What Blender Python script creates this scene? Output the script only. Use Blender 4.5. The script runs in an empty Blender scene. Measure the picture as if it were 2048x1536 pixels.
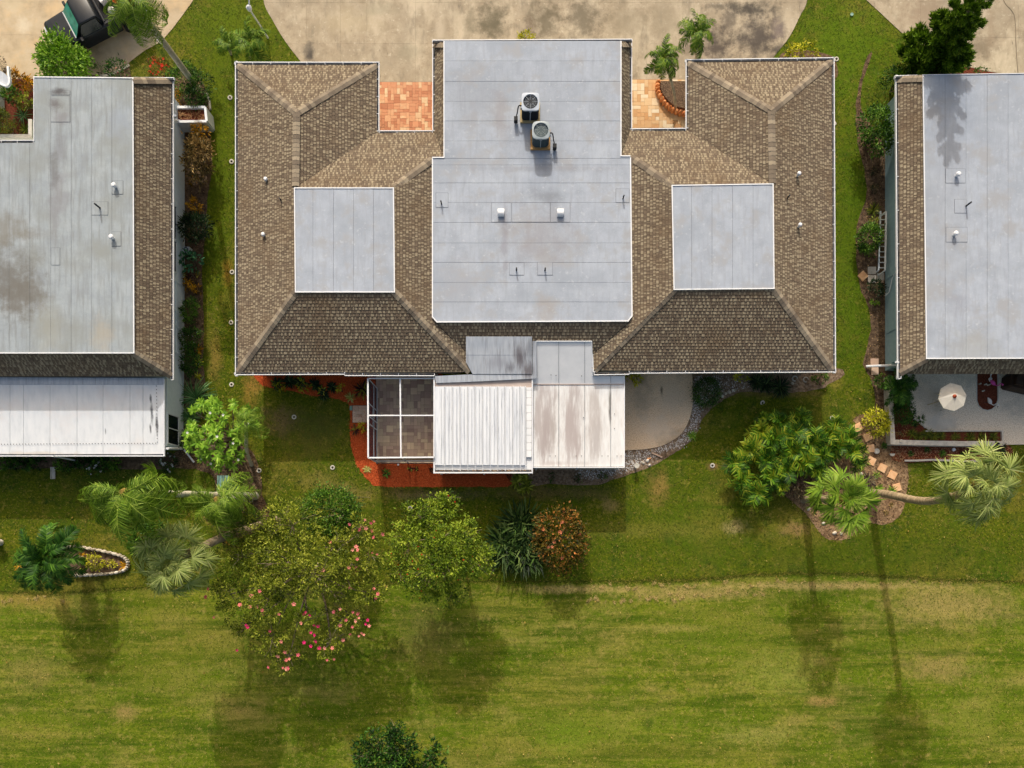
import bpy, math, random
import numpy as np
from mathutils import Vector, Matrix, Quaternion

R = math.radians
scene = bpy.context.scene
col = scene.collection
rng = np.random.default_rng(7)
random.seed(7)

# ---------------------------------------------------------------- camera, sky, sun, exposure
CAM_H = 36.0            # drone height above the lawn, metres
F = 1413.0              # focal length in photograph pixels (photo is 2048 wide)
cam_d = bpy.data.cameras.new("camera")
cam_d.sensor_width = 36.0
cam_d.lens = 36.0 * F / 2048.0
cam_d.shift_y = 307.0 / 2048.0      # the photograph is squared up: the point below the drone is under its centre
cam_d.clip_start = 0.5
cam_d.clip_end = 1500.0
cam = bpy.data.objects.new("camera", cam_d)
cam.location = (0, 0, CAM_H)
col.objects.link(cam)
scene.camera = cam

SUN_EL, SUN_AZ = R(33.5), R(-7.0)   # azimuth from +Y, towards +X
sun_vec = Vector((math.sin(SUN_AZ) * math.cos(SUN_EL), math.cos(SUN_AZ) * math.cos(SUN_EL), math.sin(SUN_EL)))
world = bpy.data.worlds.new("World")
scene.world = world
world.use_nodes = True
wn = world.node_tree
wn.nodes.clear()
sky = wn.nodes.new("ShaderNodeTexSky")
sky.sky_type = 'NISHITA'
sky.sun_disc = False
sky.sun_elevation = SUN_EL
sky.sun_rotation = SUN_AZ
sky.dust_density = 10.0
sky.air_density = 1.5
sky.ozone_density = 0.6
bg = wn.nodes.new("ShaderNodeBackground")
bg.inputs[1].default_value = 0.15
wo = wn.nodes.new("ShaderNodeOutputWorld")
wn.links.new(sky.outputs[0], bg.inputs[0])
wn.links.new(bg.outputs[0], wo.inputs[0])
sun_d = bpy.data.lights.new("sun", 'SUN')
sun_d.energy = 2.75
sun_d.angle = R(0.55)
sun_d.color = (1.0, 0.985, 0.94)
sun = bpy.data.objects.new("sun", sun_d)
sun.rotation_euler = (-sun_vec).to_track_quat('-Z', 'Y').to_euler()
sun.location = (0, 60, 60)
col.objects.link(sun)
scene.view_settings.view_transform = 'Standard'
scene.view_settings.look = 'None'
scene.view_settings.exposure = -0.08
scene.view_settings.gamma = 1.0
scene.view_settings.use_curve_mapping = False
scene.cycles.max_bounces = 6
scene.cycles.transparent_max_bounces = 12


# ---------------------------------------------------------------- helpers
def W(px, py, z=0.0):
    """the world point at height z that the photograph shows at pixel (px, py): how the survey of the place was taken"""
    s = F / (CAM_H - z)
    return Vector(((px - 1024) / s, (1075 - py) / s, z))


def W2(px, py, z=0.0):
    v = W(px, py, z)
    return (v.x, v.y)


def smooth(pts, n=6, closed=False):
    out = []
    N = len(pts)
    rngi = range(N) if closed else range(N - 1)
    for i in rngi:
        if closed:
            p0, p1, p2, p3 = pts[(i - 1) % N], pts[i], pts[(i + 1) % N], pts[(i + 2) % N]
        else:
            p0, p1, p2, p3 = pts[max(i - 1, 0)], pts[i], pts[i + 1], pts[min(i + 2, N - 1)]
        for k in range(n):
            t = k / n
            out.append(tuple(0.5 * ((2 * p1[c]) + (-p0[c] + p2[c]) * t + (2 * p0[c] - 5 * p1[c] + 4 * p2[c] - p3[c]) * t * t
                                    + (-p0[c] + 3 * p1[c] - 3 * p2[c] + p3[c]) * t ** 3) for c in range(len(p1))))
    if not closed:
        out.append(tuple(pts[-1]))
    return out


def tag(o, label=None, cat=None, group=None, kind=None):
    if label: o["label"] = label
    if cat: o["category"] = cat
    if group: o["group"] = group
    if kind: o["kind"] = kind
    return o


def empty(name, loc, label=None, cat=None, group=None, rz=0.0):
    o = bpy.data.objects.new(name, None)
    o.empty_display_size = 0.3
    o.location = loc
    o.rotation_euler = (0, 0, rz)
    col.objects.link(o)
    return tag(o, label, cat, group)


def link(name, me, parent=None, loc=None, rot=None, scale=None):
    """links mesh data; if parent is given the location is in the parent's own frame"""
    o = bpy.data.objects.new(name, me)
    if loc is not None: o.location = loc
    if rot is not None: o.rotation_euler = rot
    if scale is not None: o.scale = scale
    if parent is not None: o.parent = parent
    col.objects.link(o)
    return o


class MB:
    """collects faces into one mesh; add(...) returns nothing, build() gives the mesh"""

    def __init__(self):
        self.v, self.f, self.m, self.t = [], [], [], []
        self.n = 0

    def add(self, vs, fs, mi=0, tint=0.5):
        b = self.n
        self.v.extend([tuple(p) for p in vs])
        self.t.extend([tint] * len(vs))
        self.n += len(vs)
        for f in fs:
            self.f.append(tuple(i + b for i in f))
            self.m.append(mi)

    def box(self, c, s, rz=0.0, mi=0, tint=0.5, taper=1.0):
        x, y, z = s[0] / 2, s[1] / 2, s[2] / 2
        vs = []
        ca, sa = math.cos(rz), math.sin(rz)
        for dz, k in ((-z, 1.0), (z, taper)):
            for dx, dy in ((-x, -y), (x, -y), (x, y), (-x, y)):
                dx, dy = dx * k, dy * k
                vs.append((c[0] + dx * ca - dy * sa, c[1] + dx * sa + dy * ca, c[2] + dz))
        self.add(vs, [(3, 2, 1, 0), (4, 5, 6, 7), (0, 1, 5, 4), (1, 2, 6, 5), (2, 3, 7, 6), (3, 0, 4, 7)], mi, tint)

    def prism(self, poly, z0, z1, mi=0, tint=0.5, bottom=False, zf=None):
        """poly: list of (x, y); zf(x, y) gives the top height instead of z1"""
        n = len(poly)
        a = sum(poly[i][0] * poly[(i + 1) % n][1] - poly[(i + 1) % n][0] * poly[i][1] for i in range(n))
        if a < 0: poly = poly[::-1]
        top = [(p[0], p[1], zf(p[0], p[1]) if zf else z1) for p in poly]
        bot = [(p[0], p[1], (zf(p[0], p[1]) - (z1 - z0)) if zf else z0) for p in poly]
        fs = [tuple(range(n))] + [(n + i, n + (i + 1) % n, (i + 1) % n, i) for i in range(n)]
        if bottom: fs.append(tuple(range(2 * n - 1, n - 1, -1)))
        self.add(top + bot, fs, mi, tint)

    def bar(self, p, q, w, h, mi=0, tint=0.5):
        """rectangular bar from p to q, w across (horizontally), h high (centred)"""
        p, q = Vector(p), Vector(q)
        d = (q - p).normalized()
        up = Vector((0, 0, 1)) if abs(d.z) < 0.95 else Vector((0, 1, 0))
        s = d.cross(up).normalized() * w / 2
        u = s.cross(d).normalized() * h / 2
        vs = [p - s - u, p + s - u, p + s + u, p - s + u, q - s - u, q + s - u, q + s + u, q - s + u]
        self.add(vs, [(0, 1, 2, 3), (7, 6, 5, 4), (4, 5, 1, 0), (5, 6, 2, 1), (6, 7, 3, 2), (7, 4, 0, 3)], mi, tint)

    def tube(self, pts, rads, seg=8, mi=0, tint=0.5, cap=True):
        pts = [Vector(p) for p in pts]
        n = len(pts)
        vs, fs = [], []
        ref = None
        for i, p in enumerate(pts):
            d = (pts[min(i + 1, n - 1)] - pts[max(i - 1, 0)]).normalized()
            if ref is None:
                ref = Vector((1, 0, 0)) if abs(d.x) < 0.8 else Vector((0, 1, 0))
            a = (ref - d * ref.dot(d)).normalized()
            ref = a
            b = d.cross(a)
            r = rads[i] if hasattr(rads, '__len__') else rads
            for k in range(seg):
                an = 2 * math.pi * k / seg
                vs.append(p + a * (r * math.cos(an)) + b * (r * math.sin(an)))
        for i in range(n - 1):
            for k in range(seg):
                fs.append((i * seg + k, i * seg + (k + 1) % seg, (i + 1) * seg + (k + 1) % seg, (i + 1) * seg + k))
        if cap:
            fs.append(tuple(range(seg - 1, -1, -1)))
            fs.append(tuple((n - 1) * seg + k for k in range(seg)))
        self.add(vs, fs, mi, tint)

    def disc(self, c, r, h, seg=16, mi=0, r2=None, tint=0.5):
        r2 = r if r2 is None else r2
        vs = [(c[0] + r * math.cos(2 * math.pi * k / seg), c[1] + r * math.sin(2 * math.pi * k / seg), c[2]) for k in range(seg)]
        vs += [(c[0] + r2 * math.cos(2 * math.pi * k / seg), c[1] + r2 * math.sin(2 * math.pi * k / seg), c[2] + h) for k in range(seg)]
        fs = [tuple(range(seg - 1, -1, -1)), tuple(range(seg, 2 * seg))]
        fs += [(k, (k + 1) % seg, seg + (k + 1) % seg, seg + k) for k in range(seg)]
        self.add(vs, fs, mi, tint)

    def lathe(self, c, prof, seg=20, mi=0, tint=0.5):
        """prof: list of (radius, z)"""
        vs, fs = [], []
        for r, z in prof:
            for k in range(seg):
                vs.append((c[0] + r * math.cos(2 * math.pi * k / seg), c[1] + r * math.sin(2 * math.pi * k / seg), c[2] + z))
        for i in range(len(prof) - 1):
            for k in range(seg):
                fs.append((i * seg + k, i * seg + (k + 1) % seg, (i + 1) * seg + (k + 1) % seg, (i + 1) * seg + k))
        self.add(vs, fs, mi, tint)

    def mesh(self, name, mats, smooth_=False):
        me = bpy.data.meshes.new(name)
        me.from_pydata(self.v, [], self.f)
        for m in (mats if isinstance(mats, (list, tuple)) else [mats]):
            me.materials.append(m)
        if any(self.m): me.polygons.foreach_set("material_index", self.m)
        a = me.attributes.new("tint", 'FLOAT', 'POINT')
        a.data.foreach_set("value", self.t)
        if smooth_: me.polygons.foreach_set("use_smooth", [True] * len(me.polygons))
        me.update()
        return me

    def build(self, name, mats, parent=None, loc=None, smooth_=False, **k):
        return link(name, self.mesh(name, mats, smooth_), parent, loc, **k)


def np_mesh(name, V, Fc, tint, mat):
    me = bpy.data.meshes.new(name)
    nv, nf = len(V), len(Fc)
    k = Fc.shape[1]
    me.vertices.add(nv)
    me.vertices.foreach_set("co", np.ascontiguousarray(V, dtype=np.float32).ravel())
    me.loops.add(nf * k)
    me.loops.foreach_set("vertex_index", np.ascontiguousarray(Fc, dtype=np.int32).ravel())
    me.polygons.add(nf)
    me.polygons.foreach_set("loop_start", np.arange(0, nf * k, k, dtype=np.int32))
    me.polygons.foreach_set("loop_total", np.full(nf, k, dtype=np.int32))
    a = me.attributes.new("tint", 'FLOAT', 'POINT')
    a.data.foreach_set("value", np.ascontiguousarray(tint, dtype=np.float32))
    me.materials.append(mat)
    me.update(calc_edges=True)
    me.validate()
    return me


def clip_poly(poly, rect):
    """clips polygon (list of (x, y)) to a convex polygon rect given counter-clockwise"""
    out = poly
    n = len(rect)
    for i in range(n):
        a, b = rect[i], rect[(i + 1) % n]
        ex, ey = b[0] - a[0], b[1] - a[1]
        inp, out = out, []
        if not inp: return []
        for j in range(len(inp)):
            p, q = inp[j], inp[(j + 1) % len(inp)]
            dp = ex * (p[1] - a[1]) - ey * (p[0] - a[0])
            dq = ex * (q[1] - a[1]) - ey * (q[0] - a[0])
            if dp >= 0: out.append(p)
            if (dp >= 0) != (dq >= 0):
                t = dp / (dp - dq)
                out.append((p[0] + (q[0] - p[0]) * t, p[1] + (q[1] - p[1]) * t))
    return out


def area(poly):
    n = len(poly)
    return 0.5 * sum(poly[i][0] * poly[(i + 1) % n][1] - poly[(i + 1) % n][0] * poly[i][1] for i in range(n))


def inside(P, poly):
    """numpy point in polygon"""
    x, y = P[:, 0], P[:, 1]
    r = np.zeros(len(P), bool)
    n = len(poly)
    for i in range(n):
        x1, y1 = poly[i]
        x2, y2 = poly[(i + 1) % n]
        if y1 == y2: continue
        c = ((y1 > y) != (y2 > y)) & (x < (x2 - x1) * (y - y1) / (y2 - y1) + x1)
        r ^= c
    return r


# ---------------------------------------------------------------- materials
def lin(r, g, b):
    f = lambda c: (c / 255 / 12.92) if c <= 10 else ((c / 255 + 0.055) / 1.055) ** 2.4
    return (f(r), f(g), f(b), 1.0)


MATS = {}


def mk(name, cols, scale=4.0, detail=8.0, rough=0.85, bump=0.0, bscale=60.0, bdist=0.01, big=None, rnd=None, rv=0.2, rh=0.0,
       stretch=(1, 1, 1), spots=None, metal=0.0, spec=0.3, trans=0.0, contrast=(0.3, 0.7), alpha=None, coat=0.0, streak=None, spst=(1, 1, 1)):
    """procedural surface. cols: colours across a noise; rnd: 'tint' (per leaf / per piece attribute) or 'obj' (per object);
    big: (scale, colour, lo, hi) large soft patches; spots: stains [(x, y, rx, ry, colour, strength)] in world metres"""
    m = bpy.data.materials.new(name)
    m.use_nodes = True
    nt = m.node_tree
    nt.nodes.clear()
    N, L = nt.nodes.new, nt.links.new
    out = N("ShaderNodeOutputMaterial")
    bs = N("ShaderNodeBsdfPrincipled")
    geo = N("ShaderNodeNewGeometry")
    mp = N("ShaderNodeMapping")
    mp.inputs['Scale'].default_value = stretch
    L(geo.outputs['Position'], mp.inputs[0])
    nz = N("ShaderNodeTexNoise")
    nz.inputs['Scale'].default_value = scale
    nz.inputs['Detail'].default_value = detail
    nz.inputs['Roughness'].default_value = 0.6
    L(mp.outputs[0], nz.inputs['Vector'])
    rp = N("ShaderNodeValToRGB")
    el = rp.color_ramp.elements
    lo, hi = contrast
    el[0].position, el[0].color = lo, cols[0]
    el[1].position, el[1].color = hi, cols[-1]
    for i, c in enumerate(cols[1:-1]):
        e = el.new(lo + (hi - lo) * (i + 1) / (len(cols) - 1))
        e.color = c
    if len(cols) == 1: el[1].color = cols[0]
    if rnd == 'tintramp':
        at = N("ShaderNodeAttribute"); at.attribute_name = "tint"
        mr = N("ShaderNodeMath"); mr.operation = 'MULTIPLY_ADD'
        mr.inputs[1].default_value = 0.3; mr.inputs[2].default_value = -0.15
        L(nz.outputs[0], mr.inputs[0])
        ad = N("ShaderNodeMath"); ad.operation = 'ADD'
        L(mr.outputs[0], ad.inputs[0]); L(at.outputs['Fac'], ad.inputs[1])
        L(ad.outputs[0], rp.inputs[0])
    elif rnd == 'objramp':
        oi = N("ShaderNodeObjectInfo")
        mr = N("ShaderNodeMath"); mr.operation = 'MULTIPLY_ADD'
        mr.inputs[1].default_value = 0.35; mr.inputs[2].default_value = -0.17
        L(nz.outputs[0], mr.inputs[0])
        ad = N("ShaderNodeMath"); ad.operation = 'ADD'
        L(mr.outputs[0], ad.inputs[0]); L(oi.outputs['Random'], ad.inputs[1])
        L(ad.outputs[0], rp.inputs[0])
    else:
        L(nz.outputs[0], rp.inputs[0])
    c = rp.outputs[0]
    fine = None

    def mixc(fac, a, b, mode='MIX'):
        mx = N("ShaderNodeMix"); mx.data_type = 'RGBA'; mx.blend_type = mode
        if isinstance(fac, float): mx.inputs[0].default_value = fac
        else: L(fac, mx.inputs[0])
        for i, s in ((6, a), (7, b)):
            if isinstance(s, tuple): mx.inputs[i].default_value = s
            else: L(s, mx.inputs[i])
        return mx.outputs[2]

    for bgp in (big or []):
        sc_, cc_, lo_, hi_ = bgp[:4]
        st_ = bgp[4] if len(bgp) > 4 else (1, 1, 1)
        mp2 = N("ShaderNodeMapping"); mp2.inputs['Scale'].default_value = st_
        mp2.inputs['Location'].default_value = (sc_ * 7.3, sc_ * 3.1, 5.0)
        L(geo.outputs['Position'], mp2.inputs[0])
        n2 = N("ShaderNodeTexNoise"); n2.inputs['Scale'].default_value = sc_; n2.inputs['Detail'].default_value = 5.0
        n2.inputs['Roughness'].default_value = 0.62
        L(mp2.outputs[0], n2.inputs['Vector'])
        r2 = N("ShaderNodeMapRange"); r2.inputs[1].default_value = lo_; r2.inputs[2].default_value = hi_; r2.clamp = True
        L(n2.outputs[0], r2.inputs[0])
        c = mixc(r2.outputs[0], c, cc_)
    if spots:
        nd = N("ShaderNodeTexNoise"); nd.inputs['Scale'].default_value = 1.6; nd.inputs['Detail'].default_value = 9.0
        nd.inputs['Roughness'].default_value = 0.7
        mps = N("ShaderNodeMapping"); mps.inputs['Scale'].default_value = spst
        L(geo.outputs['Position'], mps.inputs[0]); L(mps.outputs[0], nd.inputs['Vector'])
        for (sx, sy, rx, ry, cc_, st) in spots:
            m3 = N("ShaderNodeMapping"); m3.vector_type = 'POINT'
            m3.inputs['Location'].default_value = (-sx / rx, -sy / ry, 0)
            m3.inputs['Scale'].default_value = (1 / rx, 1 / ry, 0.0)
            L(geo.outputs['Position'], m3.inputs[0])
            ln = N("ShaderNodeVectorMath"); ln.operation = 'LENGTH'
            L(m3.outputs[0], ln.inputs[0])
            ad = N("ShaderNodeMath"); ad.operation = 'MULTIPLY_ADD'
            ad.inputs[1].default_value = 2.8
            L(nd.outputs[0], ad.inputs[0]); L(ln.outputs[1], ad.inputs[2])
            r3 = N("ShaderNodeMapRange"); r3.interpolation_type = 'SMOOTHSTEP'
            r3.inputs[1].default_value = 2.75; r3.inputs[2].default_value = 1.5
            r3.inputs[3].default_value = 0.0; r3.inputs[4].default_value = st
            L(ad.outputs[0], r3.inputs[0])
            c = mixc(r3.outputs[0], c, cc_)
    if rnd:
        if rnd.startswith('tint'):
            at2 = N("ShaderNodeAttribute"); at2.attribute_name = "tint"; src = at2.outputs['Fac']
            ml = N("ShaderNodeMath"); ml.operation = 'MULTIPLY'; ml.inputs[1].default_value = 37.13
            L(src, ml.inputs[0])
            fr = N("ShaderNodeMath"); fr.operation = 'FRACT'; L(ml.outputs[0], fr.inputs[0])
            src = fr.outputs[0]
        else:
            oi2 = N("ShaderNodeObjectInfo"); src = oi2.outputs['Random']
            ml = N("ShaderNodeMath"); ml.operation = 'MULTIPLY'; ml.inputs[1].default_value = 37.13
            L(src, ml.inputs[0])
            fr = N("ShaderNodeMath"); fr.operation = 'FRACT'; L(ml.outputs[0], fr.inputs[0])
            src = fr.outputs[0]
        hs = N("ShaderNodeHueSaturation")
        vr = N("ShaderNodeMapRange"); vr.inputs[3].default_value = 1 - rv; vr.inputs[4].default_value = 1 + rv
        L(src, vr.inputs[0]); L(vr.outputs[0], hs.inputs['Value'])
        if rh:
            hr = N("ShaderNodeMapRange"); hr.inputs[3].default_value = 0.5 - rh; hr.inputs[4].default_value = 0.5 + rh
            L(src, hr.inputs[0]); L(hr.outputs[0], hs.inputs['Hue'])
        L(c, hs.inputs['Color'])
        c = hs.outputs[0]
    L(c, bs.inputs['Base Color'])
    bs.inputs['Roughness'].default_value = rough
    bs.inputs['Metallic'].default_value = metal
    bs.inputs['Specular IOR Level'].default_value = spec
    if coat: bs.inputs['Coat Weight'].default_value = coat
    if bump:
        bn = N("ShaderNodeTexNoise"); bn.inputs['Scale'].default_value = bscale; bn.inputs['Detail'].default_value = 4.0
        L(geo.outputs['Position'], bn.inputs['Vector'])
        bp = N("ShaderNodeBump"); bp.inputs['Strength'].default_value = bump; bp.inputs['Distance'].default_value = bdist
        L(bn.outputs[0], bp.inputs['Height'])
        L(bp.outputs[0], bs.inputs['Normal'])
    sh = bs.outputs[0]
    if trans:
        tr = N("ShaderNodeBsdfTranslucent"); L(c, tr.inputs[0])
        ms = N("ShaderNodeMixShader"); ms.inputs[0].default_value = trans
        L(sh, ms.inputs[1]); L(tr.outputs[0], ms.inputs[2]); sh = ms.outputs[0]
    if alpha is not None:
        tp = N("ShaderNodeBsdfTransparent")
        ms = N("ShaderNodeMixShader"); ms.inputs[0].default_value = alpha
        L(tp.outputs[0], ms.inputs[1]); L(sh, ms.inputs[2]); sh = ms.outputs[0]
    L(sh, out.inputs[0])
    MATS[name] = m
    return m


def px_spots(lst, z=0.0):
    r = []
    for (px, py, rx, ry, c, st) in lst:
        s = F / (CAM_H - z)
        v = W(px, py, z)
        r.append((v.x, v.y, rx / s, ry / s, c, st))
    return r
# ---------------------------------------------------------------- the setting: ground, lawns, drives, beds
GRASS = [lin(40, 58, 4), lin(70, 86, 10), lin(102, 108, 20), lin(150, 134, 58)]
straw = lin(176, 152, 92)
soil = lin(128, 104, 78)
lawn_spots = px_spots([
    (436, 300, 44, 300, lin(88, 106, 14), 0.75), (480, 60, 120, 90, lin(90, 108, 16), 0.8), (1690, 90, 120, 110, lin(86, 112, 14), 0.85), (1700, 480, 50, 360, lin(80, 106, 14), 0.8),
    (620, 870, 70, 60, lin(108, 100, 46), 0.6), (1720, 1110, 420, 46, lin(72, 90, 14), 0.6), (1380, 1040, 150, 110, lin(78, 98, 16), 0.5), (1560, 860, 120, 60, lin(64, 84, 14), 0.5),
    (560, 840, 42, 28, lin(128, 105, 78), 0.75), (640, 960, 40, 20, lin(140, 128, 70), 0.45), (690, 985, 50, 20, lin(140, 125, 78), 0.45),
    (1315, 975, 24, 36, lin(150, 122, 66), 0.8), (1222, 1010, 22, 18, lin(150, 130, 80), 0.7), (1468, 1056, 26, 16, lin(165, 148, 100), 0.8),
    (505, 770, 20, 45, lin(168, 128, 62), 0.7), (455, 545, 12, 30, lin(165, 120, 50), 0.6), (430, 715, 16, 50, lin(160, 128, 66), 0.55),
    (1425, 932, 12, 8, lin(150, 115, 82), 0.8), (1672, 760, 16, 22, lin(150, 135, 60), 0.6), (1590, 1058, 28, 16, lin(165, 130, 88), 0.7),
    (640, 850, 70, 40, lin(58, 82, 30), 0.45), (1300, 1060, 160, 20, lin(140, 128, 60), 0.3), (1100, 985, 160, 16, lin(118, 100, 64), 0.6),
    (870, 990, 110, 12, lin(104, 92, 76), 0.6), (250, 960, 120, 40, lin(50, 76, 24), 0.4), (1900, 1040, 100, 50, lin(88, 104, 22), 0.4),
    (800, 985, 60, 14, lin(120, 100, 60), 0.5), (1455, 785, 60, 14, lin(135, 110, 72), 0.5), (1560, 787, 90, 8, lin(140, 116, 70), 0.6),
], 0.0)
M_lawn = mk("lawn_grass", GRASS, scale=9.0, detail=10, rough=0.9, bump=0.55, bscale=26, bdist=0.05, contrast=(0.22, 0.78), spec=0.1,
            big=[(0.5, lin(72, 94, 16), 0.45, 0.70), (0.28, lin(136, 120, 52), 0.50, 0.78), (1.5, lin(52, 74, 20), 0.52, 0.72), (3.5, lin(140, 128, 60), 0.56, 0.74), (1.2, lin(60, 82, 8), 0.54, 0.76, (0.16, 2.0, 1))], spots=lawn_spots)
fair_spots = px_spots([
    (1150, 1178, 130, 9, lin(180, 158, 98), 0.8), (1380, 1186, 160, 16, lin(172, 150, 92), 0.7), (1650, 1172, 260, 9, lin(178, 156, 98), 0.75),
    (1900, 1210, 160, 50, lin(166, 146, 88), 0.65), (1880, 1335, 90, 30, lin(160, 138, 84), 0.6), (1640, 1402, 40, 12, lin(160, 130, 78), 0.7),
    (250, 1425, 34, 18, lin(158, 132, 82), 0.7), (60, 1200, 100, 22, lin(165, 138, 72), 0.6), (60, 1340, 60, 40, lin(150, 132, 76), 0.45),
    (1420, 1270, 140, 60, lin(98, 116, 26), 0.5), (1200, 1450, 200, 40, lin(120, 132, 40), 0.5), (1950, 1430, 100, 60, lin(106, 124, 28), 0.5),
    (330, 1350, 130, 60, lin(104, 116, 26), 0.5), (1297, 1447, 12, 15, lin(56, 78, 20), 0.7), (1520, 1470, 90, 22, lin(150, 146, 76), 0.5),
    (1330, 1256, 100, 8, lin(160, 148, 78), 0.6), (1780, 1290, 150, 14, lin(84, 108, 16), 0.5), (850, 1260, 60, 60, lin(140, 124, 72), 0.4),
    (1300, 1505, 140, 14, lin(82, 92, 24), 0.6), (110, 1470, 90, 9, lin(150, 138, 66), 0.4), (1130, 1480, 60, 40, lin(100, 128, 22), 0.5),
    (1560, 1350, 90, 50, lin(140, 146, 64), 0.5), (300, 1210, 80, 30, lin(104, 116, 22), 0.5), (100, 1440, 160, 14, lin(98, 116, 16), 0.5),
], -0.03)
M_fair = mk("fairway_grass", [lin(58, 80, 8), lin(90, 108, 18), lin(120, 128, 34), lin(164, 150, 76)], scale=7.0, detail=12, rough=0.9,
            bump=0.4, bscale=34, bdist=0.03, contrast=(0.24, 0.76), spec=0.1, stretch=(0.75, 1.25, 1),
            big=[(0.35, lin(90, 114, 16), 0.44, 0.66, (0.6, 1.5, 1)), (0.5, lin(150, 138, 72), 0.48, 0.72, (0.7, 1.4, 1)), (0.22, lin(126, 124, 48), 0.50, 0.66, (0.5, 1.6, 1)),
                 (0.9, lin(66, 88, 12), 0.46, 0.68, (0.3, 2.2, 1)), (3.0, lin(152, 140, 72), 0.54, 0.74), (1.3, lin(78, 100, 14), 0.55, 0.72), (1.0, lin(68, 90, 10), 0.50, 0.80, (0.14, 2.4, 1)), (1.7, lin(140, 136, 52), 0.56, 0.80, (0.2, 2.6, 1))], spots=fair_spots)
M_soil = mk("bare_soil", [lin(70, 55, 42), lin(104, 84, 64), lin(132, 110, 88)], scale=6, bump=0.6, bscale=40, bdist=0.03, rough=0.95, spec=0.1)
M_lip = mk("turf_edge_soil", [lin(50, 54, 20), lin(78, 82, 30)], scale=12, bump=0.5, rough=0.95, spec=0.1)

gnd = MB()
gnd.add([(-250, -250, -0.03), (250, -250, -0.03), (250, 250, -0.03), (-250, 250, -0.03)], [(0, 1, 2, 3)])
tag(gnd.build("ground", M_fair), kind="structure")

edge_px = smooth([(-300, 1186), (0, 1184), (110, 1184), (250, 1176), (420, 1172), (600, 1168), (800, 1164), (980, 1162), (1200, 1161), (1320, 1159),
                  (1410, 1157), (1500, 1148), (1600, 1145), (1700, 1147), (1800, 1152), (1900, 1158), (2048, 1164), (2400, 1172)], 8)
edge = [W2(x, y + random.uniform(-1.6, 1.6)) for x, y in edge_px]
lawn_poly = edge + [(120, edge[-1][1]), (120, 80), (-120, 80), (-120, edge[0][1])]
lw = MB()
n = len(lawn_poly)
lw.add([(x, y, 0.0) for x, y in lawn_poly], [tuple(range(n))], 0)
lw.add([(x, y, 0.0) for x, y in edge] + [(x + 0.0, y - 0.02, -0.03) for x, y in edge],
       [(i + len(edge), i + 1 + len(edge), i + 1, i) for i in range(len(edge) - 1)], 1)
tag(lw.build("lawn", [M_lawn, M_lip]), kind="structure")

# concrete
conc_spots = px_spots([
    (620, 108, 12, 22, lin(64, 60, 58), 0.9), (612, 98, 14, 12, lin(120, 112, 100), 0.5), (1090, 45, 36, 50, lin(98, 90, 72), 0.8),
    (1165, 40, 40, 50, lin(100, 92, 76), 0.8), (985, 45, 34, 46, lin(96, 90, 72), 0.85), (940, 40, 14, 34, lin(120, 112, 92), 0.65),
    (1060, 60, 14, 26, lin(116, 100, 84), 0.6), (1430, 90, 34, 44, lin(72, 64, 60), 0.9), (1500, 20, 54, 20, lin(60, 57, 54), 0.9),
    (1515, 75, 50, 46, lin(70, 64, 61), 0.9), (1460, 40, 18, 30, lin(96, 88, 80), 0.7), (1440, 12, 40, 7, lin(96, 90, 80), 0.7),
    (1558, 60, 16, 26, lin(110, 98, 98), 0.7), (1560, 96, 20, 14, lin(80, 74, 68), 0.7), (1380, 100, 16, 20, lin(118, 106, 92), 0.6),
    (1250, 40, 50, 40, lin(142, 130, 108), 0.6), (1330, 40, 40, 50, lin(150, 138, 116), 0.6), (1960, 95, 34, 26, lin(116, 104, 86), 0.7),
    (1850, 30, 50, 40, lin(150, 130, 110), 0.6), (820, 105, 30, 20, lin(150, 142, 120), 0.5), (700, 40, 70, 30, lin(186, 170, 140), 0.5),
    (1980, 60, 10, 60, lin(146, 128, 106), 0.5), (760, 20, 40, 14, lin(158, 150, 128), 0.5), (880, 60, 10, 30, lin(200, 186, 164), 0.5),
], 0.02)
M_conc = mk("stained_concrete", [lin(136, 123, 103), lin(168, 153, 130), lin(184, 170, 147)], scale=1.6, detail=12, rough=0.9, bump=0.25, bscale=90,
            bdist=0.006, contrast=(0.25, 0.7), spots=conc_spots, rnd='obj', rv=0.035, big=[(9, lin(132, 120, 100), 0.55, 0.8), (0.8, lin(160, 147, 126), 0.45, 0.7), (0.5, lin(194, 180, 156), 0.48, 0.66, (1.6, 0.8, 1)), (0.9, lin(134, 124, 107), 0.57, 0.76, (2.0, 0.7, 1)), (3.0, lin(100, 92, 80), 0.64, 0.76, (2.0, 0.6, 1)), (5.0, lin(196, 184, 162), 0.60, 0.72)])
M_conc2 = mk("warm_concrete", [lin(160, 142, 116), lin(188, 169, 140), lin(202, 185, 157)], scale=1.2, detail=12, rough=0.9, bump=0.25, bscale=90,
             bdist=0.006, contrast=(0.25, 0.7), rnd='obj', rv=0.03, big=[(7, lin(190, 170, 138), 0.5, 0.8), (0.6, lin(214, 184, 140), 0.5, 0.75)],
             spots=px_spots([(250, 130, 70, 24, lin(168, 150, 132), 0.8), (30, 5, 40, 30, lin(206, 190, 158), 0.4), (45, 50, 14, 18, lin(222, 210, 186), 0.6)], 0.02))
M_joint = mk("joint_dark", [lin(112, 101, 84), lin(136, 124, 104)], scale=10)


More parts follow.
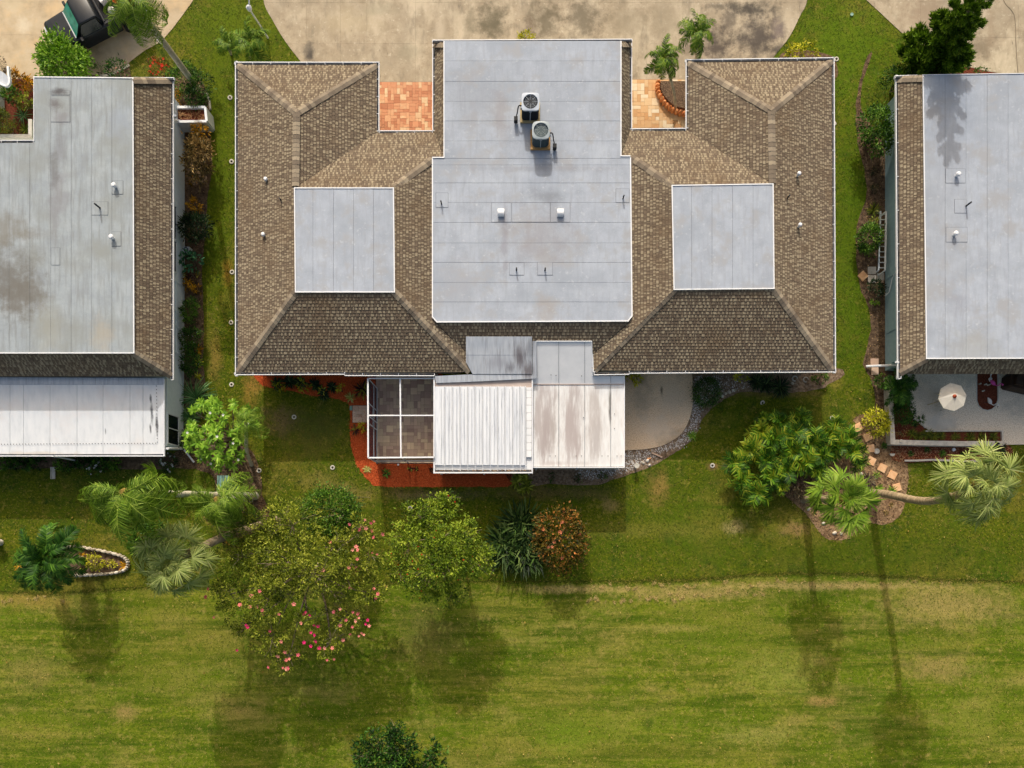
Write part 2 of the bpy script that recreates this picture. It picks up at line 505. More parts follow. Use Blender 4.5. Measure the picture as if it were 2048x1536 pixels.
def slabs(name, poly_px, xs, ys, mat, z0=-0.05, z1=0.02, gap=0.003, parent_label=None, piece="slab"):
    """a paved area as one setting object with each slab a child"""
    poly = [W2(x, y) for x, y in poly_px]
    if area(poly) < 0: poly = poly[::-1]
    b = MB()
    b.prism(poly, z0, z1 - 0.012)
    root = b.build(name, M_joint)
    tag(root, kind="structure")
    for i in range(len(xs) - 1):
        for j in range(len(ys) - 1):
            x0, yb = W2(xs[i], ys[j + 1])
            x1, yt = W2(xs[i + 1], ys[j])
            rc = [(x0 + gap, yb + gap), (x1 - gap, yb + gap), (x1 - gap, yt - gap), (x0 + gap, yt - gap)]
            c = clip_poly(poly, rc)
            if len(c) > 2 and abs(area(c)) > 0.02:
                q = MB()
                q.prism(c, z0 + 0.01, z1 + random.uniform(-0.002, 0.002))
                q.build(piece, mat, root)
    return root


dl = smooth([(522, -60), (528, 5), (545, 40), (570, 82), (604, 126), (640, 165), (660, 230)], 6)
dr = smooth([(1372, 300), (1480, 200), (1545, 117), (1578, 75), (1600, 32), (1614, 2), (1620, -60)], 6)
slabs("driveway", dl + [(758, 300), (758, 167), (870, 167), (1264, 162), (1400, 162)] + dr, [500, 613, 681, 734, 831, 906, 1060, 1197, 1293, 1358, 1410, 1470, 1540, 1640],
      [-56, 5.5, 88, 165, 240, 300], M_conc)
slabs("left_driveway", [(-120, -60), (392, -60), (386, 2), (366, 30), (345, 58), (322, 84), (290, 101), (262, 122), (250, 133), (225, 146), (200, 150),
                        (60, 158), (68, 158), (-120, 158)][::1],
      [-120, -40, 128, 260, 400], [-56, 4, 70, 160], M_conc2)
slabs("right_driveway", [(1720, -60), (1732, 0), (1758, 24), (1788, 52), (1816, 78), (1850, 105), (1905, 126), (1960, 140), (2014, 150), (2300, 160), (2300, -60)],
      [1700, 1840, 1945, 2036, 2130, 2300], [-56, 4, 76, 165], M_conc)
# raised curved joint strip on the right drive
cj = MB()
path = [W(x, y, 0.026) for x, y in smooth([(2001, -20), (2010, 6), (2024, 22), (2030, 40), (2032, 90), (2036, 150)], 6)]
for i in range(len(path) - 1): cj.bar(path[i], path[i + 1], 0.03, 0.012)
tag(cj.build("driveway_joint", M_joint), kind="structure")

# ---------------------------------------------------------------- planting beds
mulch_rust = mk("rust_orange_mulch", [lin(164, 66, 34), lin(196, 86, 44), lin(216, 112, 66)], scale=40, detail=6, rough=0.95, bump=0.8, bscale=50, bdist=0.04, spec=0.1)
mulch_red = mk("red_brown_mulch", [lin(62, 28, 20), lin(110, 56, 40), lin(150, 90, 66)], scale=30, detail=8, rough=0.95, bump=0.8, bscale=50, bdist=0.04, spec=0.1)
M_dirt = mk("bed_soil", [lin(62, 50, 40), lin(98, 80, 64), lin(134, 112, 90)], scale=5, detail=10, rough=0.95, bump=0.6, bscale=50, bdist=0.03, spec=0.1)
M_sand = mk("sandy_soil", [lin(110, 86, 66), lin(150, 122, 92), lin(176, 148, 114)], scale=4, detail=10, rough=0.95, bump=0.5, bscale=50, bdist=0.03, spec=0.1,
            big=[(1.2, lin(92, 66, 48), 0.5, 0.7)])
M_shell = mk("shell_soil", [lin(96, 78, 62), lin(132, 112, 92), lin(166, 146, 124)], scale=8, detail=10, rough=0.95, bump=0.6, bscale=60, bdist=0.03, spec=0.1)
BEDS = []


def bed(name, pts, mat, z=0.008, sm=5, wob=1.2):
    pp = smooth(pts, sm, closed=True)
    pp = [(x + random.uniform(-wob, wob), y + random.uniform(-wob, wob)) for x, y in pp]
    poly = [W2(x, y) for x, y in pp]
    if area(poly) < 0: poly = poly[::-1]
    b = MB()
    b.add([(x, y, z) for x, y in poly], [tuple(range(len(poly)))])
    o = b.build(name, mat)
    tag(o, kind="structure")
    BEDS.append(poly)
    return poly


bed_left = bed("left_side_bed", [(340, 205), (350, 145), (385, 138), (405, 165), (418, 205), (421, 260), (424, 330), (420, 362), (415, 400), (412, 440), (408, 500),
                                 (404, 560), (408, 650), (406, 720), (410, 780), (400, 840), (350, 840), (340, 500)], M_dirt)
bed_left2 = bed("palm_bed", [(340, 915), (400, 880), (470, 880), (505, 905), (522, 950), (525, 990), (540, 1030), (520, 1060), (470, 1075), (440, 1070), (430, 1020), (430, 960), (400, 940), (345, 935)], M_dirt, z=0.010)
bed_hedge = bed("hedge_bed", [(-60, 905), (120, 905), (240, 905), (340, 905), (345, 935), (230, 938), (120, 936), (-60, 938)], M_dirt)
bed_rust = bed("mulch_bed", [(510, 735), (640, 735), (740, 740), (872, 740), (1020, 900), (1022, 950), (1018, 972), (960, 973), (860, 974), (760, 972), (738, 962), (718, 938),
                             (705, 905), (701, 870), (700, 830), (697, 808), (670, 797), (620, 790), (570, 779), (525, 770)], mulch_rust)
bed_patio = bed("patio_bed", [(1010, 945), (1060, 930), (1250, 860), (1240, 735), (1660, 735), (1655, 770), (1620, 782), (1560, 786), (1490, 784), (1462, 792), (1430, 812), (1405, 838),
                              (1392, 868), (1372, 890), (1340, 912), (1300, 934), (1262, 948), (1225, 960), (1190, 970), (1100, 968), (1040, 972)], M_shell)
bed_rside = bed("right_side_bed", [(1744, 108), (1735, 112), (1722, 150), (1713, 200), (1712, 240), (1716, 290), (1726, 330), (1733, 390), (1716, 440), (1712, 480), (1714, 540), (1722, 580),
                                   (1735, 610), (1742, 650), (1733, 695), (1726, 730), (1742, 760), (1750, 800), (1752, 850), (1850, 850), (1850, 760), (1800, 740), (1800, 290), (1760, 270), (1730, 232), (1721, 200), (1726, 160)], M_dirt)
bed_palm = bed("palm_island_bed", [(1540, 960), (1600, 925), (1680, 915), (1715, 860), (1706, 838), (1745, 830), (1790, 880), (1815, 930), (1812, 990), (1800, 1030), (1770, 1050), (1740, 1046),
                                   (1718, 1060), (1690, 1078), (1660, 1080), (1640, 1066), (1628, 1050), (1612, 1028), (1580, 1000), (1562, 985)], M_sand)
bed_rfront = bed("walled_front_bed", [(1800, 884), (1900, 890), (2010, 888), (2012, 918), (1900, 922), (1800, 925), (1780, 905)], mulch_red, z=0.012)
bed_corner = bed("walled_corner_bed", [(1784, 745), (1824, 745), (1824, 800), (1826, 838), (1846, 852), (1862, 862), (2004, 863), (2004, 884), (1786, 884)], mulch_red, z=0.014, sm=1, wob=0)
bed_island = bed("stone_ring_bed", [(98, 1110), (130, 1096), (160, 1094), (200, 1098), (240, 1108), (256, 1122), (252, 1138), (230, 1146), (180, 1150), (130, 1148), (100, 1135)], M_dirt)
bed_topl = bed("left_front_bed", [(150, 160), (195, 148), (235, 142), (255, 130), (262, 150), (258, 170), (150, 170)], M_dirt, z=0.012)
bed_topr = bed("right_front_bed", [(1898, 118), (1925, 126), (1960, 134), (2010, 142), (2040, 150), (2040, 175), (1895, 175)], mulch_red, z=0.012)
bed_topm = bed("front_shrub_bed", [(1560, 112), (1590, 100), (1640, 104), (1668, 118), (1668, 160), (1560, 160)], M_soil, z=0.012)
bed_notch = bed("courtyard_bed", [(-20, 140), (70, 150), (70, 300), (-20, 300)], mulch_red, z=0.012)
soil_ring_px = [(460, 195), (463, 323), (464, 544), (462, 645), (463, 769), (588, 834), (665, 935), (518, 941), (820, 1017), (1425, 931), (1665, 836), (1673, 118), (1668, 247), (1525, 805)]


# scattered small pieces nobody could count
def scatter_pts(poly, n):
    P = np.array(poly)
    lo, hi = P.min(0), P.max(0)
    out = np.zeros((0, 2))
    while len(out) < n:
        q = rng.uniform(lo, hi, (n * 2, 2))
        out = np.vstack([out, q[inside(q, poly)]])
    return out[:n]


def chips(name, pts, z, L, Wd, mat, tilt=0.5):
    n = len(pts)
    a = rng.uniform(0, 2 * np.pi, n)
    l = L * rng.uniform(0.5, 1.3, n); w = Wd * rng.uniform(0.5, 1.3, n)
    d = np.stack([np.cos(a), np.sin(a), rng.uniform(-tilt, tilt, n)], 1)
    s = np.stack([-np.sin(a), np.cos(a), rng.uniform(-tilt, tilt, n)], 1)
    c = np.column_stack([pts, np.full(n, z) + rng.uniform(0, 0.02, n)])
    V = np.stack([c - d * l[:, None] / 2 - s * w[:, None] / 2, c + d * l[:, None] / 2 - s * w[:, None] / 2, c + d * l[:, None] / 2 + s * w[:, None] / 2,
                  c - d * l[:, None] / 2 + s * w[:, None] / 2], 1).reshape(-1, 3)
    Fc = np.arange(n * 4).reshape(-1, 4)
    o = link(name, np_mesh(name, V, Fc, np.repeat(rng.uniform(0, 1, n), 4), mat))
    tag(o, kind="stuff")
    return o


def pebbles(name, pts, z, r, mat):
    n = len(pts)
    base = np.array([(1, 0, 0), (0, 1, 0), (-1, 0, 0), (0, -1, 0), (0, 0, 0.8)])
    fb = np.array([(0, 1, 4), (1, 2, 4), (2, 3, 4), (3, 0, 4)])
    rr = r * rng.uniform(0.5, 1.5, n)
    a = rng.uniform(0, 6.28, n)
    ca, sa = np.cos(a), np.sin(a)
    B = np.stack([base[None, :, 0] * ca[:, None] - base[None, :, 1] * sa[:, None] * 0.7, base[None, :, 0] * sa[:, None] + base[None, :, 1] * ca[:, None] * 0.7,
                  np.repeat(base[None, :, 2], n, 0)], 2) * rr[:, None, None]
    V = (B + np.column_stack([pts, np.full(n, z)])[:, None, :]).reshape(-1, 3)
    Fc = (fb[None] + (np.arange(n) * 5)[:, None, None]).reshape(-1, 3)
    o = link(name, np_mesh(name, V, Fc, np.repeat(rng.uniform(0, 1, n), 5), mat))
    tag(o, kind="stuff")
    return o


M_chip_o = mk("orange_chip", [lin(130, 50, 22), lin(198, 84, 40), lin(228, 126, 74)], scale=20, rnd='tintramp', rv=0.2, rough=0.9, contrast=(0.0, 1.0), spec=0.1)
M_chip_r = mk("bark_chip", [lin(60, 26, 16), lin(118, 60, 38), lin(176, 112, 76), lin(196, 160, 124)], scale=20, rnd='tintramp', rv=0.2, rough=0.9, contrast=(0.0, 1.0), spec=0.1)
M_chip_l = mk("leaf_litter_chip", [lin(50, 36, 26), lin(96, 74, 54), lin(140, 112, 80), lin(180, 152, 110)], scale=20, rnd='tintramp', rv=0.2, rough=0.9, contrast=(0.0, 1.1), spec=0.1)
M_peb = mk("shell_gravel", [lin(120, 110, 102), lin(206, 202, 196), lin(244, 242, 240)], scale=20, rnd='tintramp', rv=0.1, rough=0.8, contrast=(0.0, 1.0))
chips("orange_mulch_chips", scatter_pts(bed_rust, 26000) + rng.normal(size=(26000, 2)) * .05, 0.012, 0.05, 0.018, M_chip_o)
chips("red_mulch_chips", scatter_pts(bed_rfront, 3500), 0.016, 0.06, 0.02, M_chip_r)
chips("palm_island_litter", scatter_pts(bed_palm, 6000) + rng.normal(size=(6000, 2)) * .10, 0.012, 0.07, 0.025, M_chip_l)
chips("side_bed_litter", np.vstack([scatter_pts(bed_left, 3000), scatter_pts(bed_rside, 4000), scatter_pts(bed_left2, 3500), scatter_pts(bed_patio, 3000)]), 0.012, 0.06, 0.025, M_chip_l)
gp = [W2(*p) for p in [(1248, 905), (1300, 900), (1350, 885), (1380, 850), (1388, 800), (1388, 755), (1440, 752), (1440, 780), (1404, 812), (1398, 845), (1388, 872), (1362, 895),
                       (1325, 905), (1290, 925), (1262, 940), (1190, 958), (1150, 950), (1160, 935), (1248, 930)]]
pebbles("shell_gravel", np.vstack([scatter_pts(gp, 2700) + rng.normal(size=(2700, 2)) * .07, scatter_pts([W2(*p) for p in [(1388, 752), (1500, 752), (1500, 775), (1450, 790), (1400, 800)]], 350)]), 0.01, 0.028, M_peb)


# grass blades over the lawn near enough to read as texture
def blades(name, n, box, ex, L, Wd, mat, z=0.0, up=0.5):
    q = rng.uniform([box[0], box[1]], [box[2], box[3]], (n, 2))
    k = np.ones(n, bool)
    for p in ex: k &= ~inside(q, p)
    q = q[k]
    n = len(q)
    a = rng.uniform(0, 2 * np.pi, n)
    l = L * rng.uniform(0.5, 1.4, n)
    d = np.stack([np.cos(a), np.sin(a), np.full(n, up)], 1)
    s = np.stack([-np.sin(a), np.cos(a), np.zeros(n)], 1) * (Wd * rng.uniform(0.5, 1.2, n))[:, None]
    c = np.column_stack([q, np.full(n, z)])
    V = np.stack([c - s, c + s, c + d * l[:, None]], 1).reshape(-1, 3)
    o = link(name, np_mesh(name, V, np.arange(n * 3).reshape(-1, 3), np.repeat(rng.uniform(0, 1, n), 3), mat))
    tag(o, kind="stuff")
    return o


M_blade = mk("grass_blade", [lin(30, 46, 6), lin(68, 86, 14), lin(110, 116, 28), lin(172, 152, 78)], scale=1.3, detail=6, rnd='tintramp', rv=0.25, rough=0.7, trans=0.3, contrast=(0.0, 1.1), spec=0.15,
             spots=lawn_spots[:8])
M_blade2 = mk("fairway_blade", [lin(42, 66, 8), lin(82, 104, 18), lin(124, 132, 38), lin(184, 166, 92)], scale=1.3, detail=6, rnd='tintramp', rv=0.2, rough=0.7, trans=0.3, contrast=(0.0, 1.1), spec=0.15)
drv = [W2(*p) for p in dl + [(758, 300), (758, 160), (1400, 156)] + dr]
drvl = [W2(*p) for p in [(-120, -60), (392, -60), (386, 2), (366, 30), (345, 58), (322, 84), (290, 101), (262, 122), (250, 133), (225, 146), (200, 150), (-120, 158)]]
drvr = [W2(*p) for p in [(1720, -60), (1732, 0), (1758, 24), (1788, 52), (1816, 78), (1850, 105), (1905, 126), (1960, 140), (2014, 150), (2300, 160), (2300, -60)]]
hs = [[W2(*p) for p in q] for q in ([(480, 145), (1660, 145), (1660, 735), (480, 735)], [(-300, 160), (360, 160), (360, 920), (-300, 920)], [(1780, 160), (2300, 160), (2300, 890), (1780, 890)],
                                    [(600, -5), (1500, -5), (1500, 200), (600, 200)], [(745, 700), (1385, 700), (1385, 925), (745, 925)])]
x0, y1 = W2(-40, -20); x1, y0 = W2(2090, 1160)
below = [(-60, -60), (60, -60)] + edge[::-1]
blades("lawn_blades", 330000, (x0, y0 - 0.7, x1, y1), BEDS + [drv, drvl, drvr] + hs + [below], 0.085, 0.014, M_blade)
x1, y0 = W2(2090, 1560)
upper = [(x, y - 0.03) for x, y in edge] + [(120, 80), (-120, 80)]
blades("fairway_blades", 170000, (x0, y0, x1, W2(0, 1140)[1]), [upper], 0.06, 0.012, M_blade2, z=-0.03)

# ragged taller grass along the mowing edge, and rows of dry clippings below it
ep_ = np.array(edge); ep_ = ep_[(ep_[:, 0] > -28) & (ep_[:, 0] < 28)]
ii = rng.integers(0, len(ep_) - 1, 14000); ff = rng.uniform(0, 1, 14000)[:, None]
eb = ep_[ii] * (1 - ff) + ep_[ii + 1] * ff + np.stack([rng.normal(size=14000) * .03, rng.normal(size=14000) * .07 - .01], 1)
n = len(eb); a = rng.uniform(0, 6.28, n); l_ = .10 * rng.uniform(.5, 1.4, n)
d_ = np.stack([np.cos(a) * .8, np.sin(a) * .8, np.full(n, .45)], 1); s_ = np.stack([-np.sin(a), np.cos(a), np.zeros(n)], 1) * .013
c_ = np.column_stack([eb, np.full(n, -.02)])
tag(link("edge_tufts", np_mesh("edge_tufts", np.stack([c_ - s_, c_ + s_, c_ + d_ * l_[:, None]], 1).reshape(-1, 3), np.arange(n * 3).reshape(-1, 3), np.repeat(rng.uniform(.2, 1, n), 3), M_blade)), kind="stuff")
cl = []
for x0_, x1_, y_, m_ in ((1165, 1420, 1176, 2200), (1165, 1380, 1203, 2400), (1290, 1560, 1192, 1500), (1440, 1640, 1168, 900), (0, 130, 1200, 900), (1640, 1980, 1170, 1200)):
    u = rng.uniform(x0_, x1_, m_); y = y_ + 3.5 * np.sin(u * .06 + y_) + 2.5 * np.sin(u * .21) - (u - x0_) * .03 + rng.normal(size=m_) * 2.2
    keep = (np.sin(u * .11 + y_) + np.sin(u * .37 + y_ * 2) + rng.normal(size=m_) * .6) > .75; u, y = u[keep], y[keep]
    cl.append(np.stack([(u - 1024) / (F / CAM_H), (1075 - y) / (F / CAM_H)], 1))
M_clip = mk("dry_clipping", [lin(132, 118, 60), lin(168, 148, 88), lin(196, 172, 116)], scale=20, rnd='tintramp', rv=.1, rough=.9, contrast=(0, 1), spec=.1)
chips("dry_clippings", np.vstack(cl), -0.03 + .02, 0.07, 0.016, M_clip)

fl_ = rng.uniform([-26, -11.5], [26, 8.5], (650, 2))
for p_ in BEDS + hs[:3]: fl_ = fl_[~inside(fl_, p_)]
chips("fallen_leaves", fl_, 0.05, 0.07, 0.045, mk("fallen_leaf", [lin(90, 70, 30), lin(150, 128, 60), lin(176, 156, 90)], scale=20, rnd='tintramp', rv=.1, rough=.9, contrast=(0, 1), spec=.1))
# ---------------------------------------------------------------- house materials
M_shing = mk("shingle_tab", [lin(90, 78, 67), lin(120, 106, 90), lin(150, 137, 115), lin(170, 158, 134)], scale=24, detail=6, rnd='tintramp', rv=0.07, rough=0.95, contrast=(0.0, 1.0),
             bump=0.35, bscale=160, bdist=0.004, spec=0.15, big=[(0.5, lin(116, 96, 74), 0.5, 0.9)])
M_deck = mk("roof_felt", [lin(44, 36, 30), lin(66, 54, 44)], scale=20, rough=0.95)
M_cap = mk("ridge_shingle", [lin(112, 101, 89), lin(136, 124, 108), lin(160, 147, 127)], scale=14, rnd='objramp', rv=0.10, rough=0.95, contrast=(0.0, 1.0), bump=0.3, bscale=160, bdist=0.004, spec=0.15)
memb_spots = px_spots([
    (1000, 215, 18, 60, lin(151, 147, 147), 0.6), (1090, 385, 46, 16, lin(125, 130, 137), 0.6), (1085, 470, 70, 60, lin(144, 141, 144), 0.5), (1010, 470, 8, 70, lin(137, 135, 141), 0.5),
    (1090, 620, 20, 30, lin(153, 144, 135), 0.4), (920, 560, 40, 60, lin(161, 163, 170), 0.4), (950, 200, 60, 60, lin(144, 149, 158), 0.5), (1200, 200, 20, 60, lin(147, 153, 159), 0.4),
    (1100, 330, 180, 8, lin(137, 137, 142), 0.4),
    (1890, 420, 80, 200, lin(159, 163, 170), 0.3), (1730 + 230, 690, 60, 40, lin(153, 154, 151), 0.5), (1935, 600, 30, 30, lin(149, 153, 165), 0.4)], 3.6)
M_memb = mk("grey_roof_membrane", [lin(150, 158, 170), lin(166, 174, 187), lin(178, 186, 197)], scale=1.3, detail=14, rough=0.8, bump=0.15, bscale=120, bdist=0.004, contrast=(0.25, 0.75), spots=memb_spots,
            rnd='obj', rv=0.02, big=[(30, lin(188, 194, 202), 0.58, 0.72), (2.2, lin(156, 162, 173), 0.48, 0.75, (3, 0.4, 1)), (0.35, lin(153, 161, 173), 0.5, 0.7), (60, lin(142, 148, 157), 0.55, 0.8), (0.9, lin(160, 163, 169), 0.52, 0.66), (5, lin(184, 190, 198), 0.60, 0.74)], spec=0.2)
lm_spots = px_spots([
    (15, 560, 70, 80, lin(104, 101, 95), 0.7), (40, 590, 60, 50, lin(110, 106, 99), 0.6), (5, 460, 60, 40, lin(129, 127, 120), 0.7), (120, 300, 14, 40, lin(122, 122, 127), 0.55), (110, 420, 12, 70, lin(129, 129, 134), 0.5),
    (118, 185, 18, 8, lin(82, 79, 82), 0.85), (112, 210, 16, 14, lin(103, 99, 101), 0.8), (128, 235, 22, 16, lin(129, 127, 130), 0.6), (120, 390, 20, 50, lin(137, 137, 141), 0.5),
    (108, 340, 10, 40, lin(110, 110, 113), 0.6), (60, 470, 60, 12, lin(129, 127, 120), 0.5), (205, 670, 24, 40, lin(168, 161, 147), 0.6), (100, 660, 30, 50, lin(156, 156, 146), 0.4),
    (240, 240, 26, 40, lin(151, 161, 177), 0.5)], 3.6)
M_memb_l = mk("aged_roof_membrane", [lin(142, 150, 158), lin(157, 166, 173), lin(170, 178, 184)], scale=1.3, detail=14, rough=0.8, bump=0.15, bscale=120, bdist=0.004, contrast=(0.25, 0.75), spots=lm_spots,
              rnd='obj', rv=0.02, big=[(30, lin(176, 180, 183), 0.6, 0.74), (2.2, lin(138, 143, 145), 0.46, 0.72, (3, 0.3, 1)), (0.5, lin(144, 149, 148), 0.48, 0.7), (60, lin(128, 133, 135), 0.55, 0.8)], spec=0.2)
M_bitumen = mk("dark_lap", [lin(84, 86, 92), lin(110, 112, 118)], scale=20)
M_white = mk("white_painted_metal", [lin(226, 228, 232), lin(240, 241, 243)], scale=6, rough=0.45, spec=0.4)
M_gut_in = mk("gutter_grime", [lin(40, 42, 48), lin(76, 78, 84), lin(120, 116, 108)], scale=3.5, detail=8, rough=0.8)
M_wall_l = mk("pale_blue_stucco", [lin(216, 228, 234), lin(228, 238, 243)], scale=5, detail=8, rough=0.9, bump=0.2, bscale=80, bdist=0.004)
M_wall_r = mk("slate_blue_stucco", [lin(138, 166, 174), lin(152, 180, 186)], scale=5, detail=8, rough=0.9, bump=0.2, bscale=80, bdist=0.004)
M_wall_m = mk("cream_stucco", [lin(196, 190, 176), lin(208, 202, 190)], scale=5, detail=8, rough=0.9)
M_soffit = mk("soffit_white", [lin(206, 208, 210)], rough=0.7)
M_glass = mk("dark_window_glass", [lin(10, 18, 24), lin(18, 30, 38)], scale=1.5, rough=0.2, spec=0.35)
M_frame = mk("window_frame_white", [lin(214, 220, 224)], rough=0.5)
M_alum = mk("galvanised_metal", [lin(150, 156, 160), lin(190, 195, 198)], scale=14, rough=0.45, metal=0.4)
M_dpipe = mk("dark_lead_pipe", [lin(34, 36, 40), lin(60, 62, 66)], scale=20, rough=0.6)
M_black = mk("black_void", [lin(12, 12, 13)], rough=0.9)

E_, T_, C_ = 2.5, 3.9, 3.25
DIR = {'N': (0, 1), 'S': (0, -1), 'E': (1, 0), 'W': (-1, 0)}


def plane_fit(V):
    A = np.array([(v.x, v.y, 1) for v in V]); z = np.array([v.z for v in V])
    a, b, c = np.linalg.lstsq(A, z, rcond=None)[0]
    return lambda x, y: a * x + b * y + c, a, b


def shingle_slope(mb, deck, pts, d, expo=0.142):
    V = [W(*p) for p in pts]
    zf, a, b = plane_fit(V)
    poly = [(v.x, v.y) for v in V]
    if area(poly) < 0: poly = poly[::-1]
    dx, dy = DIR[d]
    ux, uy = -dy, dx
    g = abs(a * dx + b * dy)
    step = expo * math.cos(math.atan(g))
    deck.add([(x, y, zf(x, y) - 0.012) for x, y in poly], [tuple(range(len(poly)))])
    T = [-(x * dx + y * dy) for x, y in poly]
    U = [x * ux + y * uy for x, y in poly]
    t0 = min(T) - 0.004
    while t0 < max(T):
        u = min(U) - random.uniform(0, 0.3)
        thick = random.random() < 0.5
        # rows only need to span the polygon at this height
        row = clip_poly(poly, [(-dx * (t0) + ux * -1e3, -dy * (t0) + uy * -1e3), (-dx * (t0) + ux * 1e3, -dy * (t0) + uy * 1e3),
                               (-dx * (t0 + step) + ux * 1e3, -dy * (t0 + step) + uy * 1e3), (-dx * (t0 + step) + ux * -1e3, -dy * (t0 + step) + uy * -1e3)][::-1] if
                        False else _band(dx, dy, ux, uy, t0, t0 + step))
        if len(row) > 2:
            us = [x * ux + y * uy for x, y in row]
            u = min(us) - random.uniform(0, 0.2)
            umax = max(us)
            while u < umax:
                w = random.choice((0.06, 0.08, 0.09, 0.11, 0.15)) if thick else random.choice((0.05, 0.07, 0.09, 0.12))
                q = _band(dx, dy, ux, uy, t0 - 0.006, t0 + step + 0.012, u + 0.004, u + w - 0.004)
                c = clip_poly(poly, q)
                if len(c) > 2 and abs(area(c)) > 1e-4:
                    h = 0.020 if thick else 0.008
                    r = random.random()
                    tint = (0.56 + 0.24 * r) if (thick and random.random() < 0.72) else (0.14 + 0.30 * r)
                    vs = []
                    for x, y in c:
                        t = -(x * dx + y * dy)
                        k = max(0.0, 1 - (t - t0) / step)
                        vs.append((x, y, zf(x, y) + 0.002 + h * k))
                    m = len(vs)
                    fs = [tuple(range(m))]
                    low = [(i, (i + 1) % m) for i in range(m) if all(abs(-(c[j][0] * dx + c[j][1] * dy) - (t0 - 0.006)) < 2e-3 for j in (i, (i + 1) % m))]
                    for i, j in low:
                        vs += [(c[i][0], c[i][1], zf(*c[i]) - 0.01), (c[j][0], c[j][1], zf(*c[j]) - 0.01)]
                        fs.append((i, len(vs) - 2, len(vs) - 1, j))
                    mb.add(vs, fs, 0, tint)
                    cb = clip_poly(c, _band(dx, dy, ux, uy, t0 + step * (0.74 if thick else 0.62), t0 + step + 0.004))  # dark tint paints a shadow band under the course above, as on laminated shingles
                    if len(cb) > 2:
                        mb.add([(x, y, zf(x, y) + 0.0035 + h * max(0.0, 1 - (-(x * dx + y * dy) - t0) / step)) for x, y in cb], [tuple(range(len(cb)))], 0, random.uniform(0.0, 0.2))
                u += w
                thick = not thick
        t0 += step
    return zf


def _band(dx, dy, ux, uy, ta, tb, ua=-1e3, ub=1e3):
    q = [(-dx * ta + ux * ua, -dy * ta + uy * ua), (-dx * ta + ux * ub, -dy * ta + uy * ub), (-dx * tb + ux * ub, -dy * tb + uy * ub), (-dx * tb + ux * ua, -dy * tb + uy * ua)]
    return q if area(q) > 0 else q[::-1]


cap_meshes = []
for k in range(3):
    b = MB()
    L_, w_, h_ = 0.205 + 0.02 * k, 0.165, 0.05
    b.add([(0, -w_, -h_), (0, 0, 0.0), (0, w_, -h_), (L_, -w_, -h_ - 0.006), (L_, 0, -0.006), (L_, w_, -h_ - 0.006),
           (0, -w_, -h_ - 0.02), (0, w_, -h_ - 0.02), (L_, -w_, -h_ - 0.03), (L_, w_, -h_ - 0.03)],
          [(0, 1, 4, 3), (1, 2, 5, 4), (0, 6, 7, 2, 1), (0, 3, 8, 6), (2, 7, 9, 5)][:5])
    cap_meshes.append(b.mesh("ridge_cap", M_cap))


def caps(parent, P, Q, lift=0.045, flat=False):
    """ridge cap shingles from the low end P up to Q"""
    P, Q = Vector(P), Vector(Q)
    d = Q - P
    n = max(1, int(d.length / 0.195))
    yaw = math.atan2(d.y, d.x)
    pitch = -math.atan2(d.z, math.hypot(d.x, d.y))
    for i in range(n):
        p = P + d * (i / n) + Vector((0, 0, lift + random.uniform(0, 0.004)))
        link("ridge_cap", random.choice(cap_meshes), parent, p, (random.uniform(-0.02, 0.02), pitch + 0.02, yaw + random.uniform(-0.015, 0.015)),
             (1, random.uniform(0.97, 1.05), 1))


brk = MB(); brk.box((0, 0, 0), (0.018, 0.13, 0.02)); brk_me = brk.mesh("bracket", M_white)


def gutter(parent, p, q, z, out, step=0.9, w=0.12, off=0.0, brackets=True, liner=None):
    """white K gutter whose outer lip runs from pixel p to pixel q at height z; out = outward direction"""
    P, Q = W(p[0], p[1], z), W(q[0], q[1], z)
    o = Vector((out[0], out[1], 0))
    b = MB()
    d = (Q - P).normalized()
    lip = 0.034
    b.bar(P - o * lip / 2, Q - o * lip / 2, lip, 0.11, 0)
    b.bar(P - o * (w - 0.012) , Q - o * (w - 0.012), 0.02, 0.10, 1)
    b.bar(P - o * w / 2 - Vector((0, 0, 0.045)), Q - o * w / 2 - Vector((0, 0, 0.045)), w - 0.03, 0.012, 1)
    b.bar(P - o * w / 2 + d * 0.012, P - o * w / 2 - d * 0.012, w, 0.11, 0)
    b.bar(Q - o * w / 2 + d * 0.012, Q - o * w / 2 - d * 0.012, w, 0.11, 0)
    g = b.build("gutter", [M_white, M_gut_in], parent)
    if brackets:
        L_ = (Q - P).length
        n = int(L_ / step)
        for i in range(1, n + 1):
            c = P + (Q - P) * (i / (n + 1)) - o * w / 2 + Vector((0, 0, 0.045))
            link("bracket", brk_me, g, c, (0, 0, math.atan2(d.y, d.x)))
    return g


def flat_roof(parent, px_poly, z, mat, xs=None, ys=None, skirt=0.35, jit=0.4):
    poly = [W2(x, y, z) for x, y in px_poly]
    if area(poly) < 0: poly = poly[::-1]
    b = MB(); b.prism(poly, z - skirt, z)
    root = b.build("flat_roof", M_bitumen, parent)
    xs = xs or [-900, 3000]; ys = ys or [-900, 3000]
    for i in range(len(xs) - 1):
        for j in range(len(ys) - 1):
            x0, yb = W2(xs[i], ys[j + 1], z); x1, yt = W2(xs[i + 1], ys[j], z)
            g = 0.0055
            j1, j2 = random.uniform(-jit, jit) * 0.02, random.uniform(-jit, jit) * 0.02
            c = clip_poly(poly, [(x0 + g, yb + g), (x1 - g, yb + g), (x1 - g, yt - g), (x0 + g, yt - g)])
            if len(c) > 2 and abs(area(c)) > 0.02:
                q = MB(); q.prism(c, z - 0.01, z + 0.007 + 0.004 * ((i + j) % 2))
                q.build("membrane_strip", mat, root)
    return root


